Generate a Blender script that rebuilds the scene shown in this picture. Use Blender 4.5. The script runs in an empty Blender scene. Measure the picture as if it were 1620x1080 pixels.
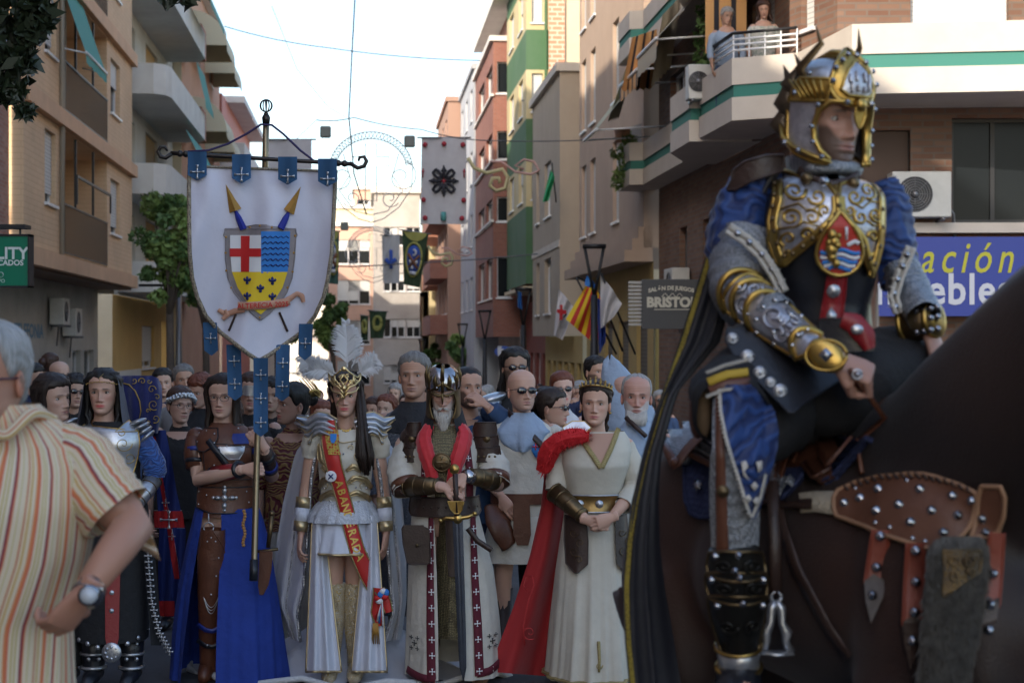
import bpy, math, random, numpy as np
from mathutils import Vector, Matrix, noise, geometry
from math import sin, cos, pi, radians as R
random.seed(7); np.random.seed(7)
scene = bpy.context.scene; COL = scene.collection
# ---------------------------------------------------------------- camera, sky, sun
F = 2700.0; CZ = 1.72; SL = 0.026            # focal length in photo px, camera height, fall of the street
cd = bpy.data.cameras.new('camera'); cam = bpy.data.objects.new('camera', cd); COL.objects.link(cam)
cam.location = (0, 0, CZ); cam.rotation_euler = (R(90), 0, 0)
cd.sensor_width = 36; cd.lens = 60.0; cd.clip_end = 6000; cd.clip_start = .1
cd.dof.use_dof = True; cd.dof.focus_distance = 9.6; cd.dof.aperture_fstop = 4.5
scene.camera = cam
SUN_EL, SUN_AZ = R(24), R(212)               # azimuth the light comes FROM, clockwise from +Y
w = bpy.data.worlds.new("World"); scene.world = w; w.use_nodes = True
nt = w.node_tree; bg = nt.nodes['Background']
sky = nt.nodes.new('ShaderNodeTexSky'); sky.sky_type = 'NISHITA'; sky.sun_disc = False
sky.sun_elevation = SUN_EL; sky.sun_rotation = SUN_AZ; sky.air_density = 1.0; sky.dust_density = 2.0; sky.ozone_density = 1.0
nt.links.new(sky.outputs[0], bg.inputs[0]); bg.inputs[1].default_value = 0.15
sl = bpy.data.lights.new('sun', 'SUN'); sl.energy = 2.2; sl.angle = R(.6); sl.color = (1, .88, .72)
so = bpy.data.objects.new('sun', sl); COL.objects.link(so)
sd = Vector((sin(SUN_AZ)*cos(SUN_EL), cos(SUN_AZ)*cos(SUN_EL), sin(SUN_EL)))
so.rotation_euler = sd.to_track_quat('Z', 'Y').to_euler()
scene.view_settings.view_transform = 'Standard'; scene.view_settings.look = 'None'
scene.view_settings.exposure = 1.38; scene.view_settings.gamma = 1.0
scene.cycles.max_bounces = 6; scene.cycles.diffuse_bounces = 3; scene.cycles.glossy_bounces = 3
# ---------------------------------------------------------------- placing by photo pixel
def at(px, py, d): return Vector(((px-810)/F*d, d, CZ+(540-py)/F*d))
def gz(y): return -SL*y                        # ground height at depth y
T = Vector((-.0867, .9962, 0)); NN = Vector((.9962, .0867, 0))
def S(l, a, z=0): return T*a + NN*l + Vector((0, 0, z))
def Lp(px, a):
    k = (px-810)/F; return a*(.9962*k+.0867)/(.9962-.0867*k)
def Ap(px, l):
    k = (px-810)/F; return l*(.9962-.0867*k)/(.9962*k+.0867)
def Zp(py, a, l=0): return CZ+(540-py)/F*(.9962*a+.0867*l)
# ---------------------------------------------------------------- materials
MATS = {}
def mat(name, col, rough=.7, metal=0., bump=None, var=None, spec=.5, kind=None, coord='Object', emit=0, sheen=0, alpha=None, trans=0):
    """bump=(scale,strength,dist) var=(scale,color2,contrast) kind=pattern tuple"""
    if name in MATS: return MATS[name]
    m = bpy.data.materials.new(name); m.use_nodes = True; MATS[name] = m
    n = m.node_tree.nodes; L = m.node_tree.links; b = n['Principled BSDF']
    b.inputs['Roughness'].default_value = rough; b.inputs['Metallic'].default_value = metal
    b.inputs['Specular IOR Level'].default_value = spec
    if sheen: b.inputs['Sheen Weight'].default_value = sheen
    if trans: b.inputs['Transmission Weight'].default_value = trans
    c4 = (*col, 1); out = None; tc = n.new('ShaderNodeTexCoord'); co = tc.outputs[coord]
    height = None
    if kind and kind[0] == 'vcol':
        a = n.new('ShaderNodeAttribute'); a.attribute_name = 'Col'; hs_ = n.new('ShaderNodeHueSaturation'); hs_.inputs['Saturation'].default_value = .9; hs_.inputs['Value'].default_value = 1.3; L.new(a.outputs['Color'], hs_.inputs['Color']); out = hs_.outputs[0]
    elif kind and kind[0] == 'brick':          # (_, col2, mortar, bw, bh, mortarsize)
        if len(kind) > 6 and kind[6] == 'flat':
            vm = co
        else:
            # walls are vertical: use (distance along wall, z)
            sx = n.new('ShaderNodeSeparateXYZ'); L.new(co, sx.inputs[0])
            ad = n.new('ShaderNodeMath'); ad.operation = 'ADD'; L.new(sx.outputs[0], ad.inputs[0]); L.new(sx.outputs[1], ad.inputs[1])
            cb = n.new('ShaderNodeCombineXYZ'); L.new(ad.outputs[0], cb.inputs[0]); L.new(sx.outputs[2], cb.inputs[1]); vm = cb.outputs[0]
        br = n.new('ShaderNodeTexBrick'); L.new(vm, br.inputs['Vector']); br.inputs['Color1'].default_value = c4
        br.inputs['Color2'].default_value = (*kind[1], 1); br.inputs['Mortar'].default_value = (*kind[2], 1)
        br.inputs['Scale'].default_value = 1; br.inputs['Brick Width'].default_value = kind[3]; br.inputs['Row Height'].default_value = kind[4]
        br.inputs['Mortar Size'].default_value = kind[5]; out = br.outputs['Color']; height = br.outputs['Fac']
    elif kind and kind[0] == 'stripes':        # (_, period, [(pos,color)...]) along uv x
        sx = n.new('ShaderNodeSeparateXYZ'); L.new(co, sx.inputs[0])
        mo = n.new('ShaderNodeMath'); mo.operation = 'MULTIPLY'; mo.inputs[1].default_value = 1/kind[1]; L.new(sx.outputs[kind[3] if len(kind) > 3 else 0], mo.inputs[0])
        fr = n.new('ShaderNodeMath'); fr.operation = 'FRACT'; L.new(mo.outputs[0], fr.inputs[0])
        rp = n.new('ShaderNodeValToRGB'); rp.color_ramp.interpolation = 'CONSTANT'; L.new(fr.outputs[0], rp.inputs[0])
        e = rp.color_ramp.elements; e[0].position = 0; e[0].color = (*kind[2][0][1], 1); e.remove(e[1])
        for p, c in kind[2][1:]:
            x = e.new(p); x.color = (*c, 1)
        out = rp.outputs[0]
    elif kind and kind[0] == 'mail':           # interlocked rings
        vo = n.new('ShaderNodeTexVoronoi'); vo.inputs['Scale'].default_value = kind[1]; vo.inputs['Randomness'].default_value = .35; L.new(co, vo.inputs['Vector'])
        rp = n.new('ShaderNodeValToRGB'); L.new(vo.outputs['Distance'], rp.inputs[0])
        rp.color_ramp.elements[0].color = (*kind[2], 1); rp.color_ramp.elements[0].position = .25; rp.color_ramp.elements[1].color = c4; rp.color_ramp.elements[1].position = .5
        out = rp.outputs[0]; height = vo.outputs['Distance']
    elif kind and kind[0] == 'brocade':        # curling tone on tone ornament
        nz = n.new('ShaderNodeTexNoise'); nz.inputs['Scale'].default_value = kind[1]*.5; L.new(co, nz.inputs['Vector'])
        mx = n.new('ShaderNodeMixRGB'); mx.inputs[0].default_value = kind[3] if len(kind) > 3 else .12; L.new(co, mx.inputs[1]); L.new(nz.outputs['Color'], mx.inputs[2])
        wv = n.new('ShaderNodeTexWave'); wv.wave_type = 'RINGS'; wv.inputs['Scale'].default_value = kind[1]; wv.inputs['Distortion'].default_value = 6; wv.inputs['Detail'].default_value = 1
        L.new(mx.outputs[0], wv.inputs['Vector'])
        rp = n.new('ShaderNodeValToRGB'); L.new(wv.outputs[1], rp.inputs[0]); rp.color_ramp.elements[0].position = .45; rp.color_ramp.elements[1].position = .6
        rp.color_ramp.elements[0].color = c4; rp.color_ramp.elements[1].color = (*kind[2], 1); out = rp.outputs[0]; height = wv.outputs[1]
    if var:
        nz = n.new('ShaderNodeTexNoise'); nz.inputs['Scale'].default_value = var[0]; nz.inputs['Detail'].default_value = 6; nz.inputs['Roughness'].default_value = .65
        L.new(co, nz.inputs['Vector'])
        rp = n.new('ShaderNodeValToRGB'); L.new(nz.outputs[0], rp.inputs[0]); k = var[2] if len(var) > 2 else .2
        rp.color_ramp.elements[0].position = .5-k; rp.color_ramp.elements[1].position = .5+k
        mx = n.new('ShaderNodeMixRGB'); L.new(rp.outputs[0], mx.inputs[0])
        if out: L.new(out, mx.inputs[1]); mx.blend_type = 'MULTIPLY'
        else: mx.inputs[1].default_value = c4
        mx.inputs[2].default_value = (*var[1], 1); out = mx.outputs[0]
    if out: L.new(out, b.inputs['Base Color'])
    else: b.inputs['Base Color'].default_value = c4
    if emit:
        b.inputs['Emission Strength'].default_value = emit
        b.inputs['Emission Color'].default_value = c4
    if bump or height:
        bp = n.new('ShaderNodeBump'); bp.inputs['Strength'].default_value = bump[1] if bump else .5
        bp.inputs['Distance'].default_value = bump[2] if bump and len(bump) > 2 else .01
        if height: L.new(height, bp.inputs['Height'])
        else:
            nz = n.new('ShaderNodeTexNoise'); nz.inputs['Scale'].default_value = bump[0]; nz.inputs['Detail'].default_value = 4; L.new(co, nz.inputs['Vector']); L.new(nz.outputs[0], bp.inputs['Height'])
        L.new(bp.outputs[0], b.inputs['Normal'])
    if alpha is not None: b.inputs['Alpha'].default_value = alpha
    return m
# ---------------------------------------------------------------- mesh builder
class MB:
    def __init__(s): s.v = []; s.f = []; s.uv = []; s.c = []; s.m = []; s.n = 0
    def add(s, v, f, uv=None, c=None, m=0):
        v = np.asarray(v, float).reshape(-1, 3); b = s.n; s.v.append(v); s.n += len(v)
        s.uv.append(np.zeros((len(v), 2)) if uv is None else np.asarray(uv, float).reshape(-1, 2))
        if c is None: c = np.ones((len(v), 3))
        c = np.asarray(c, float)
        if c.ndim == 1: c = np.tile(c, (len(v), 1))
        s.c.append(c); s.f.extend([tuple(int(i)+b for i in q) for q in f]); s.m.extend([m]*len(f)); return s
    def grid(s, P, uv=None, closeu=False, m=0, c=None, flip=False):
        P = np.asarray(P, float); a, b = P.shape[:2]; f = []
        for i in range(a-1):
            for j in range(b if closeu else b-1):
                k = (j+1) % b; q = (i*b+j, i*b+k, (i+1)*b+k, (i+1)*b+j); f.append(q[::-1] if flip else q)
        return s.add(P.reshape(-1, 3), f, uv, c, m)
    def box(s, c, size, M=None, m=0, bev=0):
        x, y, z = [k/2 for k in size]; c = Vector(c)
        v = [Vector((i*x, j*y, k*z)) for i in (-1, 1) for j in (-1, 1) for k in (-1, 1)]
        if M is not None: v = [M @ p for p in v]
        v = [p+c for p in v]
        return s.add(v, [(0, 1, 3, 2), (4, 6, 7, 5), (0, 4, 5, 1), (2, 3, 7, 6), (0, 2, 6, 4), (1, 5, 7, 3)], m=m)
    def tube(s, pts, rad, n=8, m=0, cap=True, sq=1., c=None, up=(0, 0, 1), uvs=1.):
        pts = [Vector(p) for p in pts]; N = len(pts)
        if not hasattr(rad, '__len__'): rad = [rad]*N
        P = []; uv = []; prev = None; ln = 0
        for i, p in enumerate(pts):
            t = (pts[min(i+1, N-1)]-pts[max(i-1, 0)])
            if t.length < 1e-9: t = Vector((0, 0, 1))
            t.normalize()
            if prev is None:
                u = Vector(up); u = u-t*u.dot(t)
                if u.length < 1e-3: u = Vector((1, 0, 0)); u = u-t*u.dot(t)
            else: u = prev-t*prev.dot(t)
            u.normalize(); prev = u; w_ = t.cross(u)
            if i: ln += (p-pts[i-1]).length
            r = rad[i]; ra, rb = (r if hasattr(r, '__len__') else (r, r*sq))
            P.append([p+u*(cos(2*pi*k/n)*rb)+w_*(sin(2*pi*k/n)*ra) for k in range(n)])
            uv += [(k/n*2*pi*max(ra, .005)*uvs, ln) for k in range(n)]
        s.grid(P, uv, True, m, c)
        if cap and n > 2:
            b = s.n-N*n; s.f.append(tuple(b+k for k in range(n))[::-1]); s.f.append(tuple(b+(N-1)*n+k for k in range(n))); s.m += [m, m]
        return s
    def ell(s, c, r, M=None, nu=16, nv=10, m=0, col=None, zr=(-1, 1)):
        if not hasattr(r, '__len__'): r = (r, r, r)
        c = Vector(c); P = []
        a0, a1 = math.asin(zr[0]), math.asin(zr[1])
        for i in range(nv+1):
            ph = a0+(a1-a0)*i/nv
            row = []
            for j in range(nu):
                th = 2*pi*j/nu; p = Vector((r[0]*cos(ph)*cos(th), r[1]*cos(ph)*sin(th), r[2]*sin(ph)))
                if M is not None: p = M @ p
                row.append(p+c)
            P.append(row)
        return s.grid(P, None, True, m, col)
    def poly(s, o, fn, off=.004, thick=.004, m=0):
        """outline o [(a,b)] filled, mapped by fn(a,b,off), with sides"""
        o = list(o)
        if sum(o[i][0]*o[(i+1) % len(o)][1]-o[(i+1) % len(o)][0]*o[i][1] for i in range(len(o))) < 0: o = o[::-1]
        tri = geometry.tessellate_polygon([[Vector((a, b, 0)) for a, b in o]])
        v = [fn(a, b, off) for a, b in o]+[fn(a, b, off-thick) for a, b in o]; n = len(o)
        f = [tuple(t) for t in tri]+[(i, n+i, n+(i+1) % n, (i+1) % n) for i in range(n)]
        return s.add(v, f, m=m)
    def patch(s, rows, fn, off=.006, thick=.006, nc=10, m=0, sub=1, rim=0, rimm=None):
        """rows [(b, a_left, a_right)] filled with a grid mapped by fn(a,b,off)"""
        rs = []
        for i in range(len(rows)-1):
            for k in range(sub):
                t = k/sub; rs.append(tuple(rows[i][q]*(1-t)+rows[i+1][q]*t for q in range(3)))
        rs.append(tuple(rows[-1]))
        P = [[fn(a0+(a1-a0)*j/nc, b, off) for j in range(nc+1)] for b, a0, a1 in rs]
        uv = [(a0+(a1-a0)*j/nc, b) for b, a0, a1 in rs for j in range(nc+1)]
        s.grid(P, uv, False, m)
        loop = [(0, j) for j in range(nc+1)]+[(i, nc) for i in range(1, len(rs))]+[(len(rs)-1, j) for j in range(nc-1, -1, -1)]+[(i, 0) for i in range(len(rs)-2, 0, -1)]
        A = [P[i][j] for i, j in loop]; q = []
        for i, j in loop:
            b, a0, a1 = rs[i]; q.append(fn(a0+(a1-a0)*j/nc, b, off-thick))
        n = len(A); s.add(A+q, [(i, n+i, n+(i+1) % n, (i+1) % n) for i in range(n)], m=m)
        if rim: s.tube(A+[A[0]], rim, 6, rimm if rimm is not None else m, cap=False)
        return s
    def stud(s, p, r, nrm=(0, -1, 0), m=0, h=.6, n=8):
        p = Vector(p); q = Vector(nrm).normalized().to_track_quat('Z', 'Y').to_matrix()
        P = [[p+q @ Vector((r*k*cos(2*pi*j/n), r*k*sin(2*pi*j/n), r*h*z)) for j in range(n)] for k, z in ((1, 0), (.7, .7), (.02, 1.))]
        return s.grid(P, None, True, m)
    def build(s, name, mats, parent=None, smooth=True, sharp=None):
        me = bpy.data.meshes.new(name)
        V = np.concatenate(s.v) if s.v else np.zeros((0, 3))
        me.from_pydata(V.tolist(), [], s.f)
        if not isinstance(mats, (list, tuple)): mats = [mats]
        for q in mats: me.materials.append(q)
        me.polygons.foreach_set('material_index', np.array(s.m, dtype=np.int32))
        me.polygons.foreach_set('use_smooth', np.full(len(s.f), bool(smooth)))
        li = np.zeros(len(me.loops), dtype=np.int32); me.loops.foreach_get('vertex_index', li)
        uvl = me.uv_layers.new(name='UVMap'); uvl.data.foreach_set('uv', np.concatenate(s.uv)[li].ravel())
        C = np.concatenate(s.c)
        if (C != 1).any():
            ca = me.color_attributes.new('Col', 'FLOAT_COLOR', 'POINT'); ca.data.foreach_set('color', np.concatenate([C, np.ones((len(C), 1))], 1).ravel())
        me.update()
        if smooth and sharp: me.set_sharp_from_angle(angle=R(sharp))
        o = bpy.data.objects.new(name, me); COL.objects.link(o)
        if parent: o.parent = parent
        return o
def tag(o, label=None, cat=None, group=None, kind=None):
    if label: o['label'] = label
    if cat: o['category'] = cat
    if group: o['group'] = group
    if kind: o['kind'] = kind
    return o
def empty(name, loc=(0, 0, 0), rz=0, label=None, cat=None, group=None):
    o = bpy.data.objects.new(name, None); COL.objects.link(o); o.location = loc; o.rotation_euler = (0, 0, rz); o.empty_display_size = .2
    return tag(o, label, cat, group)
def copy_tree(o, parent=None):
    c = o.copy(); COL.objects.link(c); c.parent = parent
    for ch in o.children: copy_tree(ch, c)
    return c
_txt = {}
def text_geo(body, size=1., shear=0., bold=0., spacing=1., width=1.):
    """2-D mesh of some lettering: verts (x,y) and faces"""
    k = (body, size, shear, bold, spacing, width)
    if k in _txt: return _txt[k]
    cu = bpy.data.curves.new('t', 'FONT'); cu.body = body; cu.size = size; cu.shear = shear; cu.offset = bold; cu.space_character = spacing
    cu.align_x = 'CENTER'; cu.align_y = 'CENTER'; cu.resolution_u = 3; cu.fill_mode = 'FRONT'
    o = bpy.data.objects.new('t', cu); COL.objects.link(o); dg = bpy.context.evaluated_depsgraph_get(); dg.update()
    me = o.evaluated_get(dg).to_mesh(); v = [(p.co.x*width, p.co.y) for p in me.vertices]; f = [tuple(q.vertices) for q in me.polygons]
    o.to_mesh_clear(); bpy.data.objects.remove(o); bpy.data.curves.remove(cu); _txt[k] = (v, f); return v, f
def put_text(mb, body, size, fn, off=.005, m=0, **kw):
    v, f = text_geo(body, size, **kw); mb.add([fn(a, b, off) for a, b in v], f, m=m)
def spiral(cx, cy, r0, turns, a0, n=26, inner=.12, sgn=1):
    return [(cx+r0*(1-(1-inner)*i/n)*cos(a0+sgn*2*pi*turns*i/n), cy+r0*(1-(1-inner)*i/n)*sin(a0+sgn*2*pi*turns*i/n)) for i in range(n+1)]
def scroll(mb, pts, fn, r, off=.006, m=0, n=5, sq=.7):
    N = len(pts); mb.tube([fn(a, b, off) for a, b in pts], [max(r*(1-.5*i/N), .0008) for i in range(N)], n, m, True, sq)
# ================================================================ SETTING
asph = mat('asphalt', (.075, .075, .08), .85, bump=(90, .4, .01), var=(3, (.045, .045, .05)))
mb = MB(); ys = [-40, -20, 0, 5, 10, 15, 20, 30, 50, 80, 120, 200, 238]
mb.grid([[(-76 if j == 0 else 76, y, gz(min(y, 260))) for j in range(2)] for y in ys]); tag(mb.build('road', asph), kind='structure')
def pav(name, l0, l1, m, top=.13):
    mb = MB(); A = [-38, 0, 12, 25, 50, 90, 150]
    g = lambda l, a, h: S(l, a, gz(S(l, a).y)+h)
    mb.grid([[g(l0, a, -.1), g(l0, a, top), g(l1, a, top), g(l1, a, -.1)] for a in A]); o = mb.build(name, m, smooth=False); return tag(o, kind='structure')
pave_m = mat('paving', (.28, .24, .22), .85, kind=('brick', (.22, .19, .18), (.12, .11, .1), .4, .2, .012, 'flat'), var=(1.5, (.7, .7, .7)))
rpave_m = mat('red_paving', (.33, .13, .11), .85, kind=('brick', (.27, .1, .09), (.14, .1, .09), .2, .1, .01, 'flat'), var=(1.5, (.7, .7, .7)))
kerb_m = mat('kerb', (.34, .33, .31), .8, var=(6, (.25, .24, .23)))
pav('pavement_left', -12, -4.4, pave_m); pav('pavement_right', 4.4, 12, pave_m)
pav('kerb_left', -4.4, -4.25, kerb_m, .134); pav('kerb_right', 4.25, 4.4, kerb_m, .134)

wmat = {}
alu = mat('white_aluminium', (.72, .73, .74), .4); darkglass = mat('window_glass', (.012, .015, .018), .15, spec=.12)
greyshut = mat('roller_shutter', (.62, .62, .6), .6, kind=('stripes', .075, [(0, (.62, .62, .6)), (.85, (.3, .3, .29))], 2), bump=(60, .2))
black_m = mat('black_metal', (.015, .015, .017), .45); grey_metal = mat('grey_metal', (.2, .2, .21), .4, .6)
darkroom = mat('dark_interior', (.02, .018, .016), .9)
class Face:
    """a vertical wall frame: u along, n outwards, z up"""
    def __init__(s, O, U, N): s.O = O; s.U = U; s.N = N
    def p(s, u, n, z): return s.O+s.U*u+s.N*n+Vector((0, 0, z))
def street(l, side): return Face(S(l, 0), T.copy(), NN*(1 if side == 'L' else -1))
def facing(a): return Face(S(0, a), NN.copy(), -T)
def fbox(mb, F_, u0, u1, n0, n1, z0, z1, m=0):
    v = [F_.p(u, n, z) for u in (u0, u1) for n in (n0, n1) for z in (z0, z1)]
    return mb.add(v, [(0, 1, 3, 2), (4, 6, 7, 5), (0, 4, 5, 1), (2, 3, 7, 6), (0, 2, 6, 4), (1, 5, 7, 3)], m=m)
def wall(mb, F_, u0, u1, z0, z1, ops=(), depth=.22, m=0, mr=None):
    """wall sheet with real openings (ua,ub,za,zb) and their reveals"""
    us = sorted({u0, u1, *[min(max(o[k], u0), u1) for o in ops for k in (0, 1)]}); zs = sorted({z0, z1, *[min(max(o[k], z0), z1) for o in ops for k in (2, 3)]})
    for i in range(len(us)-1):
        for j in range(len(zs)-1):
            cu, cz = (us[i]+us[i+1])/2, (zs[j]+zs[j+1])/2
            if any(o[0] < cu < o[1] and o[2] < cz < o[3] for o in ops): continue
            mb.add([F_.p(us[i], 0, zs[j]), F_.p(us[i+1], 0, zs[j]), F_.p(us[i+1], 0, zs[j+1]), F_.p(us[i], 0, zs[j+1])], [(0, 1, 2, 3)], m=m)
    for o in ops:
        ua, ub, za, zb = o[:4]; d = o[5] if len(o) > 5 and o[5] else depth
        q = [(ua, za), (ub, za), (ub, zb), (ua, zb)]
        for k in range(4):
            a, b = q[k], q[(k+1) % 4]
            mb.add([F_.p(a[0], 0, a[1]), F_.p(b[0], 0, b[1]), F_.p(b[0], -d, b[1]), F_.p(a[0], -d, a[1])], [(0, 1, 2, 3)], m=m if mr is None else mr)
        if d > .5:
            mb.add([F_.p(u, -d, z) for u, z in q], [(0, 1, 2, 3)], m=m if mr is None else mr)
def window(parent, F_, ua, ub, za, zb, kind='s', d=.18, fm=None, shut=None, name='window'):
    """frame + pane (+ part-lowered roller shutter); kind s: shutter nearly down, h: half, g: glass, d: dark door"""
    fm = fm or alu; mb = MB(); t = .05; d = min(d, .2)
    for (a, b, c, e) in ((ua, ua+t, za, zb), (ub-t, ub, za, zb), (ua+t, ub-t, za, za+t), (ua+t, ub-t, zb-t, zb)): fbox(mb, F_, a, b, -d, -d+.06, c, e)
    um = (ua+ub)/2
    if kind != 'd' and ub-ua > .7: fbox(mb, F_, um-.03, um+.03, -d, -d+.05, za+t, zb-t)
    fbox(mb, F_, ua-.06, ub+.06, -.02, .06, za-.06, za-.003)
    w_ = mb.build(name, fm, parent, smooth=False)
    mb = MB(); mb.add([F_.p(ua, -d+.015, za), F_.p(ub, -d+.015, za), F_.p(ub, -d+.015, zb), F_.p(ua, -d+.015, zb)], [(0, 1, 2, 3)]); mb.build('pane', darkglass, w_, smooth=False)
    lo = {'s': .15, 'h': .55, 'c': 0.}.get(kind)
    if lo is not None:
        mb = MB(); fbox(mb, F_, ua+.02, ub-.02, -d+.061, -d+.09, za+(zb-za)*lo, zb-.01); mb.build('roller_shutter', shut or greyshut, w_, smooth=False)
    return w_
def railing(parent, F_, u0, u1, n, z0, z1, m=None, step=.12, ends=True, r=.012, name='railing'):
    mb = MB(); m = m or black_m; k = max(2, int((u1-u0)/step))
    for i in range(k+1):
        u = u0+(u1-u0)*i/k; fbox(mb, F_, u-r/2, u+r/2, n-r/2, n+r/2, z0, z1)
    fbox(mb, F_, u0, u1, n-.02, n+.02, z1, z1+.04); fbox(mb, F_, u0, u1, n-.015, n+.015, z0-.02, z0+.01)
    return mb.build(name, m, parent, smooth=False)
def awning(parent, F_, u0, u1, n0, z0, n1, z1, m, curve=0., val=.2, rod=True):
    mb = MB(); K = 10; P = []; uv = []
    for i in range(K+1):
        t = i/K; n = n0+(n1-n0)*t; z = z0+(z1-z0)*t
        if curve: n = n0+(n1-n0)*sin(t*pi/2); z = z0+(z1-z0)*(1-cos(t*pi/2))
        P.append([F_.p(u0+(u1-u0)*j/8, n, z-.03*sin(pi*t)) for j in range(9)]); uv += [(u0+(u1-u0)*j/8, t) for j in range(9)]
    P.append([F_.p(u0+(u1-u0)*j/8, n1+.01, z1-val-.03*(j % 2)) for j in range(9)]); uv += [(u0+(u1-u0)*j/8, 1.1) for j in range(9)]
    mb.grid(P, uv)
    if curve:
        for u in (u0, u1):
            c = F_.p(u, n0, z1); ring = [F_.p(u, n0+(n1-n0)*sin(i/K*pi/2), z0+(z1-z0)*(1-cos(i/K*pi/2))) for i in range(K+1)]
            mb.add([c]+ring, [(0, i+1, i+2) for i in range(K)])
    a = mb.build('awning', m, parent)
    if rod:
        mb = MB(); mb.tube([F_.p(u0, n1, z1), F_.p(u1, n1, z1)], .035, 8)
        for u in (u0+.1, u1-.1): mb.tube([F_.p(u, n0, z1+.1), F_.p(u, n1, z1)], .018, 6)
        mb.build('awning_arm', alu, a)
def ac_unit(F_, u, n, z, w_, h, label, d=.32, name='air_conditioner'):
    o = empty(name, F_.p(u, n, z), 0, label, 'air conditioner'); P = F_.p(u, n, z)
    G = Face(Vector((0, 0, 0)), F_.U, F_.N); mb = MB(); fbox(mb, G, -w_/2, w_/2, 0, d, 0, h)
    c = mb.build('casing', mat('ac_white', (.62, .62, .59), .5, var=(3, (.5, .5, .47))), o, smooth=False)
    bv = c.modifiers.new('b', 'BEVEL'); bv.width = .02; bv.segments = 2
    mb = MB(); r = min(h, w_)*.38
    for i in range(7):
        rr = r*(i+1)/7; mb.tube([G.p(-w_*.12+rr*cos(t*pi/12), d+.012, h/2+rr*sin(t*pi/12)) for t in range(25)], .006, 4, cap=False)
    for i in range(8): mb.tube([G.p(-w_*.12, d+.012, h/2), G.p(-w_*.12+r*cos(i*pi/4), d+.012, h/2+r*sin(i*pi/4))], .005, 4)
    mb.ell(G.p(-w_*.12, d+.01, h/2), .05*h/.6)
    mb.build('fan_grille', grey_metal, o)
    mb = MB(); mb.add([G.p(-w_*.12, d+.004, h/2)]+[G.p(-w_*.12+r*cos(t*pi/12), d+.004, h/2+r*sin(t*pi/12)) for t in range(24)], [(0, 1+t, 1+(t+1) % 24) for t in range(24)]); mb.build('fan', black_m, o, smooth=False)
    mb = MB()
    for u_ in (-w_*.35, w_*.35): fbox(mb, G, u_-.02, u_+.02, -.0, d+.05, -.05, -.004)
    mb.tube([G.p(w_*.5, .1, h*.3), G.p(w_*.5+.1, .05, h*.1), G.p(w_*.5+.14, .0, -h*.8)], .02, 6); mb.build('bracket', grey_metal, o)
    return o
def bld(label, cat='building', name='apartment_building', base=(0, 0, 0)): return empty(name, base, 0, label, cat)

# ---- LEFT: peach building with recessed balconies
peach = mat('peach_tile', (.78, .54, .33), .8, kind=('brick', (.75, .51, .31), (.64, .42, .25), .5, .11, .006), var=(.6, (.8, .8, .8)))
peach2 = mat('peach_render', (.64, .4, .23), .85, var=(1.2, (.54, .32, .18)))
slab_m = mat('orange_render', (.72, .45, .27), .8, var=(1.5, (.6, .37, .22)))
B = bld('peach tiled apartment block with recessed balconies, black railings and a green awning, on the left')
L0 = -6.2; FL = street(L0, 'L'); A0, A1 = 31.9, 46.6
zs = [.35, 3.45, 6.42, 9.4, 12.4, 15.4]; ops = []
bal = [(Ap(107, L0), Ap(178, L0)), ]
for z in zs[1:]:
    ops += [(34.0, 35.2, z+1.0, z+2.45), (35.9, 42.1, z+.05, z+2.65, 0, 1.4), (42.7, 44.3, z+.95, z+2.3)]
mb = MB(); wall(mb, FL, A0, A1, 3.2, 18.6, ops); FC = facing(A0); wall(mb, FC, -30, L0, 3.2, 18.6); FC2 = facing(A1)
wall(mb, FC2, -30, L0, 3.2, 18.6); mb.build('wall', peach, B, smooth=False)
mb = MB()
for z in zs[1:]:
    fbox(mb, FL, A0-.12, A1+.12, -.3, .14, z-.3, z+.02); fbox(mb, FC, -30, L0+.1, -.1, .12, z-.3+.003, z+.017)
mb.build('floor_slab', slab_m, B, smooth=False)
mb = MB(); fbox(mb, FL, A0-.3, A1+.3, -10, .3, 18.6, 18.9); mb.build('roof', slab_m, B, smooth=False)
for k, z in enumerate(zs[1:]):
    window(B, FL, 34.0, 35.2, z+1.0, z+2.45, 's'); window(B, FL, 42.7, 44.3, z+.95, z+2.3, 'sh'[k % 2])
    railing(B, FL, 36, 42, .02, z+.12, z+1.1, step=.14)
    W = Face(FL.p(0, -1.38, 0), FL.U, FL.N); window(B, W, 38.6, 40.2, z+.1, z+2.2, 'h', d=-.02, name='balcony_door')
    mb = MB(); fbox(mb, FL, 37.5, 37.55, -.02, .03, z+1.14, z+2.62); fbox(mb, FL, 39.9, 39.95, -.02, .03, z+1.14, z+2.62)
    if k == 0:
        for a, b, c, d in ((36.4, 41.2, 1.7, 1.76), (36.4, 36.45, 1.14, 1.7), (41.15, 41.2, 1.3, 1.7)): fbox(mb, FL, a, b, .2, .24, z+c, z+d)
    mb.build('balcony_post', black_m, B, smooth=False)
green_aw = mat('green_canvas', (.05, .27, .23), .8, bump=(20, .2))
awning(B, FL, 35.5, 38.3, .05, zs[2]+2.65, .55, zs[2]+1.2, green_aw); awning(B, FL, 36.2, 41.6, .1, zs[4]+2.4, 1.1, zs[4]+.35, green_aw)
mb = MB(); mb.tube([FL.p(35.6, .06, 18.5), FL.p(35.6, .06, 3.5)], .05, 8); mb.tube([FL.p(35.75, .05, 12), FL.p(35.9, .08, 8), FL.p(35.7, .06, 3.4)], .012, 5); mb.build('drainpipe', mat('pipe_grey', (.4, .36, .3), .7), B)
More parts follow.
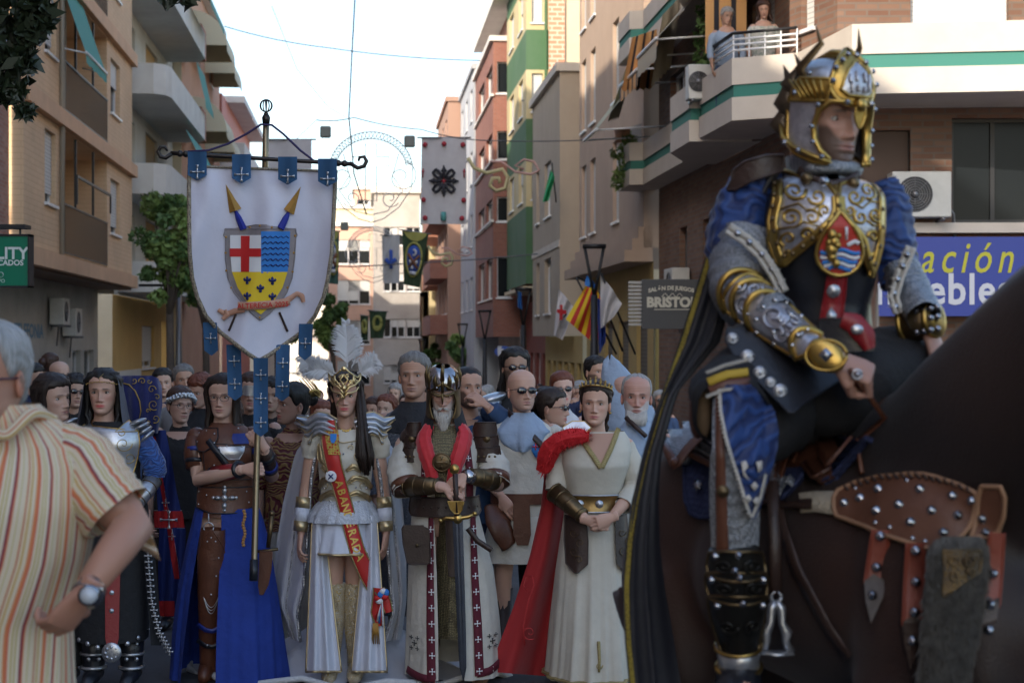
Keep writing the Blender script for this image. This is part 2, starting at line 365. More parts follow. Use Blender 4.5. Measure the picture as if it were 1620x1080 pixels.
# ground floor, set back
grnd = mat('grey_render', (.5, .49, .45), .85, var=(.8, (.33, .32, .29))); FG = street(-7.1, 'L')
go = [(36.2, 38.2, 0, 2.2, 0, .25), (40.0, 41.2, -.8, 2.0), (43.3, 44.6, -.9, 2.2), (45.0, 46.1, -.9, 2.2)]
mb = MB(); wall(mb, FG, 27, A1, -1.4, 3.2, [(35.2, 36.6, -.9, 1.3, 0, .3), (38.2, 39.6, -.9, 1.35), (42.6, 43.8, -.9, 1.5), (44.3, 45.9, -.9, 1.5)]); wall(mb, FC2, -30, -7.1, -1.4, 3.2)
mb.build('shop_wall', grnd, B, smooth=False)
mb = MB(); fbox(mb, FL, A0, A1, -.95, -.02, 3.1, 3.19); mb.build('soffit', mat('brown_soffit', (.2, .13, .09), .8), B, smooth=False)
for a, b in ((35.2, 36.6), (38.2, 39.6), (42.6, 43.8), (44.3, 45.9)): window(B, FG, a, b, -.9, 1.35 if b < 40 else 1.5, 'g' if b > 40 else 'd', fm=alu if b > 40 else grey_metal, name='shop_door')
mb = MB(); GG = Face(FG.p(0, 0, 0), FG.U, FG.N)
put_text(mb, 'LUZ  GAS  TELEFONIA', .42, lambda a, b, o: FG.p(35.6+a*1.5, o, 1.93+b), m=0, bold=.012); mb.build('lettering', mat('blue_letter', (.12, .25, .38), .7), B, smooth=False)
mb = MB(); put_text(mb, 'ON', .8, lambda a, b, o: FG.p(30.15+a*1.3, o, 2.12+b), m=0, bold=.03); put_text(mb, 'INMOBILIARIA', .12, lambda a, b, o: FG.p(30.2+a*1.3, o, 1.55+b)); mb.build('lettering', mat('rust_letter', (.35, .12, .07), .7), B, smooth=False)
# fix reading direction: left facade u grows away from camera = left-to-right in view
ac_unit(FG, 39.6, .05, 2.1, .8, .6, 'boxy white air conditioner on bracket under peach building slab'); ac_unit(FG, 41.3, .05, 1.85, .9, .65, 'white air conditioner with round fan, lower one under the peach building slab')
# pinkish brick neighbour, nearer and mostly out of frame: near stretch added to shade the street, lowered so sun reaches the balcony
pbr = mat('pink_brick', (.5, .3, .25), .85, kind=('brick', (.38, .18, .14), (.4, .3, .25), .24, .07, .01), var=(.7, (.8, .8, .8)))
B = bld('pinkish brick apartment block at the left edge of the street'); FP = street(-6.45, 'L')
ops = [(a, a+1.3, z+.9, z+2.3) for a in range(-14, 28, 4) for z in (3.4, 6.4, 9.4, 12.4)]
mb = MB(); wall(mb, FP, -30, 8, 3.2, 14.6, [o for o in ops if o[0] < 7 and o[3] < 14]); wall(mb, FP, 8, 31.85, 3.2, 17.5, [o for o in ops if o[0] > 8]); wall(mb, facing(8), -30, -6.45, 14.6, 17.5); fbox(mb, FP, -30, 8, -9, 0.1, 14.6, 14.8); wall(mb, street(-7.1, 'L'), -30, 27, -1.2, 3.2, [(a, a+2.4, -.2, 2.4) for a in range(-28, 24, 5)]); fbox(mb, FP, 8, 31.85, -9, 0.1, 17.5, 17.8); wall(mb, facing(-30), -30, -6.45, 0, 17.5); mb.build('wall', pbr, B, smooth=False)
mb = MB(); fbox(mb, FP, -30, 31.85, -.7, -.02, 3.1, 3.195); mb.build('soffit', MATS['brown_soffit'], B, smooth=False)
for o in ops:
    if o[0] > 8 or (o[0] < 7 and o[3] < 14): window(B, FP, *o[:4], 'h')
for a in range(-28, 24, 5): window(B, street(-7.1, 'L'), a, a+2.4, -.2, 2.4, 'g', name='shop_window')
# ---- white building with rounded balconies
whit = mat('cream_render', (.68, .66, .58), .85, var=(.7, (.55, .53, .46))); whit2 = mat('white_render', (.74, .73, .68), .8, var=(1.2, (.6, .58, .54)))
B = bld('white apartment block with projecting parapet balconies and green awnings beyond the peach block')
FW = street(-6.7, 'L'); zw = [3.2, 5.9, 8.65, 11.4, 14.1]; A0, A1 = 46.75, 61
ops = []
for z in zw: ops += [(49.5, 51, z+.1, z+2.2), (53.5, 56.5, z+.1, z+2.3)]
mb = MB(); wall(mb, FW, A0, A1, 3.0, 18, ops); wall(mb, facing(A1), -30, -6.7, 0, 18); wall(mb, facing(A0+.02), -30, -6.7, 3, 18); mb.build('wall', whit, B, smooth=False)
for i, z in enumerate(zw):
    path = [S(-6.7, 47.6), S(-5.75, 47.6), S(-5.45, 47.9), S(-5.35, 48.4), S(-5.35, 58.5), S(-5.6, 59.2), S(-6.7, 59.3)]
    mb = MB(); mb.grid([[p+Vector((0, 0, h)) for p in path] for h in (z-.12, z+.72)], m=0)
    mb.grid([[p+(Vector((0, 0, z+.72))) for p in path], [p+(S(-6.7, 53)-p)*.07+Vector((0, 0, z+.72)) for p in path]])
    mb.grid([[p+Vector((0, 0, z-.12)) for p in path], [S(-6.7, 47.6+i_*1.9, z-.12) for i_ in range(7)]])
    mb.build('balcony', whit2, B, smooth=False)
    window(B, FW, 49.5, 51, z+.1, z+2.2, 'gsh'[i % 3]); window(B, FW, 53.5, 56.5, z+.1, z+2.3, 's', shut=mat('ochre_shutter', (.5, .3, .1), .7))
for i, z in enumerate((5.9, 8.65, 11.4)):
    awning(B, FW, 53.2, 58.6, 1.25, z+2.35, 2.0, z+.9, green_aw, rod=False) if i != 1 else awning(B, FW, 57, 60, 1.2, z+2.3, 1.5, z+1, green_aw, rod=False)
ylw = mat('yellow_render', (.62, .4, .14), .85, var=(.8, (.52, .33, .11)))
B = bld('low yellow shopfront with white lower wall behind the left street trees', 'shop', 'shopfront'); FY = street(-6.75, 'L')
mb = MB(); wall(mb, FY, 46.8, 61, .6, 3.0, [(53, 56, .9, 2.2), (58, 59.5, .8, 2.4)]); mb.build('wall', ylw, B, smooth=False)
mb = MB(); fbox(mb, FY, 46.8, 52.4, -.05, .05, -1.8, .9); mb.build('lower_wall', whit2, B, smooth=False)
mb = MB(); fbox(mb, FY, 52.4, 61, -.2, 0.03, -1.8, .6); mb.build('plinth', ylw, B, smooth=False)
window(B, FY, 53, 56, .9, 2.2, 's', shut=MATS['roller_shutter'], name='shop_shutter')
# ---- tower with brick strips, cream awnings, orange wall
orng = mat('terracotta_render', (.6, .34, .22), .85, var=(.8, (.5, .27, .17))); rbr = mat('red_brick', (.4, .15, .09), .85, kind=('brick', (.34, .12, .07), (.35, .22, .16), .25, .08, .012))
crm = mat('cream_wall', (.72, .6, .4), .85, var=(.8, (.6, .5, .33)))
B = bld('terracotta and cream apartment block with domed cream awnings beyond the white block', 'building'); FT = street(-6.4, 'L')
ops = [(a, a+1.4, z+.9, z+2.3) for a in (66, 72) for z in (3, 5.9, 8.7, 11.6)]
mb = MB(); wall(mb, FT, 61.05, 77, 0, 15.3, ops); wall(mb, facing(77.0), -30, -6.4, 0, 15.3); mb.build('wall', orng, B, smooth=False)
mb = MB(); F61 = facing(61.05); wall(mb, F61, -30, -6.4, 0, 19.2); mb.build('side_wall', crm, B, smooth=False)
mb = MB(); [fbox(mb, F61, -6.5, -5.65, -1.2, 0.5, z-.1, z+.95) for z in (3.2, 6.1, 9.0, 11.9)]; mb.build('balcony', rbr, B, smooth=False)
for o in ops: window(B, FT, *o[:4], 's')
mb = MB(); fbox(mb, FT, 61, 77.2, -9, .3, 15.3, 15.5); mb.build('roof', whit2, B, smooth=False)
cra = mat('cream_canvas', (.62, .58, .42), .8)
for z in (6.4, 9.2, 12.4): awning(B, FT, 64, 68, 0, z+1.6, 1.35, z+.3, cra, curve=1, rod=False); awning(B, FT, 70, 74, 0, z+1.5, 1.2, z+.2, cra, curve=1, rod=False)
B = bld('red topped far block just past the terracotta block on the left'); FR = street(-6.3, 'L')
mb = MB(); wall(mb, FR, 77.05, 96, 0, 12.8, [(a, a+2, z, z+1.4) for a in (79, 85, 91) for z in (2.5, 5.5, 8.5)]); wall(mb, facing(77.1), -30, -6.3, 11, 12.8); mb.build('wall', mat('red_paint', (.55, .2, .15), .7), B, smooth=False)
mb = MB(); fbox(mb, FR, 77.1, 96, -.5, 1.0, 9.2, 10.6); fbox(mb, FR, 80, 96, -9, .8, 12.8, 13.1); mb.build('balcony', whit2, B, smooth=False)
B = bld('pale far apartment block ending the left side behind the banner'); FR = street(-5.6, 'L')
mb = MB(); wall(mb, FR, 96.2, 128, -3, 9.5, [(a, a+2, z, z+1.4) for a in range(98, 126, 5) for z in (1, 4, 7)]); wall(mb, facing(96.2), -30, -5.6, -3, 9.5); fbox(mb, FR, 96, 128, -9, 0, 9.5, 9.7); mb.build('wall', whit, B, smooth=False)
for a in range(98, 126, 5):
    for z in (1, 4, 7): window(B, FR, a, a+2, z, z+1.4, 'h')
# ---- far end of the street
def farblock(label, pxl, pxr, pyt, a, m, rows, cols, ww=1.2, wh=1.3, zfirst=2., dz=3., depth=12, ground=None):
    B = bld(label); FA = facing(a); u0, u1 = Lp(pxl, a), Lp(pxr, a); zt = Zp(pyt, a); ops = []
    for r in range(rows):
        for c in cols:
            u = u0+(u1-u0)*c; z = zfirst+dz*r
            if z+wh < zt-.3: ops.append((u-ww/2, u+ww/2, z, z+wh))
    mb = MB(); wall(mb, FA, u0, u1, -6, zt, ops); wall(mb, street(u0, 'R'), a, a+depth, -6, zt); wall(mb, street(u1, 'L'), a, a+depth, -6, zt); mb.build('wall', m, B, smooth=False)
    mb = MB(); fbox(mb, FA, u0-.2, u1+.2, -depth, .25, zt, zt+.35); mb.build('roof', whit2, B, smooth=False)
    for o in ops: window(B, FA, *o, random.choice('hsg'))
    return B
coral = mat('coral_brick', (.62, .4, .31), .85, var=(.3, (.54, .33, .25))); gry = mat('stone_grey_render', (.5, .48, .45), .85, var=(.4, (.34, .31, .28)))
farblock('grey rendered far block closing the end of the street', 592, 664, 305, 112, gry, 5, (.36, .52, .86), .9, 1.2, -1)
farblock('coral pink far block closing the end of the street', 520, 608, 358, 128, coral, 4, (.35, .55), 1.6, 1.8, -1.5)
farblock('cream far block with white roof terrace above the coral block', 515, 600, 330, 150, crm, 5, (.2, .4, .6, .8), 1.4, 1.2, 0)
farblock('terracotta low block in the far haze above the grey block', 560, 640, 300, 175, coral, 6, (.2, .4, .6, .8), 1.4, 1.2, 0)
farblock('white far tower block left of the street end', 400, 520, 345, 140, whit2, 5, (.1, .3, .5, .7, .9), 1.6, 1.3, -1)
# ================================================================ RIGHT SIDE
dbr = mat('brown_brick', (.27, .16, .11), .85, kind=('brick', (.2, .1, .065), (.2, .15, .12), .3, .09, .014), var=(.7, (.75, .75, .75)))
para = mat('parapet_render', (.66, .6, .52), .85, var=(1.3, (.52, .46, .4), .3), bump=(30, .15)); gband = mat('green_band', (.04, .2, .16), .7)
B = bld('brown brick corner block with white balconies banded in green, on the right', 'building')
FRt = street(6.35, 'R'); zb = 4.95
ops = [(u, u+1.5, z+.1, z+2.2) for z in (5, 8) for u in (26.0, 29.5, 33.5)]+[(30.5, 31.6, 2.2, 4.0), (28.4, 29.4, 1.4, 3.9), (33.2, 34, 2.4, 4.0)]
mb = MB(); wall(mb, FRt, 24.6, 36.4, -1.2, 15, ops)
c0 = S(6.22, 24.55); c1 = at(1350, 540, 22.6); c1.z = 0
U = Vector((1, -.02, 0)).normalized(); FF = Face(Vector((c1.x, 23.6, 0)), U, Vector((-.02, -1, 0)).normalized())   # side street front
FFx = lambda px: (px-810)/F*23.6-c1.x
opsF = [(FFx(1505), FFx(1640), Zp(352, 23.6), Zp(186, 23.6)), (FFx(1362), FFx(1440), Zp(360, 23.6), Zp(205, 23.6)), (FFx(1440), FFx(1595), 5.95, 8.2), (FFx(1660), FFx(1760), 5.95, 8.2)]
wall(mb, FF, -.02, 8, -1, 15, opsF)
FD = Face(c0, (Vector((c1.x, 23.6, 0))-c0).normalized(), Vector((0, 0, 0))); dl = (Vector((c1.x, 23.6, 0))-c0); FD.N = Vector((-dl.y, dl.x, 0)).normalized()*1
if FD.N.x > 0: FD.N = -FD.N
wall(mb, FD, 0, dl.length, -1, 15, [(.35, .75, 6.2, 8.3)]); mb.build('wall', dbr, B, smooth=False)
mb = MB(); fbox(mb, FRt, 24, 36.4, -9, .4, 14.9, 15.3); mb.build('roof', para, B, smooth=False)
for o in ops[:6]: window(B, FRt, *o, 'hg'[int(o[0]) % 2])
for o in ops[6:]: window(B, FRt, *o, 'g', fm=grey_metal)
window(B, FF, *opsF[0], 'g', fm=black_m); window(B, FF, *opsF[1], 'c', fm=black_m, shut=mat('brown_shutter', (.09, .055, .04), .7)); window(B, FF, *opsF[2], 'c', shut=mat('white_shutter', (.7, .69, .66), .6, kind=('stripes', .06, [(0, (.7, .69, .66)), (.85, (.45, .44, .42))], 2))); window(B, FF, *opsF[3], 'c'); window(B, FD, .35, .75, 6.2, 8.3, 'c')
def parapet(path, z0, z1, wallpts, band=True):
    """z0..z1 with a recessed green band, floor slab underneath running back to wallpts"""
    b0 = z0+(z1-z0)*.37; b1 = z0+(z1-z0)*.57; n = len(path)
    mb = MB(); c = Vector((0, 0, 0))
    inn = []
    for i, p in enumerate(path):
        t = (path[min(i+1, n-1)]-path[max(i-1, 0)]).normalized(); nn = Vector((t.y, -t.x, 0)); inn.append(p+(nn if nn.dot(wallpts[min(i, len(wallpts)-1)]-p) > 0 else -nn)*.12)
    Z = lambda p, z: Vector((p.x, p.y, z))
    d = .03
    rows = [[Z(p, z0) for p in path], [Z(p, b0) for p in path]]; mb.grid(rows); mb.grid([[Z(p, b1) for p in path], [Z(p, z1) for p in path], [Z(p, z1) for p in inn], [Z(p, z0+.3) for p in inn]])
    mb.grid([[Z(p, z0) for p in path], [Z(q, z0) for q in wallpts]])
    a = mb.build('balcony', para, B, smooth=False)
    mb = MB(); sh = [p+(q-p)*.25 for p, q in zip(path, inn)]; mb.grid([[Z(p, b0) for p in path], [Z(p, b0) for p in sh], [Z(p, b1) for p in sh], [Z(p, b1) for p in path]]); mb.build('green_band', gband, a, smooth=False); return a
W3 = lambda *q: [S(l, a) for l, a in q]
for dz in (0, 2.75):
    z0 = zb+dz; z1 = z0+.93
    P1 = W3((6.3, 37.2), (5.55, 37.0), (5.55, 35.4), (5.82, 35.3), (5.82, 30.2)); Q1 = W3((6.34, 37.2), (6.34, 37.), (6.34, 35.4), (6.34, 35.3), (6.34, 30.2)); parapet(P1, z0+.05, z1, Q1)
    P2 = W3((5.8, 30.4), (5.2, 28.7), (5.2, 27.0), (5.75, 26.95), (6.2, 26.9)); Q2 = W3((6.34, 30.4), (6.34, 28.7), (6.34, 27), (6.34, 26.9), (6.35, 26.85)); parapet(P2, z0-.03, z1-.03, Q2)
    e0 = S(5.33, 26); e1 = S(5.37, 24.6); e2 = at(1262, 0, 24.5); e3 = at(1348, 0, 22.3); e4 = at(1720, 0, 21.9); e5 = at(1900, 0, 21.8)
    for e in (e2, e3, e4, e5): e.z = 0
    P3 = [S(6.2, 26.87), S(5.33, 26.85), e1, e2, e3, e4, e5]; q2 = c0; Q3 = [S(6.34, 26.8), S(6.34, 26.8), S(6.34, 24.6), c0+(e3-c0)*0.0, Vector((c1.x, 23.58, 0)), Vector((e4.x, 23.55, 0)), Vector((e5.x, 23.5, 0))]; parapet(P3, z0, z1-.02, Q3)
# balcony rail with people behind it
rl = MB(); zt = zb+.93
rp = [e1+(e0-e1)*1.0, e1+Vector((.03, .05, 0)), e2+Vector((0, .05, 0))]
for h in (.1, .18, .26): rl.tube([Vector((p.x, p.y, zt+h)) for p in rp], .018, 6)
for t in np.linspace(0, 1, 5): p = rp[1]+(rp[2]-rp[1])*t; rl.tube([Vector((p.x, p.y, zt-.3)), Vector((p.x, p.y, zt+.34))], .012, 6)
r1 = rl.build('railing', alu, B)
rl = MB(); rl.tube([Vector((p.x, p.y, zt+.35)) for p in rp], .045, 6, sq=.5); rl.build('handrail', black_m, r1)
# striped awnings of the balcony
strp = mat('striped_canvas', (.6, .35, .15), .8, kind=('stripes', .5, [(0, (.6, .33, .13)), (.5, (.02, .02, .03)), (.8, (.55, .3, .12)), (.85, (.6, .33, .13))]), coord='UV')
FB = street(5.5, 'R')
awb = mat('beige_canvas', (.42, .36, .26), .8, bump=(10, .2))
mb = MB(); P = [[S(l, a, z) for a in np.linspace(26.3, 28.6, 6)] for l, z in ((5.95, 8.2), (5.9, 6.9), (5.85, 6.25))]
uvg = [(j*.46, i) for i in range(3) for j in range(6)]
mb.grid(P, uvg); P = [[S(l, a, z) for l in np.linspace(5.3, 5.95, 5)] for a, z in ((26.2, 8.3), (26.2, 6.2))]; mb.grid(P, [(j*.3, i) for i in range(2) for j in range(5)]); mb.build('curtain_awning', strp, B)
awning(B, street(6.3, 'R'), 28.6, 30.6, .1, 8.3, 1.35, 6.85, awb, val=.35); awning(B, street(6.3, 'R'), 31.2, 33.4, .1, 8.2, 1.25, 6.75, strp, val=.3); awning(B, street(6.3, 'R'), 34.2, 36.2, .1, 8.0, 1.6, 6.0, mat('pale_green_canvas', (.36, .36, .25), .8), val=.05)
for d_, q_, m_, nm in ((33, ((1000, 60), (1040, 46), (1032, 138), (984, 142)), strp, 'striped_awning'), (30.6, ((1048, 24), (1078, -6), (1062, 104), (1030, 136)), awb, 'beige_awning'), (35.5, ((1002, 74), (1016, 66), (980, 184), (962, 190)), MATS['pale_green_canvas'], 'pale_awning')):
    mb = MB(); mb.grid([[at((q_[0][0]*(1-s)+q_[1][0]*s)*(1-t)+(q_[3][0]*(1-s)+q_[2][0]*s)*t, (q_[0][1]*(1-s)+q_[1][1]*s)*(1-t)+(q_[3][1]*(1-s)+q_[2][1]*s)*t+(4*(int(s*10) % 2) if t > .99 else 0), d_+1.1*s-.7*t+.05*sin(s*12)) for s in np.linspace(0, 1, 11)] for t in np.linspace(0, 1, 8)], [(s*1.6, t) for t in np.linspace(0, 1, 8) for s in np.linspace(0, 1, 11)]); mb.build(nm, m_, B)
# ledge and blue sign
mb = MB(); fbox(mb, FF, -.3, 8, -.05, .25, Zp(368, 23.4), Zp(352, 23.4)); mb.build('ledge', para, B, smooth=False)
blue_s = mat('blue_panel', (.01, .035, .3), .35); yel_l = mat('yellow_letter', (.5, .48, .03), .5); wht_l = mat('white_letter', (.6, .62, .68), .5)
sg = empty('shop_sign', FF.p(FFx(1600), .3, 2.4), 0, 'blue furniture shop sign with yellow and white lettering behind the rider', 'sign')
G = Face(Vector((0, 0, 0)), FF.U, FF.N); Z_ = lambda py: Zp(py, 23.3)-2.4; X_ = lambda px: (px-810)/F*23.3-FF.p(FFx(1600), .3, 0).x
mb = MB(); fbox(mb, G, X_(1385), X_(1800), 0, .12, Z_(500), Z_(375)); mb.build('panel', blue_s, sg, smooth=False)
K = 23.3/F
mb = MB(); put_text(mb, 'ración', 70*K, lambda a, b, o: G.p(X_(1509)+a+.0, .12+o, Z_(410)+b), shear=.28, spacing=1.35, off=.01, bold=.004, width=.735); mb.build('lettering', yel_l, sg, smooth=False)
mb = MB(); put_text(mb, 'muebles', 68*K, lambda a, b, o: G.p(X_(1489)+a, .12+o, Z_(460)+b), off=.01, bold=.012, width=.88, spacing=1.08); mb.build('lettering', wht_l, sg, smooth=False)
ac_unit(FF, FFx(1446), .12, Zp(346, 23.5), .8, .62, 'white air conditioner with round fan on the brick wall right of the rider', d=.36)
ac_unit(facing(26.95), 5.33, .02, 5.55, .42, .55, 'slatted grey air conditioner on the balcony beside the striped curtain', d=.3)
ac_unit(FRt, 33.1, .05, 2.45, .9, .7, 'white air conditioner on the dark brick wall above the betting hall sign', d=.35)
dish = empty('satellite_dish', S(6.0, 36.9, 6.0), 0, 'grey round satellite dish beside the lowest green banded balcony', 'satellite dish')
mb = MB(); n = Vector((-.6, -.8, .2)).normalized().to_track_quat('Z', 'Y').to_matrix()
mb.grid([[n @ Vector((r*cos(t*pi/12), r*sin(t*pi/12), .35*r*r)) for t in range(24)] for r in np.linspace(.01, .46, 7)], closeu=True); mb.build('reflector', mat('dish_grey', (.3, .3, .3), .5), dish)
mb = MB(); mb.tube([n @ Vector((0, -.45, .1)), n @ Vector((0, 0, .42))], .015, 6); mb.tube([n @ Vector((0, 0, 0)), (.35, .15, -.1)], .03, 6); mb.ell(n @ Vector((0, 0, .42)), .045); mb.build('arm', grey_metal, dish)

def block(label, l, a0, a1, z1, m, cam_l=10, ops=(), cops=(), kinds='s', z0=-2, name='apartment_building', roof=None, side='R', shut=None, topm=None):
    B = bld(label, name=name); FS = street(l, side); FA = facing(a0); mb = MB(); wall(mb, FS, a0, a1, z0, z1, ops)
    s = 1 if side == 'R' else -1
    u0, u1 = sorted((l, s*cam_l)); wall(mb, FA, u0, u1, z0, z1, cops); u0, u1 = sorted((l, s*cam_l)); wall(mb, facing(a1), u0, u1, z0, z1); mb.build('wall', m, B, smooth=False)
    mb = MB(); fbox(mb, FS, a0-.1, a1+.1, -cam_l+abs(l), .12, z1, z1+.25); mb.build('roof', roof or m, B, smooth=False)
    for i, o in enumerate(ops): window(B, FS, *o[:4], kinds[i % len(kinds)], shut=shut)
    for i, o in enumerate(cops): window(B, FA, *o[:4], kinds[i % len(kinds)], shut=shut)
    return B
pkb = mat('pinkish_beige_render', (.47, .35, .27), .85, var=(.9, (.38, .28, .21), .3), bump=(25, .15)); bei = mat('beige_render', (.46, .38, .29), .85, var=(.9, (.37, .3, .23), .3)); ochw = mat('ochre_shop_wall', (.5, .37, .15), .85, var=(.9, (.42, .3, .12)))
whs = MATS['roller_shutter']
l7 = 6.05; o7 = [(a, a+1.0, z, z+1.95) for z in (4.6, 7.5, 10.3, 13.1) for a in (44.3, 46.2, 40.2)]
B7 = block('pinkish beige render block with tall white shutters beyond the corner block', l7, 36.6, 47.6, 15.5, pkb, 12, o7, (), 'c', z0=3.75)
mb = MB(); F7 = street(l7, 'R'); fbox(mb, F7, 36.6, 47.7, -.2, .42, 3.45, 3.7); fbox(mb, F7, 36.6, 47.7, -.2, .25, 3.7, 3.95); fbox(mb, F7, 36.6, 47.7, -.2, .12, 3.95, 4.2); mb.build('cornice', pkb, B7, smooth=False)
mb = MB(); G7 = street(l7+.2, 'R'); so_ = [(37.3, 38.8, -1.1, 2.2, 0, .3), (40, 41.5, -1.1, 2.2, 0, .3), (42.6, 44, -1.1, 2.2, 0, .3), (45.2, 46.6, -1.1, 2.2, 0, .3)]
wall(mb, G7, 36.5, 47.6, -2, 3.45, so_); g7 = mb.build('shop_wall', ochw, B7, smooth=False)
for o in so_: window(B7, G7, *o[:4], 'c', shut=mat('dark_shutter', (.13, .12, .11), .6, kind=('stripes', .09, [(0, (.13, .12, .11)), (.8, (.06, .06, .05))], 2)), name='shop_shutter')
# lower beige block projecting into the street
l8 = 5.72; z8 = Zp(112, 50)
B8 = block('low beige block with projecting bay between the pink beige and green blocks', l8, 49.6, 57.6, z8, bei, 6.6, [(52, 53.8, z, z+1.7) for z in (2.6, 5.6)]+[(55.4, 56.4, z, z+1.7) for z in (2.6, 5.6)], (), 'gh', z0=1.9, roof=para)
mb = MB(); fbox(mb, street(l8, 'R'), 49.6, 57.7, -.02, .03, 4.5, 4.7); mb.build('string_course', para, B8, smooth=False)
B = block('cream block behind the beige bay, patterned red brick strip beside it', 6.6, 58.0, 70, 17, crm, 14, (), (), 's', z0=-2)
mb = MB(); wall(mb, facing(57.9), 6.3, 6.85, -2, 17); mb.build('brick_strip', mat('light_brick', (.62, .28, .17), .85, kind=('brick', (.55, .24, .14), (.62, .5, .38), .4, .16, .03)), B, smooth=False)
B = bld('ochre shops under the beige bay with door openings', 'shop', 'shopfront'); oo = [(48+i*1.6, 48+i*1.6+1.0, -1.3, 1.1, 0, .3) for i in range(6)]
mb = MB(); wall(mb, street(6.15, 'R'), 47.7, 57.6, -2, 1.88, oo); mb.build('wall', ochw, B, smooth=False)
for o in oo: window(B, street(6.15, 'R'), *o[:4], 'd', fm=grey_metal, name='shop_door')
# green and yellow block
grn = mat('green_render', (.09, .16, .085), .8, var=(.8, (.06, .14, .06))); ylo = mat('pale_yellow_render', (.55, .47, .3), .85, var=(.8, (.52, .42, .21)))
l9 = 5.55; a9 = 58.2; B = bld('green and pale yellow banded apartment block', 'building'); FS = street(l9, 'R'); FA = facing(a9)
lv = [Zp(py, a9) for py in (107, 45, -30)]; bands = []
zz = [(-1.8, 2.0, 'd'), (Zp(448, a9), Zp(325, a9), 'g'), (Zp(325, a9), Zp(250, a9), 'y'), (Zp(250, a9), Zp(185, a9), 'g'), (Zp(185, a9), Zp(107, a9), 'y'), (Zp(107, a9), Zp(43, a9), 'g'), (Zp(43, a9), Zp(-35, a9), 'y'), (Zp(-35, a9), Zp(-90, a9), 'g')]
mg = MB(); my = MB(); wins = []
for z0_, z1_, k in zz:
    if k == 'd': continue
    cw = (Lp(848, a9), Lp(874, a9)); b_ = []
    if k == 'y' or z0_ < 4.5: 
        zt_ = z1_-.12 if k == 'y' else z0_+2.0
        zl = z0_+.25 if k == 'y' else z0_+.5
        if k == 'y': b_ = [(5.75, 6.12, zl, zt_)]
    wall(my if k == 'y' else mg, FA, l9, 6.62, z0_, z1_, b_); so2 = [(59.4, 61, z0_+.25, z1_-.1), (63, 64.8, z0_+.25, z1_-.1)] if k == 'y' else []
    wall(my if k == 'y' else mg, FS, a9, 66, z0_, z1_, so2); wins += [(FA, o) for o in b_]+[(FS, o) for o in so2]
fbox(mg, FA, 6.18, 6.26, 0, .06, 3, 14.5); mg.build('green_wall', grn, B, smooth=False); my.build('yellow_wall', ylo, B, smooth=False)
for k, (f_, o) in enumerate(wins): window(B, f_, *o, 'chc'[k % 3], shut=whs)
mb = MB(); fbox(mb, FS, a9, 66, -1.0, .1, Zp(452, a9)-.12, Zp(452, a9)); mb.build('soffit', crm, B, smooth=False)
mb = MB(); wall(mb, street(6.3, 'R'), 57.7, 66, -2, 3.2, [(a, a+1.4, -1.4, 1.3, 0, .3) for a in (58.5, 60.8, 63)]); mb.build('shop_wall', mat('dark_red_shop', (.2, .05, .04), .7), B, smooth=False)
for a in (58.5, 60.8, 63): window(B, street(6.3, 'R'), a, a+1.4, -1.4, 1.3, 'g', name='shop_door')
# brown brick block with white windows
bb = mat('dark_terracotta_brick', (.33, .13, .09), .85, kind=('brick', (.28, .1, .07), (.26, .16, .13), .25, .08, .012), var=(.6, (.8, .8, .8)))
B = bld('terracotta brick block with white framed glazed bays beyond the green block', 'building'); l10 = 5.05; a10 = 66.5; FS = street(l10, 'R'); FA = facing(a10); mb = MB(); wins = []
for k in range(4):
    z0_ = Zp(200, a10)-2.65*(k-1)-0; so2 = [(67.2, 70.5, z0_-1.25, z0_+.02), (72, 75.5, z0_-1.25, z0_+.02)]
bz = [Zp(py, a10) for py in (402, 345, 310, 250, 205, 145, 95)]
ops = []; cops = []
for z0_, z1_ in ((bz[1]-.1, bz[2]), (bz[3], bz[4]), (bz[5], bz[6]), (Zp(470, a10), Zp(405, a10))): ops += [(67, 70.4, z0_, z1_), (71.4, 75, z0_, z1_)]; cops += [(5.2, 5.75, z0_, z1_)]
wall(mb, FS, a10, 77, 1.9, Zp(62, a10), ops); wall(mb, FA, l10, 6.6, 1.9, Zp(62, a10), cops); wall(mb, facing(77), l10, 6.6, 1.9, Zp(62, a10)); 
wall(mb, street(5.75, 'R'), 64, 77, 8, Zp(8, a10)); mb.build('wall', bb, B, smooth=False)
for o in ops: window(B, FS, *o, 'g')
for o in cops: window(B, FA, *o, 'g')
mb = MB(); fbox(mb, FS, a10-.1, 77.1, -1.4, .15, Zp(62, a10), Zp(62, a10)+.2); fbox(mb, FS, 62, 77.1, -2.5, .1, Zp(8, a10), Zp(8, a10)+.35)
for z in (bz[1], bz[3], bz[5]): fbox(mb, FS, 66.4, 77, -.02, .1, z-.12, z-.03)
mb.build('eaves', whit2, B, smooth=False)
mb = MB(); wall(mb, street(6.1, 'R'), 66.1, 92, -3, 2.2, [(a, a+2, -1.6, 1.2) for a in (67, 71, 75, 80, 85)]); mb.build('shop_wall', gry, B, smooth=False)
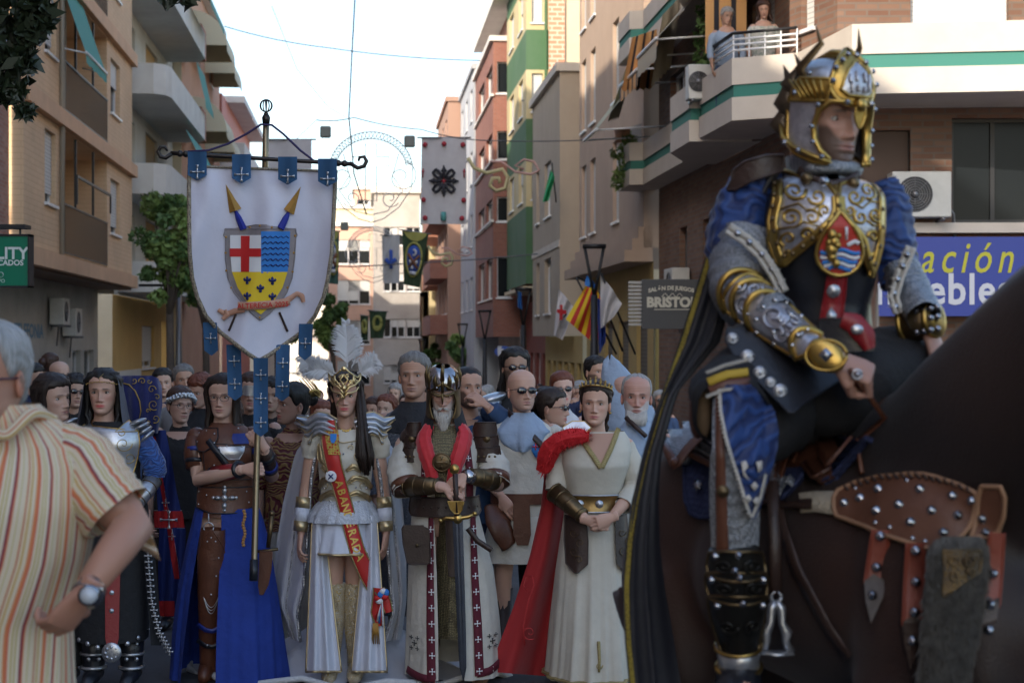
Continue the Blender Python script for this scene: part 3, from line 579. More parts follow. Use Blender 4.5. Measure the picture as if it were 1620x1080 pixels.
# further blocks on the right
lgr = mat('blue_grey_render', (.42, .43, .46), .85, var=(.5, (.35, .36, .38))); brn = mat('brown_render', (.32, .2, .15), .85)
def far_r(label, l, a0, a1, z1, m, dz=2.9, kinds='hsg', cams=None, z0=-3, depth=4, bal=None):
    ops = [(a, a+1.5, z, z+1.5) for a in np.arange(a0+1.2, a1-2, 3.6) for z in np.arange(3.2, z1-1.9, dz)]
    cops = [(l+.25, l+.7, z, z+1.4) for z in np.arange(3.2, z1-1.9, dz)] if cams else []
    B = block(label, l, a0, a1, z1, m, abs(l)+depth, ops, cops, kinds, z0=2 if z0 is None else z0)
    if bal:
        for z in np.arange(2.1, z1-2.5, dz):
            mb = MB(); fbox(mb, street(l, 'R'), a0+.6, a1-.6, .003, .9, z, z+1.0); mb.build('balcony', bal, B, smooth=False)
    return B
far_r('blue grey rendered block beyond the terracotta bays', 5.0, 77.3, 88, Zp(105, 77), lgr, cams=1)
far_r('brown block with a projecting boxed top floor, far on the right', 4.35, 88.2, 100, Zp(158, 88), brn, bal=bb)
far_r('pale tan far block on the right above the street trees', 4.7, 100.3, 112, 12.3, pkb, bal=rbr)
far_r('ochre far block on the right above the street trees', 4.3, 112.3, 126, 10.3, ylo, bal=gry)
far_r('orange brown farthest block on the right side of the street', 3.9, 126.3, 150, 9.0, orng, bal=whit2)

# ================================================================ signs
sb = empty('box_sign', at(1060, 481, 29.8), 0, 'dark grey betting hall box sign reading BRISTOL jutting from the right wall', 'sign')
dk = mat('sign_dark', (.035, .038, .045), .5); G = Face(Vector((0, 0, 0)), Vector((1, 0, 0)), Vector((0, -1, 0))); k = 29.8/F
mb = MB(); fbox(mb, G, -45*k, 60*k, -.25, .1, -39*k, 39*k); mb.build('casing', dk, sb, smooth=False)
mb = MB(); 
for i in range(12): fbox(mb, G, -66*k, -45.5*k, -.15, .05+.004*(i % 2), (-34+i*6)*k, (-30+i*6)*k)
mb.build('side_louvre', grey_metal, sb, smooth=False)
mb = MB(); put_text(mb, 'BRISTOL', 21*k, lambda a, b, o: G.p(a+2*k, .1+o, b+2*k), bold=.012, width=1.0, off=.012)
put_text(mb, 'SALÓN DE JUEGOS', 8.5*k, lambda a, b, o: G.p(a+1*k, .1+o, b+25*k-.3*a*a), bold=.004, off=.012)
fbox(mb, G, -26*k, 34*k, .1, .112, -9.2*k, -8*k); scroll(mb, [(x*k, (14+2.5*sin(x*.55))*k) for x in range(-14, 20)], lambda a, b, o: G.p(a, .1+o, b), .012)
mb.build('lettering', mat('silver_letter', (.5, .48, .4), .5), sb, smooth=False)
gsn = empty('box_sign', at(10, 412, 14.5), 0, 'green lit supermarket box sign with white letters at the far left', 'sign')
k = 14.5/F; mb = MB(); fbox(mb, G, -90*k, 37*k, -.06, .06, -40*k, 38*k); mb.build('casing', mat('sign_green', (.0, .17, .09), .35), gsn, smooth=False)
mb = MB(); fbox(mb, G, -93*k, 40*k, -.07, .07, 37.5*k, 41*k); fbox(mb, G, 37.2*k, 40*k, -.07, .07, -43*k, 41*k); fbox(mb, G, -93*k, 40*k, -.07, .07, -43*k, -40.2*k); fbox(mb, G, -93*k, 34*k, -.1, .1, 50*k, 56*k); mb.tube([G.p(22*k, 0, 40*k), G.p(22*k, 0, 50*k)], .01, 6); mb.build('frame', black_m, gsn, smooth=False)
mb = MB(); put_text(mb, 'QUALITY', 26*k, lambda a, b, o: G.p(a-16*k, .06+o, b+10*k), bold=.004, off=.003); put_text(mb, 'SUPERMERCADOS', 12*k, lambda a, b, o: G.p(a-18*k, .06+o, b-4.5*k), bold=.002, off=.003); put_text(mb, 'GRUPO', 8*k, lambda a, b, o: G.p(a-12*k, .06+o, b-33*k), off=.003)
for s_ in (-3, 5): scroll(mb, [((s_-10+4*cos(t))*k, (-23+4*sin(t))*k) for t in np.linspace(0, 6.3, 14)], lambda a, b, o: G.p(a, .062+o, b), .004)
mb.build('lettering', mat('sign_white', (.65, .7, .66), .5), gsn, smooth=False)
o = empty('shop_sign', at(797, 556, 62), 0, 'small blue oval shop sign hanging far down the right side', 'sign'); k = 62/F; mb = MB(); mb.poly([(15*k*cos(t), 9*k*sin(t)) for t in np.linspace(0, 2*pi, 20)[:-1]], lambda a, b, o_: Vector((a, -o_, b)), .1, .2); mb.build('panel', mat('sign_blue', (.02, .08, .4), .4), o, smooth=False)
mb = MB(); put_text(mb, 'b', 18*k, lambda a, b, o_: Vector((a-4*k, -.1-o_, b)), bold=.05); mb.build('lettering', wht_l, o, smooth=False)
# ================================================================ street lamps
def lamp(px, py, d, label):
    b = Vector(((px-810)/F*d, d, gz(d))); h = CZ+(540-py)/F*d-b.z
    o = empty('street_lamp', b, 0, label, 'street lamp', 'funnel headed street lamps along the right kerb'); mb = MB(); mb.tube([(0, 0, 0), (0, 0, .8), (0, 0, h-.9)], [.1, .09, .06], 10); mb.build('pole', black_m, o)
    mb = MB(); w_ = .17
    for x, y in ((-w_, -.1), (w_, -.1), (-w_, .1), (w_, .1)): mb.tube([(0, 0, h-.95), (x, y, h-.05)], .028, 6)
    mb.box((0, 0, h-.02), (w_*2+.08, .3, .07)); mb.build('lantern', black_m, o)
lamp(940, 388, 31, 'nearest dark funnel headed street lamp, by the striped flag'); lamp(828, 456, 42, 'second dark funnel headed street lamp carrying a blue streamer'); lamp(767, 491, 54, 'third dark funnel headed street lamp, left of the blue oval sign'); lamp(732, 512, 66, 'fourth dark funnel headed street lamp, among the far trees'); lamp(668, 536, 92, 'farthest dark funnel headed street lamp at the street end')
# ================================================================ flags
def flag(px0, py0, pts, d, m, label, pole, group='flags on poles from the right wall', extra=None):
    o = empty('flag', at(px0, py0, d), 0, label, 'flag', group); O = at(px0, py0, d)
    mb = MB(); g = []; uv = []
    (a, b, c, e) = [Vector(q) for q in pts]
    for i in range(15):
        row = []
        for j in range(11):
            s, t = j/10, i/14; p = (a*(1-s)+b*s)*(1-t)+(e*(1-s)+c*s)*t; q = at(p.x, p.y, d)-O; q.y += .12*sin(s*9+t*3); row.append(q); uv.append((s, t))
        g.append(row)
    mb.grid(g, uv); mb.build('cloth', m, o)
    mb = MB(); mb.tube([at(*pole[0], d)-O+Vector((0, .02, 0)), at(*pole[1], d+.6)-O], .022, 6); mb.build('pole', black_m, o)
    if extra: extra(o, O)
sen = mat('senyera_cloth', (.75, .52, .02), .8, kind=('stripes', .25, [(0, (.75, .52, .02)), (.5, (.5, .03, .02))], 0), coord='UV')
whc = mat('white_flag_cloth', (.62, .6, .6), .8); lbl = mat('blue_flag_cloth', (.03, .16, .45), .8); rdc = mat('red_cloth', (.45, .02, .025), .85)
flag(935, 445, [(927, 452), (952, 462), (945, 548), (895, 505)], 33, sen, 'yellow and red striped flag hanging beside the nearest lamp', [(912, 440), (975, 560)])
flag(930, 434, [(928, 434), (945, 452), (940, 480), (925, 450)], 33.3, lbl, 'blue bunting strip above the striped flag', [(914, 438), (935, 450)])
def rc(o, O):
    mb = MB(); mb.poly([(886, 482), (890, 482), (890, 490), (896, 491), (896, 497), (890, 497), (890, 506), (885, 506), (885, 496), (881, 494), (881, 489), (886, 489)], lambda a, b, f: at(a, b, 34.6-f*8)-O, .02, .03); mb.build('red_emblem', rdc, o, smooth=False)
flag(885, 470, [(884, 456), (908, 486), (890, 538), (876, 530)], 35, whc, 'white flag with a red emblem, left of the striped flag', [(890, 502), (925, 470)], extra=rc)
flag(955, 440, [(950, 432), (984, 480), (972, 500), (950, 520)], 31.5, whc, 'plain white flag on a slanting pole, right of the nearest lamp', [(951, 432), (1005, 560)])
flag(950, 500, [(945, 470), (956, 480), (958, 540), (948, 560)], 32, mat('navy_flag_cloth', (.03, .07, .35), .8), 'dark blue flag hanging behind the nearest lamp', [(948, 460), (985, 555)])
flag(868, 280, [(871, 268), (878, 280), (868, 318), (858, 320)], 49, mat('green_flag_cloth', (.02, .3, .12), .8), 'green furled flag on the facade beside the beige bay', [(873, 258), (880, 320)])
flag(822, 470, [(818, 460), (825, 462), (826, 490), (819, 486)], 41.8, lbl, 'blue paper streamer tied to the second lamp', [(819, 458), (826, 458)])
# ================================================================ hanging banners
def hang(px0, py0, px1, py1, px2, py2, px3, py3, d, m, label, deco, name='street_banner'):
    O = at((px0+px1)/2, (py0+py1)/2, d); o = empty(name, O, 0, label, 'banner'); mb = MB()
    f = lambda s, t, off=0: (lambda p: at(p[0], p[1], d-off+.05*sin(s*7))-O)(((px0*(1-s)+px1*s)*(1-t)+(px3*(1-s)+px2*s)*t, (py0*(1-s)+py1*s)*(1-t)+(py3*(1-s)+py2*s)*t))
    mb.grid([[f(s, t) for s in np.linspace(0, 1, 13)] for t in np.linspace(0, 1, 9)]); mb.build('cloth', m, o); deco(o, f)
    mb = MB(); mb.tube([f(-.1, 0), f(1.1, 0)], .02, 5); mb.build('rail', grey_metal, o)
bnw = mat('printed_white_cloth', (.6, .59, .6), .85, var=(5, (.54, .52, .54))); bkm = mat('black_print', (.03, .03, .04), .8); redp = mat('red_print', (.4, .04, .06), .8); teal = mat('teal_print', (.1, .35, .35), .8)
def deco1(o, f):
    mb = MB(); cx, cy = .5, .5
    for i in range(8):
        a = i*pi/4+ (0); L_ = .3 if i % 2 == 0 else .29
        for s_ in (1, -1):
            pts = [(cx+(r*cos(a)-s_*w_*sin(a))*1., cy+(r*sin(a)+s_*w_*cos(a))*.56) for r, w_ in ((.08, 0), (.14, .045), (.22, .06), (.29, .045), (L_, .0))]
            if i % 2: mb.tube([f(x, y, .05) for x, y in pts], .035, 5)
        if i % 2 == 0: mb.tube([f(cx+.05*cos(a), cy+.03*sin(a), .05), f(cx+.33*cos(a), cy+.18*sin(a), .05)], [.05, .02], 5); mb.tube([f(cx+.2*cos(a)-.05*sin(a), cy+.11*sin(a)+.028*cos(a), .05), f(cx+.3*cos(a), cy+.165*sin(a), .05), f(cx+.2*cos(a)+.05*sin(a), cy+.11*sin(a)-.028*cos(a), .05)], .025, 5)
    mb.build('emblem', bkm, o)
    mb = MB()
    for x, y in ((.08, .08), (.5, .07), (.92, .08), (.1, .93), (.9, .93), (.06, .72), (.94, .72)):
        for k in range(4): a = k*pi/4+.3; mb.tube([f(x-.05*cos(a), y-.028*sin(a), .05), f(x+.05*cos(a), y+.028*sin(a), .05)], .025, 4)
    for x in (.04, .95): mb.tube([f(x, .36, .05), f(x, .46, .05)], .015, 4); mb.tube([f(x-.03, .39, .05), f(x+.03, .39, .05)], .015, 4)
    mb.tube([f(.44, .5, .06), f(.56, .5, .06)], .02, 4); mb.tube([f(.5, .46, .06), f(.5, .54, .06)], .02, 4); mb.build('red_motif', redp, o)
    mb = MB(); mb.tube([f(.5, .86, .05), f(.5, .96, .05)], .06, 6); mb.build('teal_motif', teal, o)
hang(667, 218, 738, 218, 738, 355, 665, 354, 38, bnw, 'large white hanging banner with a black looped cross emblem', deco1)
dgr = mat('dark_green_cloth', (.035, .07, .035), .85); olv = mat('olive_gold_print', (.35, .35, .1), .8); bpl = mat('blue_print', (.04, .1, .42), .8)
def deco2(o, f):
    mb = MB(); mb.patch([(.0, .05, .95), (.06, .1, .9), (.12, .2, .8), (.17, .4, .6)], lambda a, b, of: f(a, b, of), .04, .01, 6)
    mb.tube([f(.5+.36*cos(t), .52+.3*sin(t) if sin(t) > 0 else .5+.3*sin(t), .05) for t in np.linspace(0, 2*pi, 24)], .035, 5); mb.build('gold_print', olv, o)
    mb = MB(); mb.poly([(.5+.33*cos(t), .52+.28*sin(t)) for t in np.linspace(0, 2*pi, 20)[:-1]], f, .06, .03); mb.build('blue_field', bpl, o)
    mb = MB()
    for x, y in ((.35, .55), (.65, .55), (.45, .66)): [mb.tube([f(x-.06*cos(a), y-.035*sin(a), .1), f(x+.06*cos(a), y+.035*sin(a), .1)], .02, 4) for a in (0, pi/3, 2*pi/3)]
    mb.tube([f(.5+.09*cos(t), .38+.05*sin(t), .1) for t in np.linspace(-2, 2, 8)], .03, 5); mb.tube([f(.35, .76, .1), f(.65, .76, .1)], .05, 5); mb.build('white_motif', wht_l, o)
    mb = MB(); mb.tube([f(.25, .42, .1), f(.72, .66, .1)], .035, 5); mb.tube([f(.75, .42, .1), f(.28, .66, .1)], .035, 5); mb.build('brown_motif', mat('brown_print', (.2, .09, .05), .8), o)
hang(636, 364, 678, 370, 664, 455, 639, 450, 46, dgr, 'dark green hanging banner with a starry blue emblem', deco2)
def deco3(o, f):
    mb = MB(); mb.tube([f(.5+.25*cos(t), .45+.25*sin(t), .05) for t in np.linspace(0, 2*pi, 14)], .06, 5); mb.tube([f(.3, .6, .05), f(.7, .6, .05)], .06, 5); mb.build('gold_print', olv, o)
hang(584, 491, 612, 493, 606, 535, 586, 535, 60, dgr, 'small dark green banner with a gold emblem, far down the street', deco3)
hang(570, 498, 583, 500, 582, 538, 571, 538, 66, dgr, 'narrow dark green banner left of the small gold one', deco3)
hang(522, 365, 537, 366, 535, 450, 518, 448, 45, mat('teal_green_cloth', (.05, .12, .1), .85), 'dark teal banner half hidden behind the big heraldic banner', deco2)
hang(424, 221, 493, 221, 493, 268, 424, 268, 37, bnw, 'pale banner with red motifs seen behind the top of the heraldic banner', lambda o, f: deco1(o, f) if 0 else None)
hang(604, 372, 632, 372, 632, 448, 606, 448, 58, mat('faded_white_cloth', (.5, .5, .5), .9), 'faded pale banner with blue motif left of the starry green banner', lambda o, f: [b_ for b_ in [MB()] if (b_.tube([f(.2, .5, .05), f(.45, .6, .05), f(.8, .5, .05)], .08, 5), b_.tube([f(.5, .3, .05), f(.5, .7, .05)], .06, 5), b_.build('blue_motif', bpl, o))])
# ================================================================ wire light ornaments and cables
wire = mat('ornament_wire', (.6, .6, .6), .6); pkw = mat('pink_tube', (.5, .3, .27), .6); yew = mat('yellow_tube', (.5, .45, .24), .6); grw = mat('green_tube', (.25, .36, .3), .6)
def orn(cx, cy, sc, d, label):
    O = at(cx, cy, d); o = empty('light_ornament', O, 0, label, 'light decoration'); q = lambda x, y: at(cx+x*sc, cy+y*sc, d)-O; r = .011
    mb = MB(); arc = lambda R_, a0, a1, n=30, ry=1: [q(R_*cos(R(a0+(a1-a0)*i/n)), -R_*ry*sin(R(a0+(a1-a0)*i/n))) for i in range(n+1)]
    o1 = arc(66, 5, 175, ry=.9); o2 = arc(56, 8, 172, ry=.86); mb.tube(o1, r, 4); mb.tube(o2, r, 4)
    for i in range(0, 30): mb.tube([o1[i], o2[i+1]], .01, 3); mb.tube([o2[i], o1[i+1]], .01, 3)
    mb.build('arch', wire, o)
    mb = MB(); mb.tube([q(x, y) for x, y in ((-9, 50), (-9, -5), (-28, -5), (-28, -20), (-9, -20), (-9, -40), (9, -40), (9, -20), (28, -20), (28, -5), (9, -5), (9, 50), (-9, 50))], r, 4); mb.build('cross', wire, o)
    mb = MB()
    for s_ in (-1, 1):
        mb.tube([q(s_*x, y) for x, y in [(a_*1., b_) for a_, b_ in spiral(48, 12, 26, 1.3, -1.2, 30, .2)]], r, 4); mb.tube([q(s_*x, y) for x, y in ((66, -4), (64, 30), (44, 60), (20, 78), (0, 84))], r, 4); mb.tube([q(s_*x, y) for x, y in ((44, -25), (34, 10), (50, 34), (26, 66), (0, 72))], r, 4); mb.tube([q(s_*x, y) for x, y in spiral(30, 46, 15, 1.2, .5, 20, .2)], r, 4)
    mb.build('scroll', wire, o)
orn(587, 268, 1., 36, 'large wire arch and cross light ornament above the street'); orn(590, 395, .62, 58, 'smaller wire arch and cross light ornament, farther down the street')
for (cx, cy, sc, d, lab) in ((785, 268, 1, 40, 'pink and yellow curling light ornament over the right side'), (705, 400, .62, 60, 'smaller curling light ornament farther down on the right')):
    O = at(cx, cy, d); o = empty('light_ornament', O, 0, lab, 'light decoration'); q = lambda x, y: at(cx+x*sc, cy+y*sc, d)-O
    mb = MB(); mb.tube([q(x, y) for x, y in ((-45, -18), (-35, -2), (-15, 6), (10, 0), (18, 12), (14, 30), (0, 34), (-10, 26), (-6, 14), (4, 14), (6, 22))], .05, 5); mb.build('yellow_scroll', yew, o)
    mb = MB(); mb.tube([q(x, y) for x, y in ((-10, -12), (8, -12), (30, 4), (55, 8), (68, 2), (60, -12), (44, -16), (30, -6), (44, 0))], .03, 5); mb.build('pink_scroll', pkw, o)
def cable(pts, d, label, r=.012, sag=0):
    O = at(*pts[0], d); mb = MB(); P = []
    for i in range(len(pts)-1):
        for k in range(8):
            t = k/8; P.append(at(pts[i][0]*(1-t)+pts[i+1][0]*t, pts[i][1]*(1-t)+pts[i+1][1]*t+sag*4*t*(1-t), d))
    P.append(at(*pts[-1], d)); mb.tube([p-O for p in P], r, 4); o = mb.build('cable', mat('cable_grey', (.1, .1, .11), .6), None); o.location = O; tag(o, label, 'cable')
cable([(562, -10), (556, 100), (552, 185), (560, 275), (580, 340)], 34, 'vertical hanging cable above the banner', .014); cable([(355, 42), (520, 76), (760, 96)], 40, 'thin slanting cable crossing the sky', .012, 4)
cable([(500, 190), (560, 186), (667, 205), (760, 222), (980, 219)], 37, 'cable strung to the top of the white banner', .012, 3); cable([(440, 418), (560, 422), (760, 410), (870, 400)], 56, 'dark cable at mid height across the far street', .02); cable([(430, 10), (470, 110), (520, 170), (548, 186)], 40, 'faint diagonal stay wire in the sky', .006); cable([(300, 285), (420, 268), (500, 190)], 38, 'thin cable behind the heraldic banner', .007)
for (px, py, d, lab) in ((515, 209, 37, 'small grey junction box on the cable, left one'), (648, 224, 37, 'small grey junction box on the cable, right of the wire arch'), (545, 358, 52, 'small grey junction box beside the wire arch, lowest one')):
    mb = MB(); mb.box((0, 0, 0), (.24, .1, .26)); o = mb.build('junction_box', mat('box_grey', (.2, .22, .2), .6), None, smooth=False); o.location = at(px, py, d); o.rotation_euler = (0, 0, .1); tag(o, lab, 'box', 'cable junction boxes'); bv = o.modifiers.new('b', 'BEVEL'); bv.width = .03
# ================================================================ trees
bark = mat('bark', (.12, .09, .07), .9, bump=(12, .6, .03), var=(4, (.07, .055, .045))); 
leafm = [mat('leaf_%s' % n_, c, .6, var=(.9, tuple(k*.5 for k in c), .15)) for n_, c in (('bright', (.24, .36, .1)), ('deep', (.11, .21, .06)), ('dry', (.03, .045, .015)))]
def leaves(mb, cents, n, size, m=0, rng=None, flat=.3):
    rng = rng or np.random
    for c, r in cents:
        k = int(n*r*r*r**.2) if False else int(n)
        d = rng.normal(size=(k, 3)); d /= np.linalg.norm(d, axis=1)[:, None]; rad = rng.uniform(.35, 1, k)**.5
        p = np.array(c)+d*(rad*r)[:, None]*np.array([1, 1, .8])
        a = rng.normal(size=(k, 3)); a /= np.linalg.norm(a, axis=1)[:, None]; b = np.cross(a, rng.normal(size=(k, 3))); b /= np.linalg.norm(b, axis=1)[:, None]
        s = size*rng.uniform(.6, 1.3, k)[:, None]
        V = np.stack([p-a*s, p+b*s*.45, p+a*s, p-b*s*.45], 1).reshape(-1, 3)
        mb.add(V, [(4*i, 4*i+1, 4*i+2, 4*i+3) for i in range(k)], m=m)
def tree(pxc, d, pyb_crown, pyt, wpx, label, name='street_tree', n=220, ls=.11, clumps=26, seed=1, m=(0, 1), trunk_r=.085):
    rng = np.random.RandomState(seed); base = Vector(((pxc-810)/F*d, d, gz(d))); o = empty(name, base, 0, label, 'tree'); k = d/F
    zc0 = CZ+(540-pyb_crown)*k-base.z; zc1 = CZ+(540-pyt)*k-base.z; rw = wpx*k/2; zc = (zc0+zc1)/2; rz = (zc1-zc0)/2
    mb = MB(); top = Vector((rng.uniform(-.2, .2), 0, zc)); mb.tube([(0, 0, 0), (.03, 0, zc0*.5), (0, .02, zc0), top], [trunk_r*1.2, trunk_r, trunk_r*.85, trunk_r*.4], 9)
    cents = []
    for i in range(clumps):
        v = rng.normal(size=3); v /= np.linalg.norm(v); rr = rng.uniform(.35, 1.)**.6; c = (v[0]*rw*rr*.95, v[1]*rw*rr*.8, zc+v[2]*rz*rr*.9); cents.append((c, min(rw, rz)*rng.uniform(.16, .36)))
    for c, r in cents[:12]: mb.tube([(0, 0, zc0*.95), (c[0]*.5, c[1]*.5, (zc0+c[2])/2+.1), c], [trunk_r*.45, trunk_r*.25, .015], 6)
    mb.build('trunk', bark, o)
    mb = MB(); h = len(cents)//2; leaves(mb, cents[:h], n, ls, 0, rng); leaves(mb, cents[h:], n, ls*.9, 1, rng); mb.build('crown', [leafm[m[0]], leafm[m[1]]], o, smooth=False)
    return o
tree(268, 33, 490, 285, 108, 'leafy green street tree left of the heraldic banner', n=120, seed=3, clumps=60, ls=.075)
tree(325, 38, 520, 300, 95, 'darker street tree partly behind the heraldic banner', n=120, seed=5, clumps=46, ls=.08, m=(1, 0)); tree(527, 50, 560, 468, 62, 'street tree showing right of the heraldic banner', n=200, seed=8, clumps=18, ls=.13)
tree(438, 46, 555, 430, 80, 'street tree hidden behind the lower heraldic banner', n=160, seed=9, clumps=16, ls=.13)
tree(735, 84, 585, 522, 66, 'rounded street tree far down the right side', n=160, seed=11, clumps=20, ls=.2, m=(1, 0)); tree(690, 96, 588, 540, 36, 'small street tree far down, left of the rounded one', n=130, seed=12, clumps=12, ls=.2, m=(1, 1))
lp = empty('street_lamp', Vector(((283-810)/F*34.5, 34.5, gz(34.5))), 0, 'dark lamp post standing in front of the left street tree', 'street lamp'); mb = MB(); mb.tube([(0, 0, 0), (0, 0, 3.9)], [.09, .05], 8); mb.build('pole', grey_metal, lp); mb = MB(); mb.box((-.35, 0, 3.75), (.9, .12, .05)); mb.box((-.1, 0, 3.95), (.55, .2, .06)); mb.build('lamp_head', black_m, lp)
# near foliage hanging in at top left
o = empty('overhanging_tree', Vector((-3.4, 8.2, gz(8.2))), 0, 'dark drooping leafy branches hanging in at the top left corner', 'tree'); O = o.location
mb = MB(); rng = np.random.RandomState(4); tw = MB(); tw.tube([(-1.2, 0, 0), (-1.1, 0, 2.5), (-.6, 0, 4.1), (0.6, .1, 4.35)], [.15, .12, .07, .02], 8)
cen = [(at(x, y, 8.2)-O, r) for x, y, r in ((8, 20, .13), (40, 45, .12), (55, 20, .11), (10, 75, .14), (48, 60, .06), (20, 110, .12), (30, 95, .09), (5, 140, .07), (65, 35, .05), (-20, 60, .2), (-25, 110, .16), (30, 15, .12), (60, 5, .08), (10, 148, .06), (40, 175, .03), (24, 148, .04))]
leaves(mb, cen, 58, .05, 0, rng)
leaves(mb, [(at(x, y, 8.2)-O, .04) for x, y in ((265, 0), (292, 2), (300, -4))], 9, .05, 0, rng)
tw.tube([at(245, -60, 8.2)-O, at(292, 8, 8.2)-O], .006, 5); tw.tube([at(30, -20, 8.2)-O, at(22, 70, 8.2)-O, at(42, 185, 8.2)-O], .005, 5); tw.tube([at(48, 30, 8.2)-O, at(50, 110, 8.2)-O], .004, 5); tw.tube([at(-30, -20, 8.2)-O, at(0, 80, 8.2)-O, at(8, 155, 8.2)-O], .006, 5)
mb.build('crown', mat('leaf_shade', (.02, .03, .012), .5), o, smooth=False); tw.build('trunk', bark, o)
# balcony plants
for (l, a, z, lab, dn) in ((5.55, 36.4, 6.15, 'green trailing plant hanging over the lowest balcony', 1), (5.9, 28.9, 6.25, 'dark leafy balcony plant behind the beige awning', 0)):
    o = empty('balcony_plant', S(l, a, z), 0, lab, 'plant'); mb = MB(); rng = np.random.RandomState(int(a)); leaves(mb, [((rng.uniform(-.15, .15), rng.uniform(-.3, .3), (-.13*i if dn else .14*i)), .18) for i in range(9)], 60, .07, 0, rng); mb.build('foliage', leafm[0 if dn else 1], o, smooth=False)
    mb = MB(); mb.tube([(0, 0, -.15), (0, 0, .12)], [.14, .18], 10); mb.build('pot', MATS['terracotta_render'], o)
# ================================================================ FIGURE TOOLKIT
skin_m = mat('skin', (.4, .22, .15), .48, kind=('vcol',), bump=(260, .12, .002), spec=.4)
_b = skin_m.node_tree.nodes['Principled BSDF']; _b.inputs['Subsurface Weight'].default_value = .08; _b.inputs['Subsurface Radius'].default_value = (.01, .004, .002)
def hairmat(name, c, rough=.45):
    m = mat(name, c, rough, spec=.4, coord='UV'); n = m.node_tree.nodes; L = m.node_tree.links; b = n['Principled BSDF']
    tc = n['Texture Coordinate']; mp = n.new('ShaderNodeMapping'); mp.inputs['Scale'].default_value = (420, 14, 1); L.new(tc.outputs['UV'], mp.inputs[0])
    nz = n.new('ShaderNodeTexNoise'); nz.inputs['Scale'].default_value = 1; nz.inputs['Detail'].default_value = 3; L.new(mp.outputs[0], nz.inputs['Vector'])
    rp = n.new('ShaderNodeValToRGB'); L.new(nz.outputs[0], rp.inputs[0]); e = rp.color_ramp.elements; e[0].position = .3; e[1].position = .7; e[0].color = (*[k*.45 for k in c], 1); e[1].color = (*[min(1, k*1.5) for k in c], 1)
    L.new(rp.outputs[0], b.inputs['Base Color']); bp = n.new('ShaderNodeBump'); bp.inputs['Strength'].default_value = .7; bp.inputs['Distance'].default_value = .004; L.new(nz.outputs[0], bp.inputs['Height']); L.new(bp.outputs[0], b.inputs['Normal']); return m
H_BLK = hairmat('hair_black', (.012, .01, .009)); H_BRN = hairmat('hair_brown', (.045, .02, .012)); H_RED = hairmat('hair_auburn', (.14, .04, .02)); H_GRY = hairmat('hair_grey', (.3, .29, .28), .55); H_WHT = hairmat('hair_white', (.55, .53, .5), .6); H_DRK = hairmat('hair_dark_brown', (.022, .012, .008)); H_SALT = hairmat('hair_salt', (.16, .15, .14), .55)
SZ = [-.118, -.112, -.10, -.085, -.06, -.03, 0, .03, .06, .085, .105, .117, .1205]
SW = [.010, .030, .041, .050, .0585, .065, .0705, .0745, .0755, .068, .049, .025, .002]
SF = [-.062, -.080, -.087, -.087, -.085, -.084, -.084, -.087, -.084, -.071, -.047, -.02, .004]
SB = [-.035, -.010, .010, .030, .055, .075, .088, .095, .095, .085, .063, .036, .012]
def smooth_interp(z, X, Y):
    zz = np.asarray(z); a = np.interp(zz, X, Y); return (a*2+np.interp(zz-.004, X, Y)+np.interp(zz+.004, X, Y))/4
def head_base(th, z, jaw=1., off=0.):
    w_ = smooth_interp(z, SZ, SW)*np.where(z < 0, 1+(jaw-1)*np.clip(-z/.06, 0, 1), 1)+off; f = smooth_interp(z, SZ, SF)-off; b = smooth_interp(z, SZ, SB)+off
    yc = np.minimum(.012, (f+b)/2+.02); n = 2.25
    s, c = np.sin(th), np.cos(th); q = (np.abs(s)**n+np.abs(c)**n)**(-1/n)
    x = w_*s*q; y = np.where(c > 0, yc+(f-yc)*c*q, yc-(b-yc)*c*q); return x, y
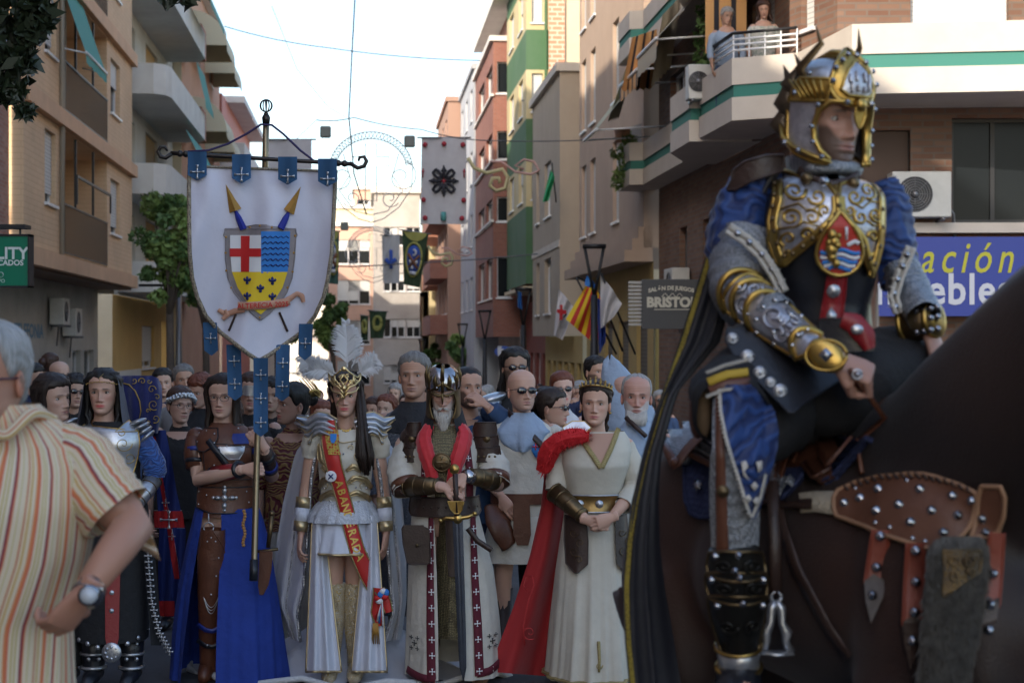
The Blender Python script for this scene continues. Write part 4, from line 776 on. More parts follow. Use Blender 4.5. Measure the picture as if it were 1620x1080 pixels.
def head_geo(sk=(.42, .23, .155), lip=(.3, .1, .08), brow=(.03, .015, .01), lipw=1., jaw=1., nose=1., nu=72, nz=88, beard=None, bstr=.8, browt=1., blush=.25, eye=(.03, .02, .012), lid=(.03, .015, .012), wr=0., gaze=(0, 0), eyes=True, closed=False, liner=.0012):
    s = np.linspace(-1, 1, nu+1)[:-1]; th = pi*(s-.5*np.sin(pi*s)/pi)
    z = -.118+.2385*np.linspace(0, 1, nz)**1.0; TH, Z = np.meshgrid(th, z)
    X, Y = head_base(TH, Z, jaw); fr = np.clip(np.cos(TH)*3, 0, 1)
    g = lambda x0, sx, z0, sz: np.exp(-((X-x0)/sx)**2-((Z-z0)/sz)**2)
    g2 = lambda x0, *a: g(x0, *a)+g(-x0, *a)
    pz = np.interp(Z, [-.053, -.0475, -.041, -.033, -.012, .004, .016, .03], [0, .011, .0245, .0225, .0145, .008, .0045, 0])*nose
    d = pz*np.exp(-(X/np.interp(Z, [-.045, -.03, 0, .02], [.0125, .009, .0075, .011]))**2)
    d += .0085*g2(.0125, .0062, -.0435, .006)-.004*g2(.0065, .003, -.0492, .0025)
    d += .0055*g2(.026, .018, .0175, .0065)-.0115*g2(.030, .0165, -.001, .0115)+.0055*g2(.030, .012, .0, .0065)+.0045*g2(.044, .018, -.024, .016)
    d += .005*g(0, .028, -.068, .018)+.0035*g(0, .019*lipw, -.0632, .0038)+.005*g(0, .0165*lipw, -.0748, .0046)-.0042*g(0, .023, -.0688, .0018)-.003*g(0, .02, -.085, .005)+.006*g(0, .02, -.102, .012)
    if wr: d += -wr*.0025*(g2(.034, .006, -.055, .02))-wr*.0015*np.exp(-(X/.045)**2)*(np.sin((Z-.03)*700)*((Z > .03) & (Z < .07)))-wr*.003*g2(.032, .014, -.016, .003)
    Y = Y-d*fr
    V = np.stack([X, Y, Z], -1); C = np.ones(V.shape)*np.array(sk)
    mix = lambda C, m, c: C*(1-m[..., None])+np.array(c)*m[..., None]
    C = mix(C, blush*fr*g2(.043, .022, -.03, .02)+blush*fr*.6*g(0, .012, -.038, .012), (sk[0]*1.05, sk[1]*.68, sk[2]*.66))
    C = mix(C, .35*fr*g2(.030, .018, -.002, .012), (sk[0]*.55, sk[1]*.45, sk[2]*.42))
    if beard is not None:
        m = np.clip((-.052-Z+.02*np.clip(np.abs(X)/.05, 0, 1)**2*2)/.012, 0, 1)*np.clip((1.95-np.abs(TH))/.3, 0, 1)*(1-np.exp(-(X/.02)**4-((Z+.07)/.009)**4)); C = mix(C, bstr*m, beard)
    C = mix(C, fr*np.exp(-(X/(.0225*lipw))**4-((Z+.0690)/(.0082))**4)*.92, lip); C = mix(C, fr*.7*g(0, .021, -.0688, .0014), [k*.25 for k in lip])
    bz = .0195-.09*(np.abs(X)-.03)*(np.abs(X) > .034); bm = np.exp(-((Z-bz)/(.0031*browt))**2)*np.clip((np.abs(X)-.010)/.006, 0, 1)*np.clip((.047-np.abs(X))/.012, 0, 1)*fr; C = mix(C, .9*bm, brow)
    mb = MB(); mb.grid(V, None, True, 0, C.reshape(-1, 3))
    b0 = 0; mb.f.append(tuple(range(nu))[::-1]); mb.m.append(0)
    for sx in (-1, 1):   # ears
        mb.ell((sx*.0735, .016, -.012), (.009, .018, .031), Matrix.Rotation(sx*.35, 3, 'Z') @ Matrix.Rotation(-.15, 3, 'X'), 10, 8, 0, np.array(sk)*(1.0, .85, .8)); mb.ell((sx*.081, .012, -.008), (.003, .009, .018), None, 8, 6, 0, np.array(sk)*.5)
    if eyes:
        i = np.argmin(np.abs(z)); row = V[i]
        for sx in (-1, 1):
            j = np.argmin(np.abs(row[:, 0]-sx*.030)+(row[:, 1] > 0)*9); yc = row[j, 1]
            P = []; cc = []; rx, ry, rz = .0132, .0085, (.0066 if not closed else .002); gx, gz_ = gaze
            for a in np.linspace(0, pi*.55, 8):
                for t in np.linspace(0, 2*pi, 14, endpoint=False):
                    P.append((sx*.030+rx*sin(a)*cos(t), yc+ry*.85-ry*cos(a)-.0016, rz*sin(a)*sin(t)))
                    ux, uz = sin(a)*cos(t)*rx-gx*.004, sin(a)*sin(t)*rz-gz_*.003
                    r_ = math.hypot(ux, uz); cc.append((.004, .003, .003) if r_ < .0025 else eye if r_ < .0058 else (.5, .46, .42))
            mb.grid(np.array(P).reshape(8, 14, 3), None, True, 0, cc)
            mb.tube([(sx*.030+x_, yc-.0032+abs(x_)*.18, zz) for x_, zz in ((-.0145, -.001), (-.009, .0048), (0, .0072), (.009, .0052), (.0145, -.0005))], liner, 5, c=lid)
    return mb
def hair_cap(mb, T=.012, front=.066, temple=.044, side=-.005, back=-.075, nu=56, nzr=40, seed=0, rough=.004, jaw=1., m=0, off=.0):
    s = np.linspace(-pi, pi, nu+1)[:-1]; A = np.abs(s); rng = np.random.RandomState(seed)
    zh = np.interp(A, [0, .6, 1.0, 1.3, 1.62, 2.0, 2.4, pi], [front, front-.004, temple, side, side+.012, back+.03, back, back-.005])
    zh = zh+np.array([noise.noise(Vector((a*4, seed*3.1, 0)))*.010+noise.noise(Vector((a*14, seed, 2)))*.005 for a in s])*(A < 2.2)
    P = []; uv = []
    for i in range(nzr+1):
        t = i/nzr; z = zh+(.1203-zh)*t; th = s
        x, y = head_base(th, z, jaw, 0); k = np.clip((z-zh)/.022, 0, 1)**.6; tk = (T*k-.0015)*(1+.0*t)+off
        nzv = np.array([noise.noise(Vector((a*5+seed, zz*60, seed))) for a, zz in zip(th, z)])*rough*k
        q = np.stack([x, y-.0, z], -1); c = np.array([0, .01, .01]); dr = q-c; dr /= np.linalg.norm(dr, axis=1)[:, None]; P.append(q+dr*(tk+nzv)[:, None]); uv += [(a*.07, zz) for a, zz in zip(th, z)]
    mb.grid(P, uv, True, m)
    return mb
def locks(mb, n=44, L=.35, th0=1.0, spread=.012, r=.013, seed=1, front=0, wave=.01, m=0, shoulder=.09, back_only=False, zout=-.14):
    rng = np.random.RandomState(seed)
    for i in range(n):
        sgn = -1 if i % 2 else 1; a = (th0+(pi-th0)*((i//2)+rng.uniform(0, .6))/(n/2)); a = min(a, pi)
        if back_only: a = max(a, 1.9)
        pts = [(sgn*.004, -.02+.1*(a/pi), .122)]; 
        for z, am in ((.095, .55), (.06, .9), (.02, 1.), (-.03, 1.), (-.08, 1.)):
            x, y = head_base(np.array([a*am if am < 1 else a]), np.array([max(z, -.03)]), 1., .006+rng.uniform(0, spread)); pts.append((sgn*abs(float(x[0])), float(y[0]) if z > -.05 else float(y[0])*.95+.01, z))
        x, y, z = pts[-1]; k = rng.uniform(.85, 1.1)*L; ph = rng.uniform(0, 6)
        sx = sgn*(shoulder*sin(a)+.02)
        for t in (.25, .5, .75, 1.):
            pts.append((x*(1-t)+sx*t+wave*sin(ph+t*7), y+(.02 if a > 1.6 else -.045)*t+wave*cos(ph+t*6), z-k*t))
        mb.tube(pts, [r*.5, r, r*1.1, r*1.1, r*1.1, r*1.1, r, r, r*.8, r*.25], 6, m, uvs=1.)
    return mb
_hands = {}
def remesh(mb, vox, smooth=5, fac=.5):
    me = bpy.data.meshes.new('t'); me.from_pydata(np.concatenate(mb.v).tolist(), [], mb.f); o = bpy.data.objects.new('t', me); COL.objects.link(o)
    md = o.modifiers.new('r', 'REMESH'); md.mode = 'VOXEL'; md.voxel_size = vox; sm = o.modifiers.new('s', 'SMOOTH'); sm.factor = fac; sm.iterations = smooth
    dg = bpy.context.evaluated_depsgraph_get(); dg.update(); e = o.evaluated_get(dg); m2 = e.to_mesh()
    V = np.zeros(len(m2.vertices)*3); m2.vertices.foreach_get('co', V); V = V.reshape(-1, 3); Fc = [tuple(p.vertices) for p in m2.polygons]
    e.to_mesh_clear(); bpy.data.objects.remove(o); bpy.data.meshes.remove(me); return V, Fc
def hand_geo(kind):
    """right hand hanging down: wrist at origin, fingers to -z, palm faces +y, thumb on -x side"""
    if kind in _hands: return _hands[kind]
    curl = {'relax': (.25, .35, .3), 'grip': (1.1, 1.45, .9), 'flat': (.08, .12, .1), 'half': (.6, .8, .5)}[kind]; mb = MB()
    mb.tube([(0, 0, .035), (0, 0, .0), (0, 0, -.03), (0, 0, -.07), (0, 0, -.095)], [(.027, .02), (.028, .018), (.036, .017), (.042, .015), (.038, .011)], 14, up=(0, 1, 0))
    for i, (x, l, r) in enumerate(((-.031, .078, .0095), (-.0105, .088, .0098), (.0105, .081, .0094), (.03, .064, .0084))):
        p = Vector((x, 0, -.088)); a = 0.; pts = [Vector((x*.9, 0, -.06)), p.copy()]; sp = x*.9
        for k, f in enumerate((.46, .3, .24)):
            a += curl[k]*(1+.08*i)*(1 if kind != 'relax' else 1+.2*i); p = p+Vector((sp*.35*f if a < 1 else 0, sin(a), -cos(a)))*l*f; pts.append(p.copy())
        mb.tube(pts, [r, r*1.08, r, r*.92, r*.72], 8); mb.ell(pts[-1], r*.74, None, 8, 6)
        for q in pts[1:-1]: mb.ell(q, r*1.07, None, 8, 6)
    tc = {'grip': [(-.02, .004, -.02), (-.042, .018, -.05), (-.036, .045, -.068), (-.012, .058, -.075)], 'half': [(-.02, .004, -.02), (-.046, .014, -.05), (-.05, .034, -.072), (-.04, .048, -.088)]}.get(kind, [(-.02, .002, -.02), (-.045, .008, -.048), (-.055, .014, -.075), (-.056, .02, -.098)])
    mb.tube(tc, [.014, .0135, .011, .008], 8); mb.ell(tc[-1], .0082, None, 8, 6); mb.ell(tc[1], .0145, None, 8, 6); mb.ell(tc[2], .0112, None, 8, 6); mb.ell((-.02, .008, -.035), (.018, .012, .026), None, 10, 8)
    _hands[kind] = remesh(mb, .0042, 2); return _hands[kind]
def frame_m(d, palm):
    z = -Vector(d).normalized(); y = Vector(palm); y = (y-z*y.dot(z)).normalized(); x = y.cross(z); return Matrix((x, y, z)).transposed()
def put_hand(mb, pos, d, palm, kind='relax', side='R', sk=(.42, .23, .155), s=1.):
    V, Fc = hand_geo(kind); V = V.copy()*s; M = np.array(frame_m(d, palm)); fc = Fc
    if side == 'L': V[:, 0] *= -1; fc = [q[::-1] for q in Fc]
    W = V @ M.T+np.array(pos); C = np.ones(W.shape)*np.array(sk); tip = np.clip((-V[:, 2]-.09)/.06, 0, 1)[:, None]; C = C*(1-tip*.12)*np.array([1, 1-.03, 1-.03]); mb.add(W, fc, None, C)
def ribbon(mb, pts, w_, fn, off=.006, m=0, seg=24, edge=0, em=1, nc=3, thick=.004):
    """strap of width w_ (same units as pts) laid on a surface fn(a,b,off)"""
    P = [Vector((a, b, 0)) for a, b in pts]; L_ = [0]
    for i in range(1, len(P)): L_.append(L_[-1]+(P[i]-P[i-1]).length)
    X = np.linspace(0, L_[-1], seg+1); ax = np.interp(X, L_, [p.x for p in P]); ay = np.interp(X, L_, [p.y for p in P]); ww = np.interp(X, np.linspace(0, L_[-1], len(w_)), w_) if hasattr(w_, '__len__') else np.full(seg+1, w_)
    tx, ty = np.gradient(ax), np.gradient(ay); n = np.hypot(tx, ty); tx, ty = tx/n, ty/n; G = []; uv = []
    for i in range(seg+1):
        row = [fn(ax[i]-ty[i]*q*ww[i], ay[i]+tx[i]*q*ww[i], o_) for q, o_ in [(-.5, off-thick)]+[(q, off) for q in np.linspace(-.5, .5, nc)]+[(.5, off-thick)]]
        G.append(row); uv += [(k/(nc+1), X[i]) for k in range(nc+2)]
    mb.grid(G, uv, False, m)
    if edge:
        for j in (1, nc): mb.tube([r[j] for r in G], edge, 5, em)
    return ax, ay
class Loft:
    """garment around a vertical axis: rows (z, xl, xr, ry, cy); f=(amp0, amp1, kmul, phase) folds growing downwards"""
    def __init__(s, rows, folds=(0, 0, 0, 0), n=64, pw=2.2, open_=None):
        rows = sorted(rows); s.r = np.array(rows, float); s.n = n; s.fo = folds; s.pw = pw; s.open = open_; s.z0, s.z1 = s.r[0, 0], s.r[-1, 0]
    def sec(s, z):
        I = lambda k: np.interp(z, s.r[:, 0], s.r[:, k]); xl, xr = I(1), I(2); return (xl+xr)/2, (xr-xl)/2, I(4), I(3)
    def fold(s, th, z):
        a0, a1, k, ph = s.fo; t = np.clip((s.z1-z)/max(s.z1-s.z0, 1e-6), 0, 1); a = a0+(a1-a0)*t**1.2
        return 1+a*(np.sin(k*th+ph+1.2*np.sin(2*th+t))*.55+np.sin(np.round(k*1.7)*th+ph*2+1.5*t)*.35+np.sin(np.round(k*3.3)*th+ph*3+2.5*t)*.22+.12*np.sin(7*t+3*th+ph))
    def pt(s, th, z, off=0):
        cx, rx, cy, ry = s.sec(z); f = s.fold(th, z); sn, cs = np.sin(th), np.cos(th); q = (np.abs(sn)**s.pw+np.abs(cs)**s.pw)**(-1/s.pw)
        return np.stack([cx+(rx*f+off)*sn*q, cy-(ry*f+off)*cs*q, np.broadcast_to(z, np.shape(th)) if np.ndim(th) else z], -1)
    def front(s, x, z, off=0):
        cx, rx, cy, ry = s.sec(z); u = min(max((x-cx)/max(rx+abs(off), 1e-6), -.999), .999); c = (1-abs(u)**s.pw)**(1/s.pw); th = math.atan2(u, c); f = float(s.fold(th, z))
        return Vector((cx+u*(rx+abs(off)), cy-(ry*f+off)*c, z))
    def add(s, mb, nz=40, m=0, th=None, cap=False):
        a0, a1 = th if th else (-pi, pi); T_ = np.linspace(a0, a1, s.n+1); P = []; uv = []
        for z in np.linspace(s.z0, s.z1, nz+1):
            P.append(s.pt(T_, z)); cx, rx, cy, ry = s.sec(z); uv += [((t)*max(.16, 0)*1., z) for t in T_]
        mb.grid(P, uv, False, m); return s
def tubef(mb, pts, rad, n=20, seg=24, amp=.05, k=5, seed=0, m=0, cap=False, sq=1., up=(0, 0, 1), twist=2., ring=.04):
    """sleeve: tube resampled along a path with folds"""
    pts = [Vector(p) for p in pts]; N = len(pts); X = np.linspace(0, N-1, seg+1); P2 = []; r2 = []
    for x in X:
        i = min(int(x), N-2); t = x-i; P0, P1, P2_, P3 = pts[max(i-1, 0)], pts[i], pts[i+1], pts[min(i+2, N-1)]
        P2.append(.5*((2*P1)+(P2_-P0)*t+(2*P0-5*P1+4*P2_-P3)*t*t+(3*P1-P0-3*P2_+P3)*t**3)); r2.append(rad[i]*(1-t)+rad[i+1]*t)
    b = mb.n; mb.tube(P2, r2, n, m, cap, sq, up=up); V = mb.v[-1]
    for i in range(seg+1):
        c = P2[i]
        for j in range(n):
            q = V[i*n+j]; a = 2*pi*j/n; f = 1+amp*sin(k*a+seed+twist*i/seg*2)+ring*sin(i*1.9+seed+1.3*sin(a+seed)); V[i*n+j] = np.array(c)+(q-np.array(c))*f
    return mb
class Person:
    def __init__(s, px, d, top, label, yaw=0, group=None, dz=0, toff=.0):
        s.d = d; s.X = (px-810)/F*d; s.g = gz(d)+dz; s.top = CZ+(540-top)/F*d-s.g-toff; s.H = s.top; s.label = label; s.group = group; s.body = MB(); s.o = None; s.kids = []; s.loc = Vector((s.X, d, s.g)); s.cm = MB(); s.yaw = yaw
    def x(s, px): return (px-810)/F*s.d-s.X
    def z(s, py): return CZ+(540-py)/F*s.d-s.g
    def p(s, px, py, y=0): d = s.d+y; return Vector(((px-810)/F*d-s.X, y, CZ+(540-py)/F*d-s.g))
    def head(s, hx=0, hy=0, scale=1., yaw=0, pitch=0, roll=0, topz=None, neck=True, nr=.052, **kw):
        s.sk = kw.get('sk', (.42, .23, .155)); tz = (topz if topz is not None else s.top)
        s.hc = Vector((hx, hy, tz-.1205*scale)); s.hs = scale
        s.HM = Matrix.Rotation(yaw, 3, 'Z') @ Matrix.Rotation(pitch, 3, 'X') @ Matrix.Rotation(roll, 3, 'Y'); h = head_geo(**kw)
        s.put(s.body, h)
        if neck:
            a = s.hw((0, .02, -.06)); b = Vector((s.hc.x*.6, hy*.5+.025, s.hc.z-.165*scale)); s.body.tube([a, (a+b)/2, b, b+Vector((0, .01, -.05))], [nr*scale, nr*.97*scale, nr*1.1*scale, nr*1.5*scale], 18, c=s.sk); s.nb = b
        return s
    def hw(s, v): return s.HM @ (Vector(v)*s.hs)+s.hc
    def put(s, mb, part):
        M = np.array(s.HM)*s.hs; c = np.array(s.hc)
        b = mb.n
        for v in part.v: mb.v.append(v @ M.T+c)
        mb.uv += part.uv; mb.c += part.c; mb.f += [tuple(i+b for i in q) for q in part.f]; mb.m += part.m; mb.n += part.n
    def arm(s, sh, el, wr, r=(.047, .04, .033, .024), hand='relax', side='R', hd=None, palm=(1, 0, 0), hs=1.):
        sh, el, wr = Vector(sh), Vector(el), Vector(wr); m1 = sh.lerp(el, .5); m2 = el.lerp(wr, .35)
        s.body.tube([sh, m1, el.lerp(sh, .12), el, m2, wr], [r[0]*1.05, r[0], r[1], r[1], r[2]*1.05, r[3]], 14, c=s.sk)
        s.body.ell(sh, r[0]*1.05, None, 12, 8, col=s.sk)
        if hand: put_hand(s.body, wr, hd or (wr-el).normalized(), palm, hand, side, s.sk, hs)
        return s
    def leg(s, hip, kn, an, r=(.085, .055, .05, .035), foot=True):
        hip, kn, an = Vector(hip), Vector(kn), Vector(an); s.body.tube([hip, hip.lerp(kn, .5), kn, kn.lerp(an, .3), an], [r[0], r[0]*.85, r[1], r[2]*1.08, r[3]], 14, c=s.sk)
        if foot: s.body.tube([an+Vector((0, .03, -.03)), an+Vector((0, -.02, -.045)), an+Vector((0, -.15, -.06))], [.035, .036, .022], 10, c=s.sk)
        return s
    def torso(s, c=None, w=1., depth=1., zsh=None):
        H = s.H; s.body.tube([(0, .02, H*.47), (0, .02, H*.53), (0, .015, H*.61), (0, .01, H*.70), (0, .015, H*.77), (0, .02, zsh or H*.815)], [(.15*w, .1*depth), (.155*w, .1*depth), (.12*w, .09*depth), (.14*w, .1*depth), (.155*w, .095*depth), (.10*w, .07*depth)], 20, c=c or s.sk, up=(0, 1, 0)); return s
    def build(s, name='person', cat='person'):
        s.o = s.body.build(name, skin_m, None); s.o.location = s.loc; s.o.rotation_euler = (0, 0, s.yaw); tag(s.o, s.label, cat, s.group); return s
    def kid(s, mb, name, m, parent=None, smooth=True, sharp=None, label=None):
        o = mb.build(name, m, parent or s.o, smooth, sharp)
        if label: o['label'] = label
        return o
    def hair(s, m, fn, name='hair'):
        h = MB(); fn(h); g = MB(); s.put(g, h); return s.kid(g, name, m)
    def shades(s, m, w=.0, small=1., name='sunglasses', tint=True):
        h = MB(); 
        for sx in (-1, 1):
            h.ell((sx*.031, -.094, -.001), (.0245*small, .006, .017*small), Matrix.Rotation(sx*.18, 3, 'Z'), 14, 8)
            h.tube([(sx*.054, -.088, .006), (sx*.072, -.05, .005), (sx*.079, .01, .002)], .0022, 5)
        h.tube([(-.012, -.1, .004), (.012, -.1, .004)], .0025, 5); g = MB(); s.put(g, h); return s.kid(g, name, m)
    def specs(s, m, r=(.024, .0165), th=.0014):
        h = MB()
        for sx in (-1, 1):
            h.tube([(sx*.031+r[0]*cos(t)*(1 if abs(cos(t)) < .7 else 1), -.0985+abs(cos(t))*.003, -.003+r[1]*sin(t)*(1.05 if sin(t) > 0 else .95)) for t in np.linspace(0, 2*pi, 17)], th, 5, cap=False)
            h.tube([(sx*.055, -.095, .004), (sx*.073, -.05, .004), (sx*.079, .01, .002)], th*1.1, 5)
        h.tube([(-.008, -.1, .002), (0, -.103, .004), (.008, -.1, .002)], th, 5); g = MB(); s.put(g, h); return s.kid(g, 'glasses', m)
glassm = mat('sunglass_lens', (.008, .008, .01), .06, spec=.9); specm = mat('glasses_frame', (.015, .008, .012), .3)
# cloth and armour materials
def cloth(name, c, b=.6, sc=15, rough=.85, k=.75, sheen=0): return mat(name, c, rough, bump=(sc, b, .02), var=(7, tuple(q*k for q in c), .35), sheen=sheen)
C_WHITE = cloth('white_wool', (.6, .57, .5)); C_SHIRT = cloth('white_cotton', (.62, .62, .64)); C_NAVY = cloth('navy_cloth', (.02, .03, .08)); C_BLACK = cloth('black_cloth', (.012, .012, .014)); C_GREY = cloth('grey_cloth', (.2, .2, .21)); C_BLUE = cloth('royal_blue_cloth', (.01, .045, .3)); C_RED = cloth('scarlet_cloth', (.42, .012, .015)); C_LB = cloth('pale_blue_cloth', (.3, .38, .5)); C_BEIGE = cloth('beige_cloth', (.4, .33, .24)); C_DENIM = cloth('denim', (.06, .1, .2))
GOLD = mat('gilt_metal', (.62, .42, .14), .32, 1., bump=(60, .25, .004), var=(18, (.3, .19, .06), .25)); SILV = mat('silvered_metal', (.62, .63, .65), .32, .8, bump=(45, .25, .004), var=(14, (.3, .31, .34), .25)); BRZ = mat('aged_bronze', (.2, .14, .07), .4, .9, bump=(50, .3, .004), var=(12, (.09, .06, .035), .25)); STEEL = mat('polished_steel', (.5, .5, .52), .2, 1., bump=(20, .08, .004), var=(10, (.3, .3, .32), .3))
MAIL = mat('chainmail', (.2, .21, .23), .45, .7, kind=('mail', 170, (.45, .47, .5))); MAILG = mat('gilt_chainmail', (.1, .085, .05), .5, .6, kind=('mail', 110, (.3, .25, .13)))
LEA = mat('brown_leather', (.13, .045, .022), .42, bump=(70, .35, .006), var=(9, (.08, .028, .015), .3)); LEAD = mat('dark_leather', (.045, .022, .016), .45, bump=(70, .35, .006), var=(9, (.025, .014, .01), .3)); LEAB = mat('black_leather', (.012, .013, .018), .35, bump=(60, .3, .005)); LEAR = mat('red_leather', (.24, .012, .016), .4, bump=(60, .3, .005)); LEABL = mat('blue_leather', (.015, .03, .2), .4, bump=(60, .3, .005))
TRIM = mat('gold_braid', (.42, .33, .14), .5, .5, kind=('mail', 220, (.16, .12, .05)))
def simple(px, d, top, label, hair=None, sk=(.38, .2, .135), top_m=None, bot_m=None, yaw=0, hyaw=0, pitch=0, w=1., group='onlookers in the crowd', nu=44, nz=54, sc=1.04, style='short', beard=None, arms=True, H=None, collar=True, male=True, shades=None, sex='m', lip=(.26, .09, .07), specs=False, dz=0, **kw):
    """clothed onlooker, standing"""
    px = int(px); P = Person(px, d, top, label, yaw, group, dz); P.sk = sk; P.torso(w=.95*w); kw.setdefault('nose', .85+.35*((px*7) % 10)/10); kw.setdefault('browt', .7+.8*((px*3) % 7)/7); f_ = .88+.26*((px*13) % 11)/11; sk = tuple(k*f_ for k in sk); P.head(scale=sc, yaw=hyaw, pitch=pitch, roll=.09*sin(px*1.7), sk=sk, nu=nu, nz=nz, beard=beard, lip=lip, jaw=1.06 if male else .95, nr=.056 if male else .046, **kw)
    sh = P.hc.z-.215*sc; hw_ = (.2 if male else .175)*w; L_ = []
    for sx, sd in ((-1, 'R'), (1, 'L')):
        el = (sx*(hw_+.05), .03, sh-.29); wr = (sx*(hw_+.03), -.04, sh-.54); P.arm((sx*hw_*.9, .01, sh-.02), el, wr, hand='relax', side=sd, palm=(-sx, 0, 0)); P.leg((sx*.09, .02, P.H*.5), (sx*.1, .01, P.H*.27), (sx*.1, .03, .08)); L_.append((sx, el, wr))
    P.build(); top_m = top_m or C_GREY; bot_m = bot_m or C_NAVY
    g = MB(); Loft([(P.H*.46, -.19*w, .19*w, .13, .02), (P.H*.55, -.18*w, .18*w, .125, .02), (P.H*.64, -.17*w, .17*w, .12, .015), (sh-.14, -.18*w, .18*w, .125, .01), (sh-.06, -hw_*.98, hw_*.98, .115, .015), (sh-.02, -hw_*.92, hw_*.92, .1, .02), (sh+.015, -hw_*.72, hw_*.72, .08, .022), (sh+.045, -hw_*.5, hw_*.5, .068, .025), (sh+.065, -.066, .066, .06, .027), (sh+.085, -.056, .056, .054, .03)], (.01, .04, 6, px % 6), 40).add(g, 26)
    for sx, el, wr in L_: e = Vector(el); wv = Vector(wr); g.ell((sx*hw_*.86, .015, sh-.035), (.062, .062, .05), None, 14, 8); tubef(g, [(sx*hw_*.78, .01, sh-.03), (sx*(hw_+.012), .012, sh-.09), e, e.lerp(wv, .5 if male else .1)], [.05, .066, .056, .05], 12, 12, .04, 4, px)
    P.kid(g, 'top', top_m)
    g = MB()
    for sx in (-1, 1): tubef(g, [(sx*.085, .02, P.H*.5), (sx*.1, .01, P.H*.27), (sx*.1, .03, .1)], [.105, .08, .065], 14, 14, .03, 3, px)
    P.kid(g, 'trousers', bot_m)
    for q in (-1, 1):
        g = MB(); g.tube([(q*.1, .06, .05), (q*.1, -.03, .05), (q*.1, -.15, .03)], [.045, .048, .035], 10, sq=.8); P.kid(g, 'shoe', LEAB)
    if hair: 
        if style == 'short': P.hair(hair, lambda h: hair_cap(h, .014, seed=px, rough=.009, front=.06+.012*sin(px)))
        elif style == 'crop': P.hair(hair, lambda h: hair_cap(h, .006, front=.078, temple=.055, seed=px, rough=.002))
        elif style == 'fringe': P.hair(hair, lambda h: hair_cap(h, .008, front=.108, temple=.09, side=.0, seed=px))
        elif style == 'long': P.hair(hair, lambda h: (hair_cap(h, .016, seed=px, front=.062, side=-.02), locks(h, 30, .22, 1.25, seed=px)))
        elif style == 'bob': P.hair(hair, lambda h: (hair_cap(h, .018, seed=px, front=.06, side=-.02, rough=.008), locks(h, 28, .09, 1.2, seed=px)))
        elif style == 'bun': P.hair(hair, lambda h: (hair_cap(h, .014, seed=px), h.ell((0, .12, .03), (.045, .04, .045))))
    if shades: P.shades(glassm)
    if specs: P.specs(specm)
    return P
# ================================================================ THE FRONT ROW
def rowsP(P, R_): return [(P.z(py), P.x(a), P.x(b), ry, cy) for py, a, b, ry, cy in R_]
def fnP(P, L): return lambda a, b, off=0: L.front(P.x(a), P.z(b), off)
def studs(mb, pts, fn, r, off=.006, m=0, h=.6):
    for a, b in pts:
        p = Vector(fn(a, b, off)); q = Vector(fn(a+.8, b, off))-p; e = Vector(fn(a, b-.8, off))-p; mb.stud(p, r, q.cross(e), m, h)
def ovl(cx, cy, rx, ry, n=18, a0=0): return [(cx+rx*cos(a0+2*pi*i/n), cy+ry*sin(a0+2*pi*i/n)) for i in range(n)]
def cross_pat(cx, cy, s, w_=.28):   # cross with flared ends
    o = []
    for k in range(4):
        a = k*pi/2; c_, s_ = cos(a), sin(a)
        for x, y in ((w_*.5, w_*.5), (.6, w_*.4), (1, w_*1.1), (1, -w_*1.1), (.6, -w_*.4), (w_*.5, -w_*.5)): o.append((cx+s*(x*c_-y*s_), cy+s*(x*s_+y*c_)))
    p = []
    for k in range(4):
        seg = o[k*6:(k+1)*6]; p += seg[::-1][1:] if 0 else [seg[5], seg[4], seg[3], seg[2], seg[1]]
    return p
# ---- A woman in gilt breastplate and black skirt (left)
P = Person(163, 9.85, 584, 'woman in silver and gold breastplate with veil and pearl circlet, left of the banner bearer'); P.sk = sk = (.4, .22, .15)
P.torso(w=.9); P.head(scale=1.1, yaw=.05, sk=sk, lip=(.4, .02, .02), brow=(.012, .008, .006), browt=1.2, blush=.5, liner=.0018, lid=(.01, .008, .01), nu=84, nz=100)
eR = P.p(245, 758); P.arm(P.p(222, 692, .02), P.p(244, 752, .0), P.p(215, 800, -.18), (.05, .042, .036, .026), 'relax', 'L', palm=(-1, 0, 0)); P.arm(P.p(105, 692, .02), P.p(88, 755, .05), P.p(92, 820, -.1), (.05, .042, .036, .026), 'relax', 'R', palm=(1, 0, 0))
for px in (148, 208): P.leg(P.p(178+(px-178)*.7, 800, .02), P.p(px, 930, .0), P.p(px, 1058, .03))
P.build()
P.hair(H_BLK, lambda h: (hair_cap(h, .012, front=.078, temple=.05, seed=4), locks(h, 36, .16, 1.35, seed=4, shoulder=.05, r=.012)))
g = MB(); h = MB()   # veil
K = []
for i in range(25):
    t = i/24; z = .118-.34*t; row = []
    for j in range(31):
        a = 1.05+(2*pi-2.1)*j/30; rr = .088+.055*t+.006*sin(j*1.7+i*.3)*t; row.append((rr*sin(a)*(1 if t > .1 else .5+5*t), .012-rr*1.15*cos(a)*(1 if t > .1 else .5+5*t), z+(.012 if t < .02 else 0)))
    K.append(row)
h.grid(K); P.put(g, h); P.kid(g, 'veil', cloth('grey_veil', (.1, .1, .12)))
h = MB(); h.tube([(.086*sin(a), .005-.1*cos(a), .05+.008*cos(a*2)) for a in np.linspace(-1.25, 1.25, 18)], .0014, 5); [h.ell((.088*sin(a), .004-.102*cos(a), .05+.008*cos(a*2)-.003*(k % 2)), .0036, None, 6, 5) for k, a in enumerate(np.linspace(-1.2, 1.2, 17))]; h.tube([(0, -.098, .052), (0, -.1, .078), (.02, -.09, .1)], .001, 4); g = MB(); P.put(g, h); P.kid(g, 'circlet', GOLD)
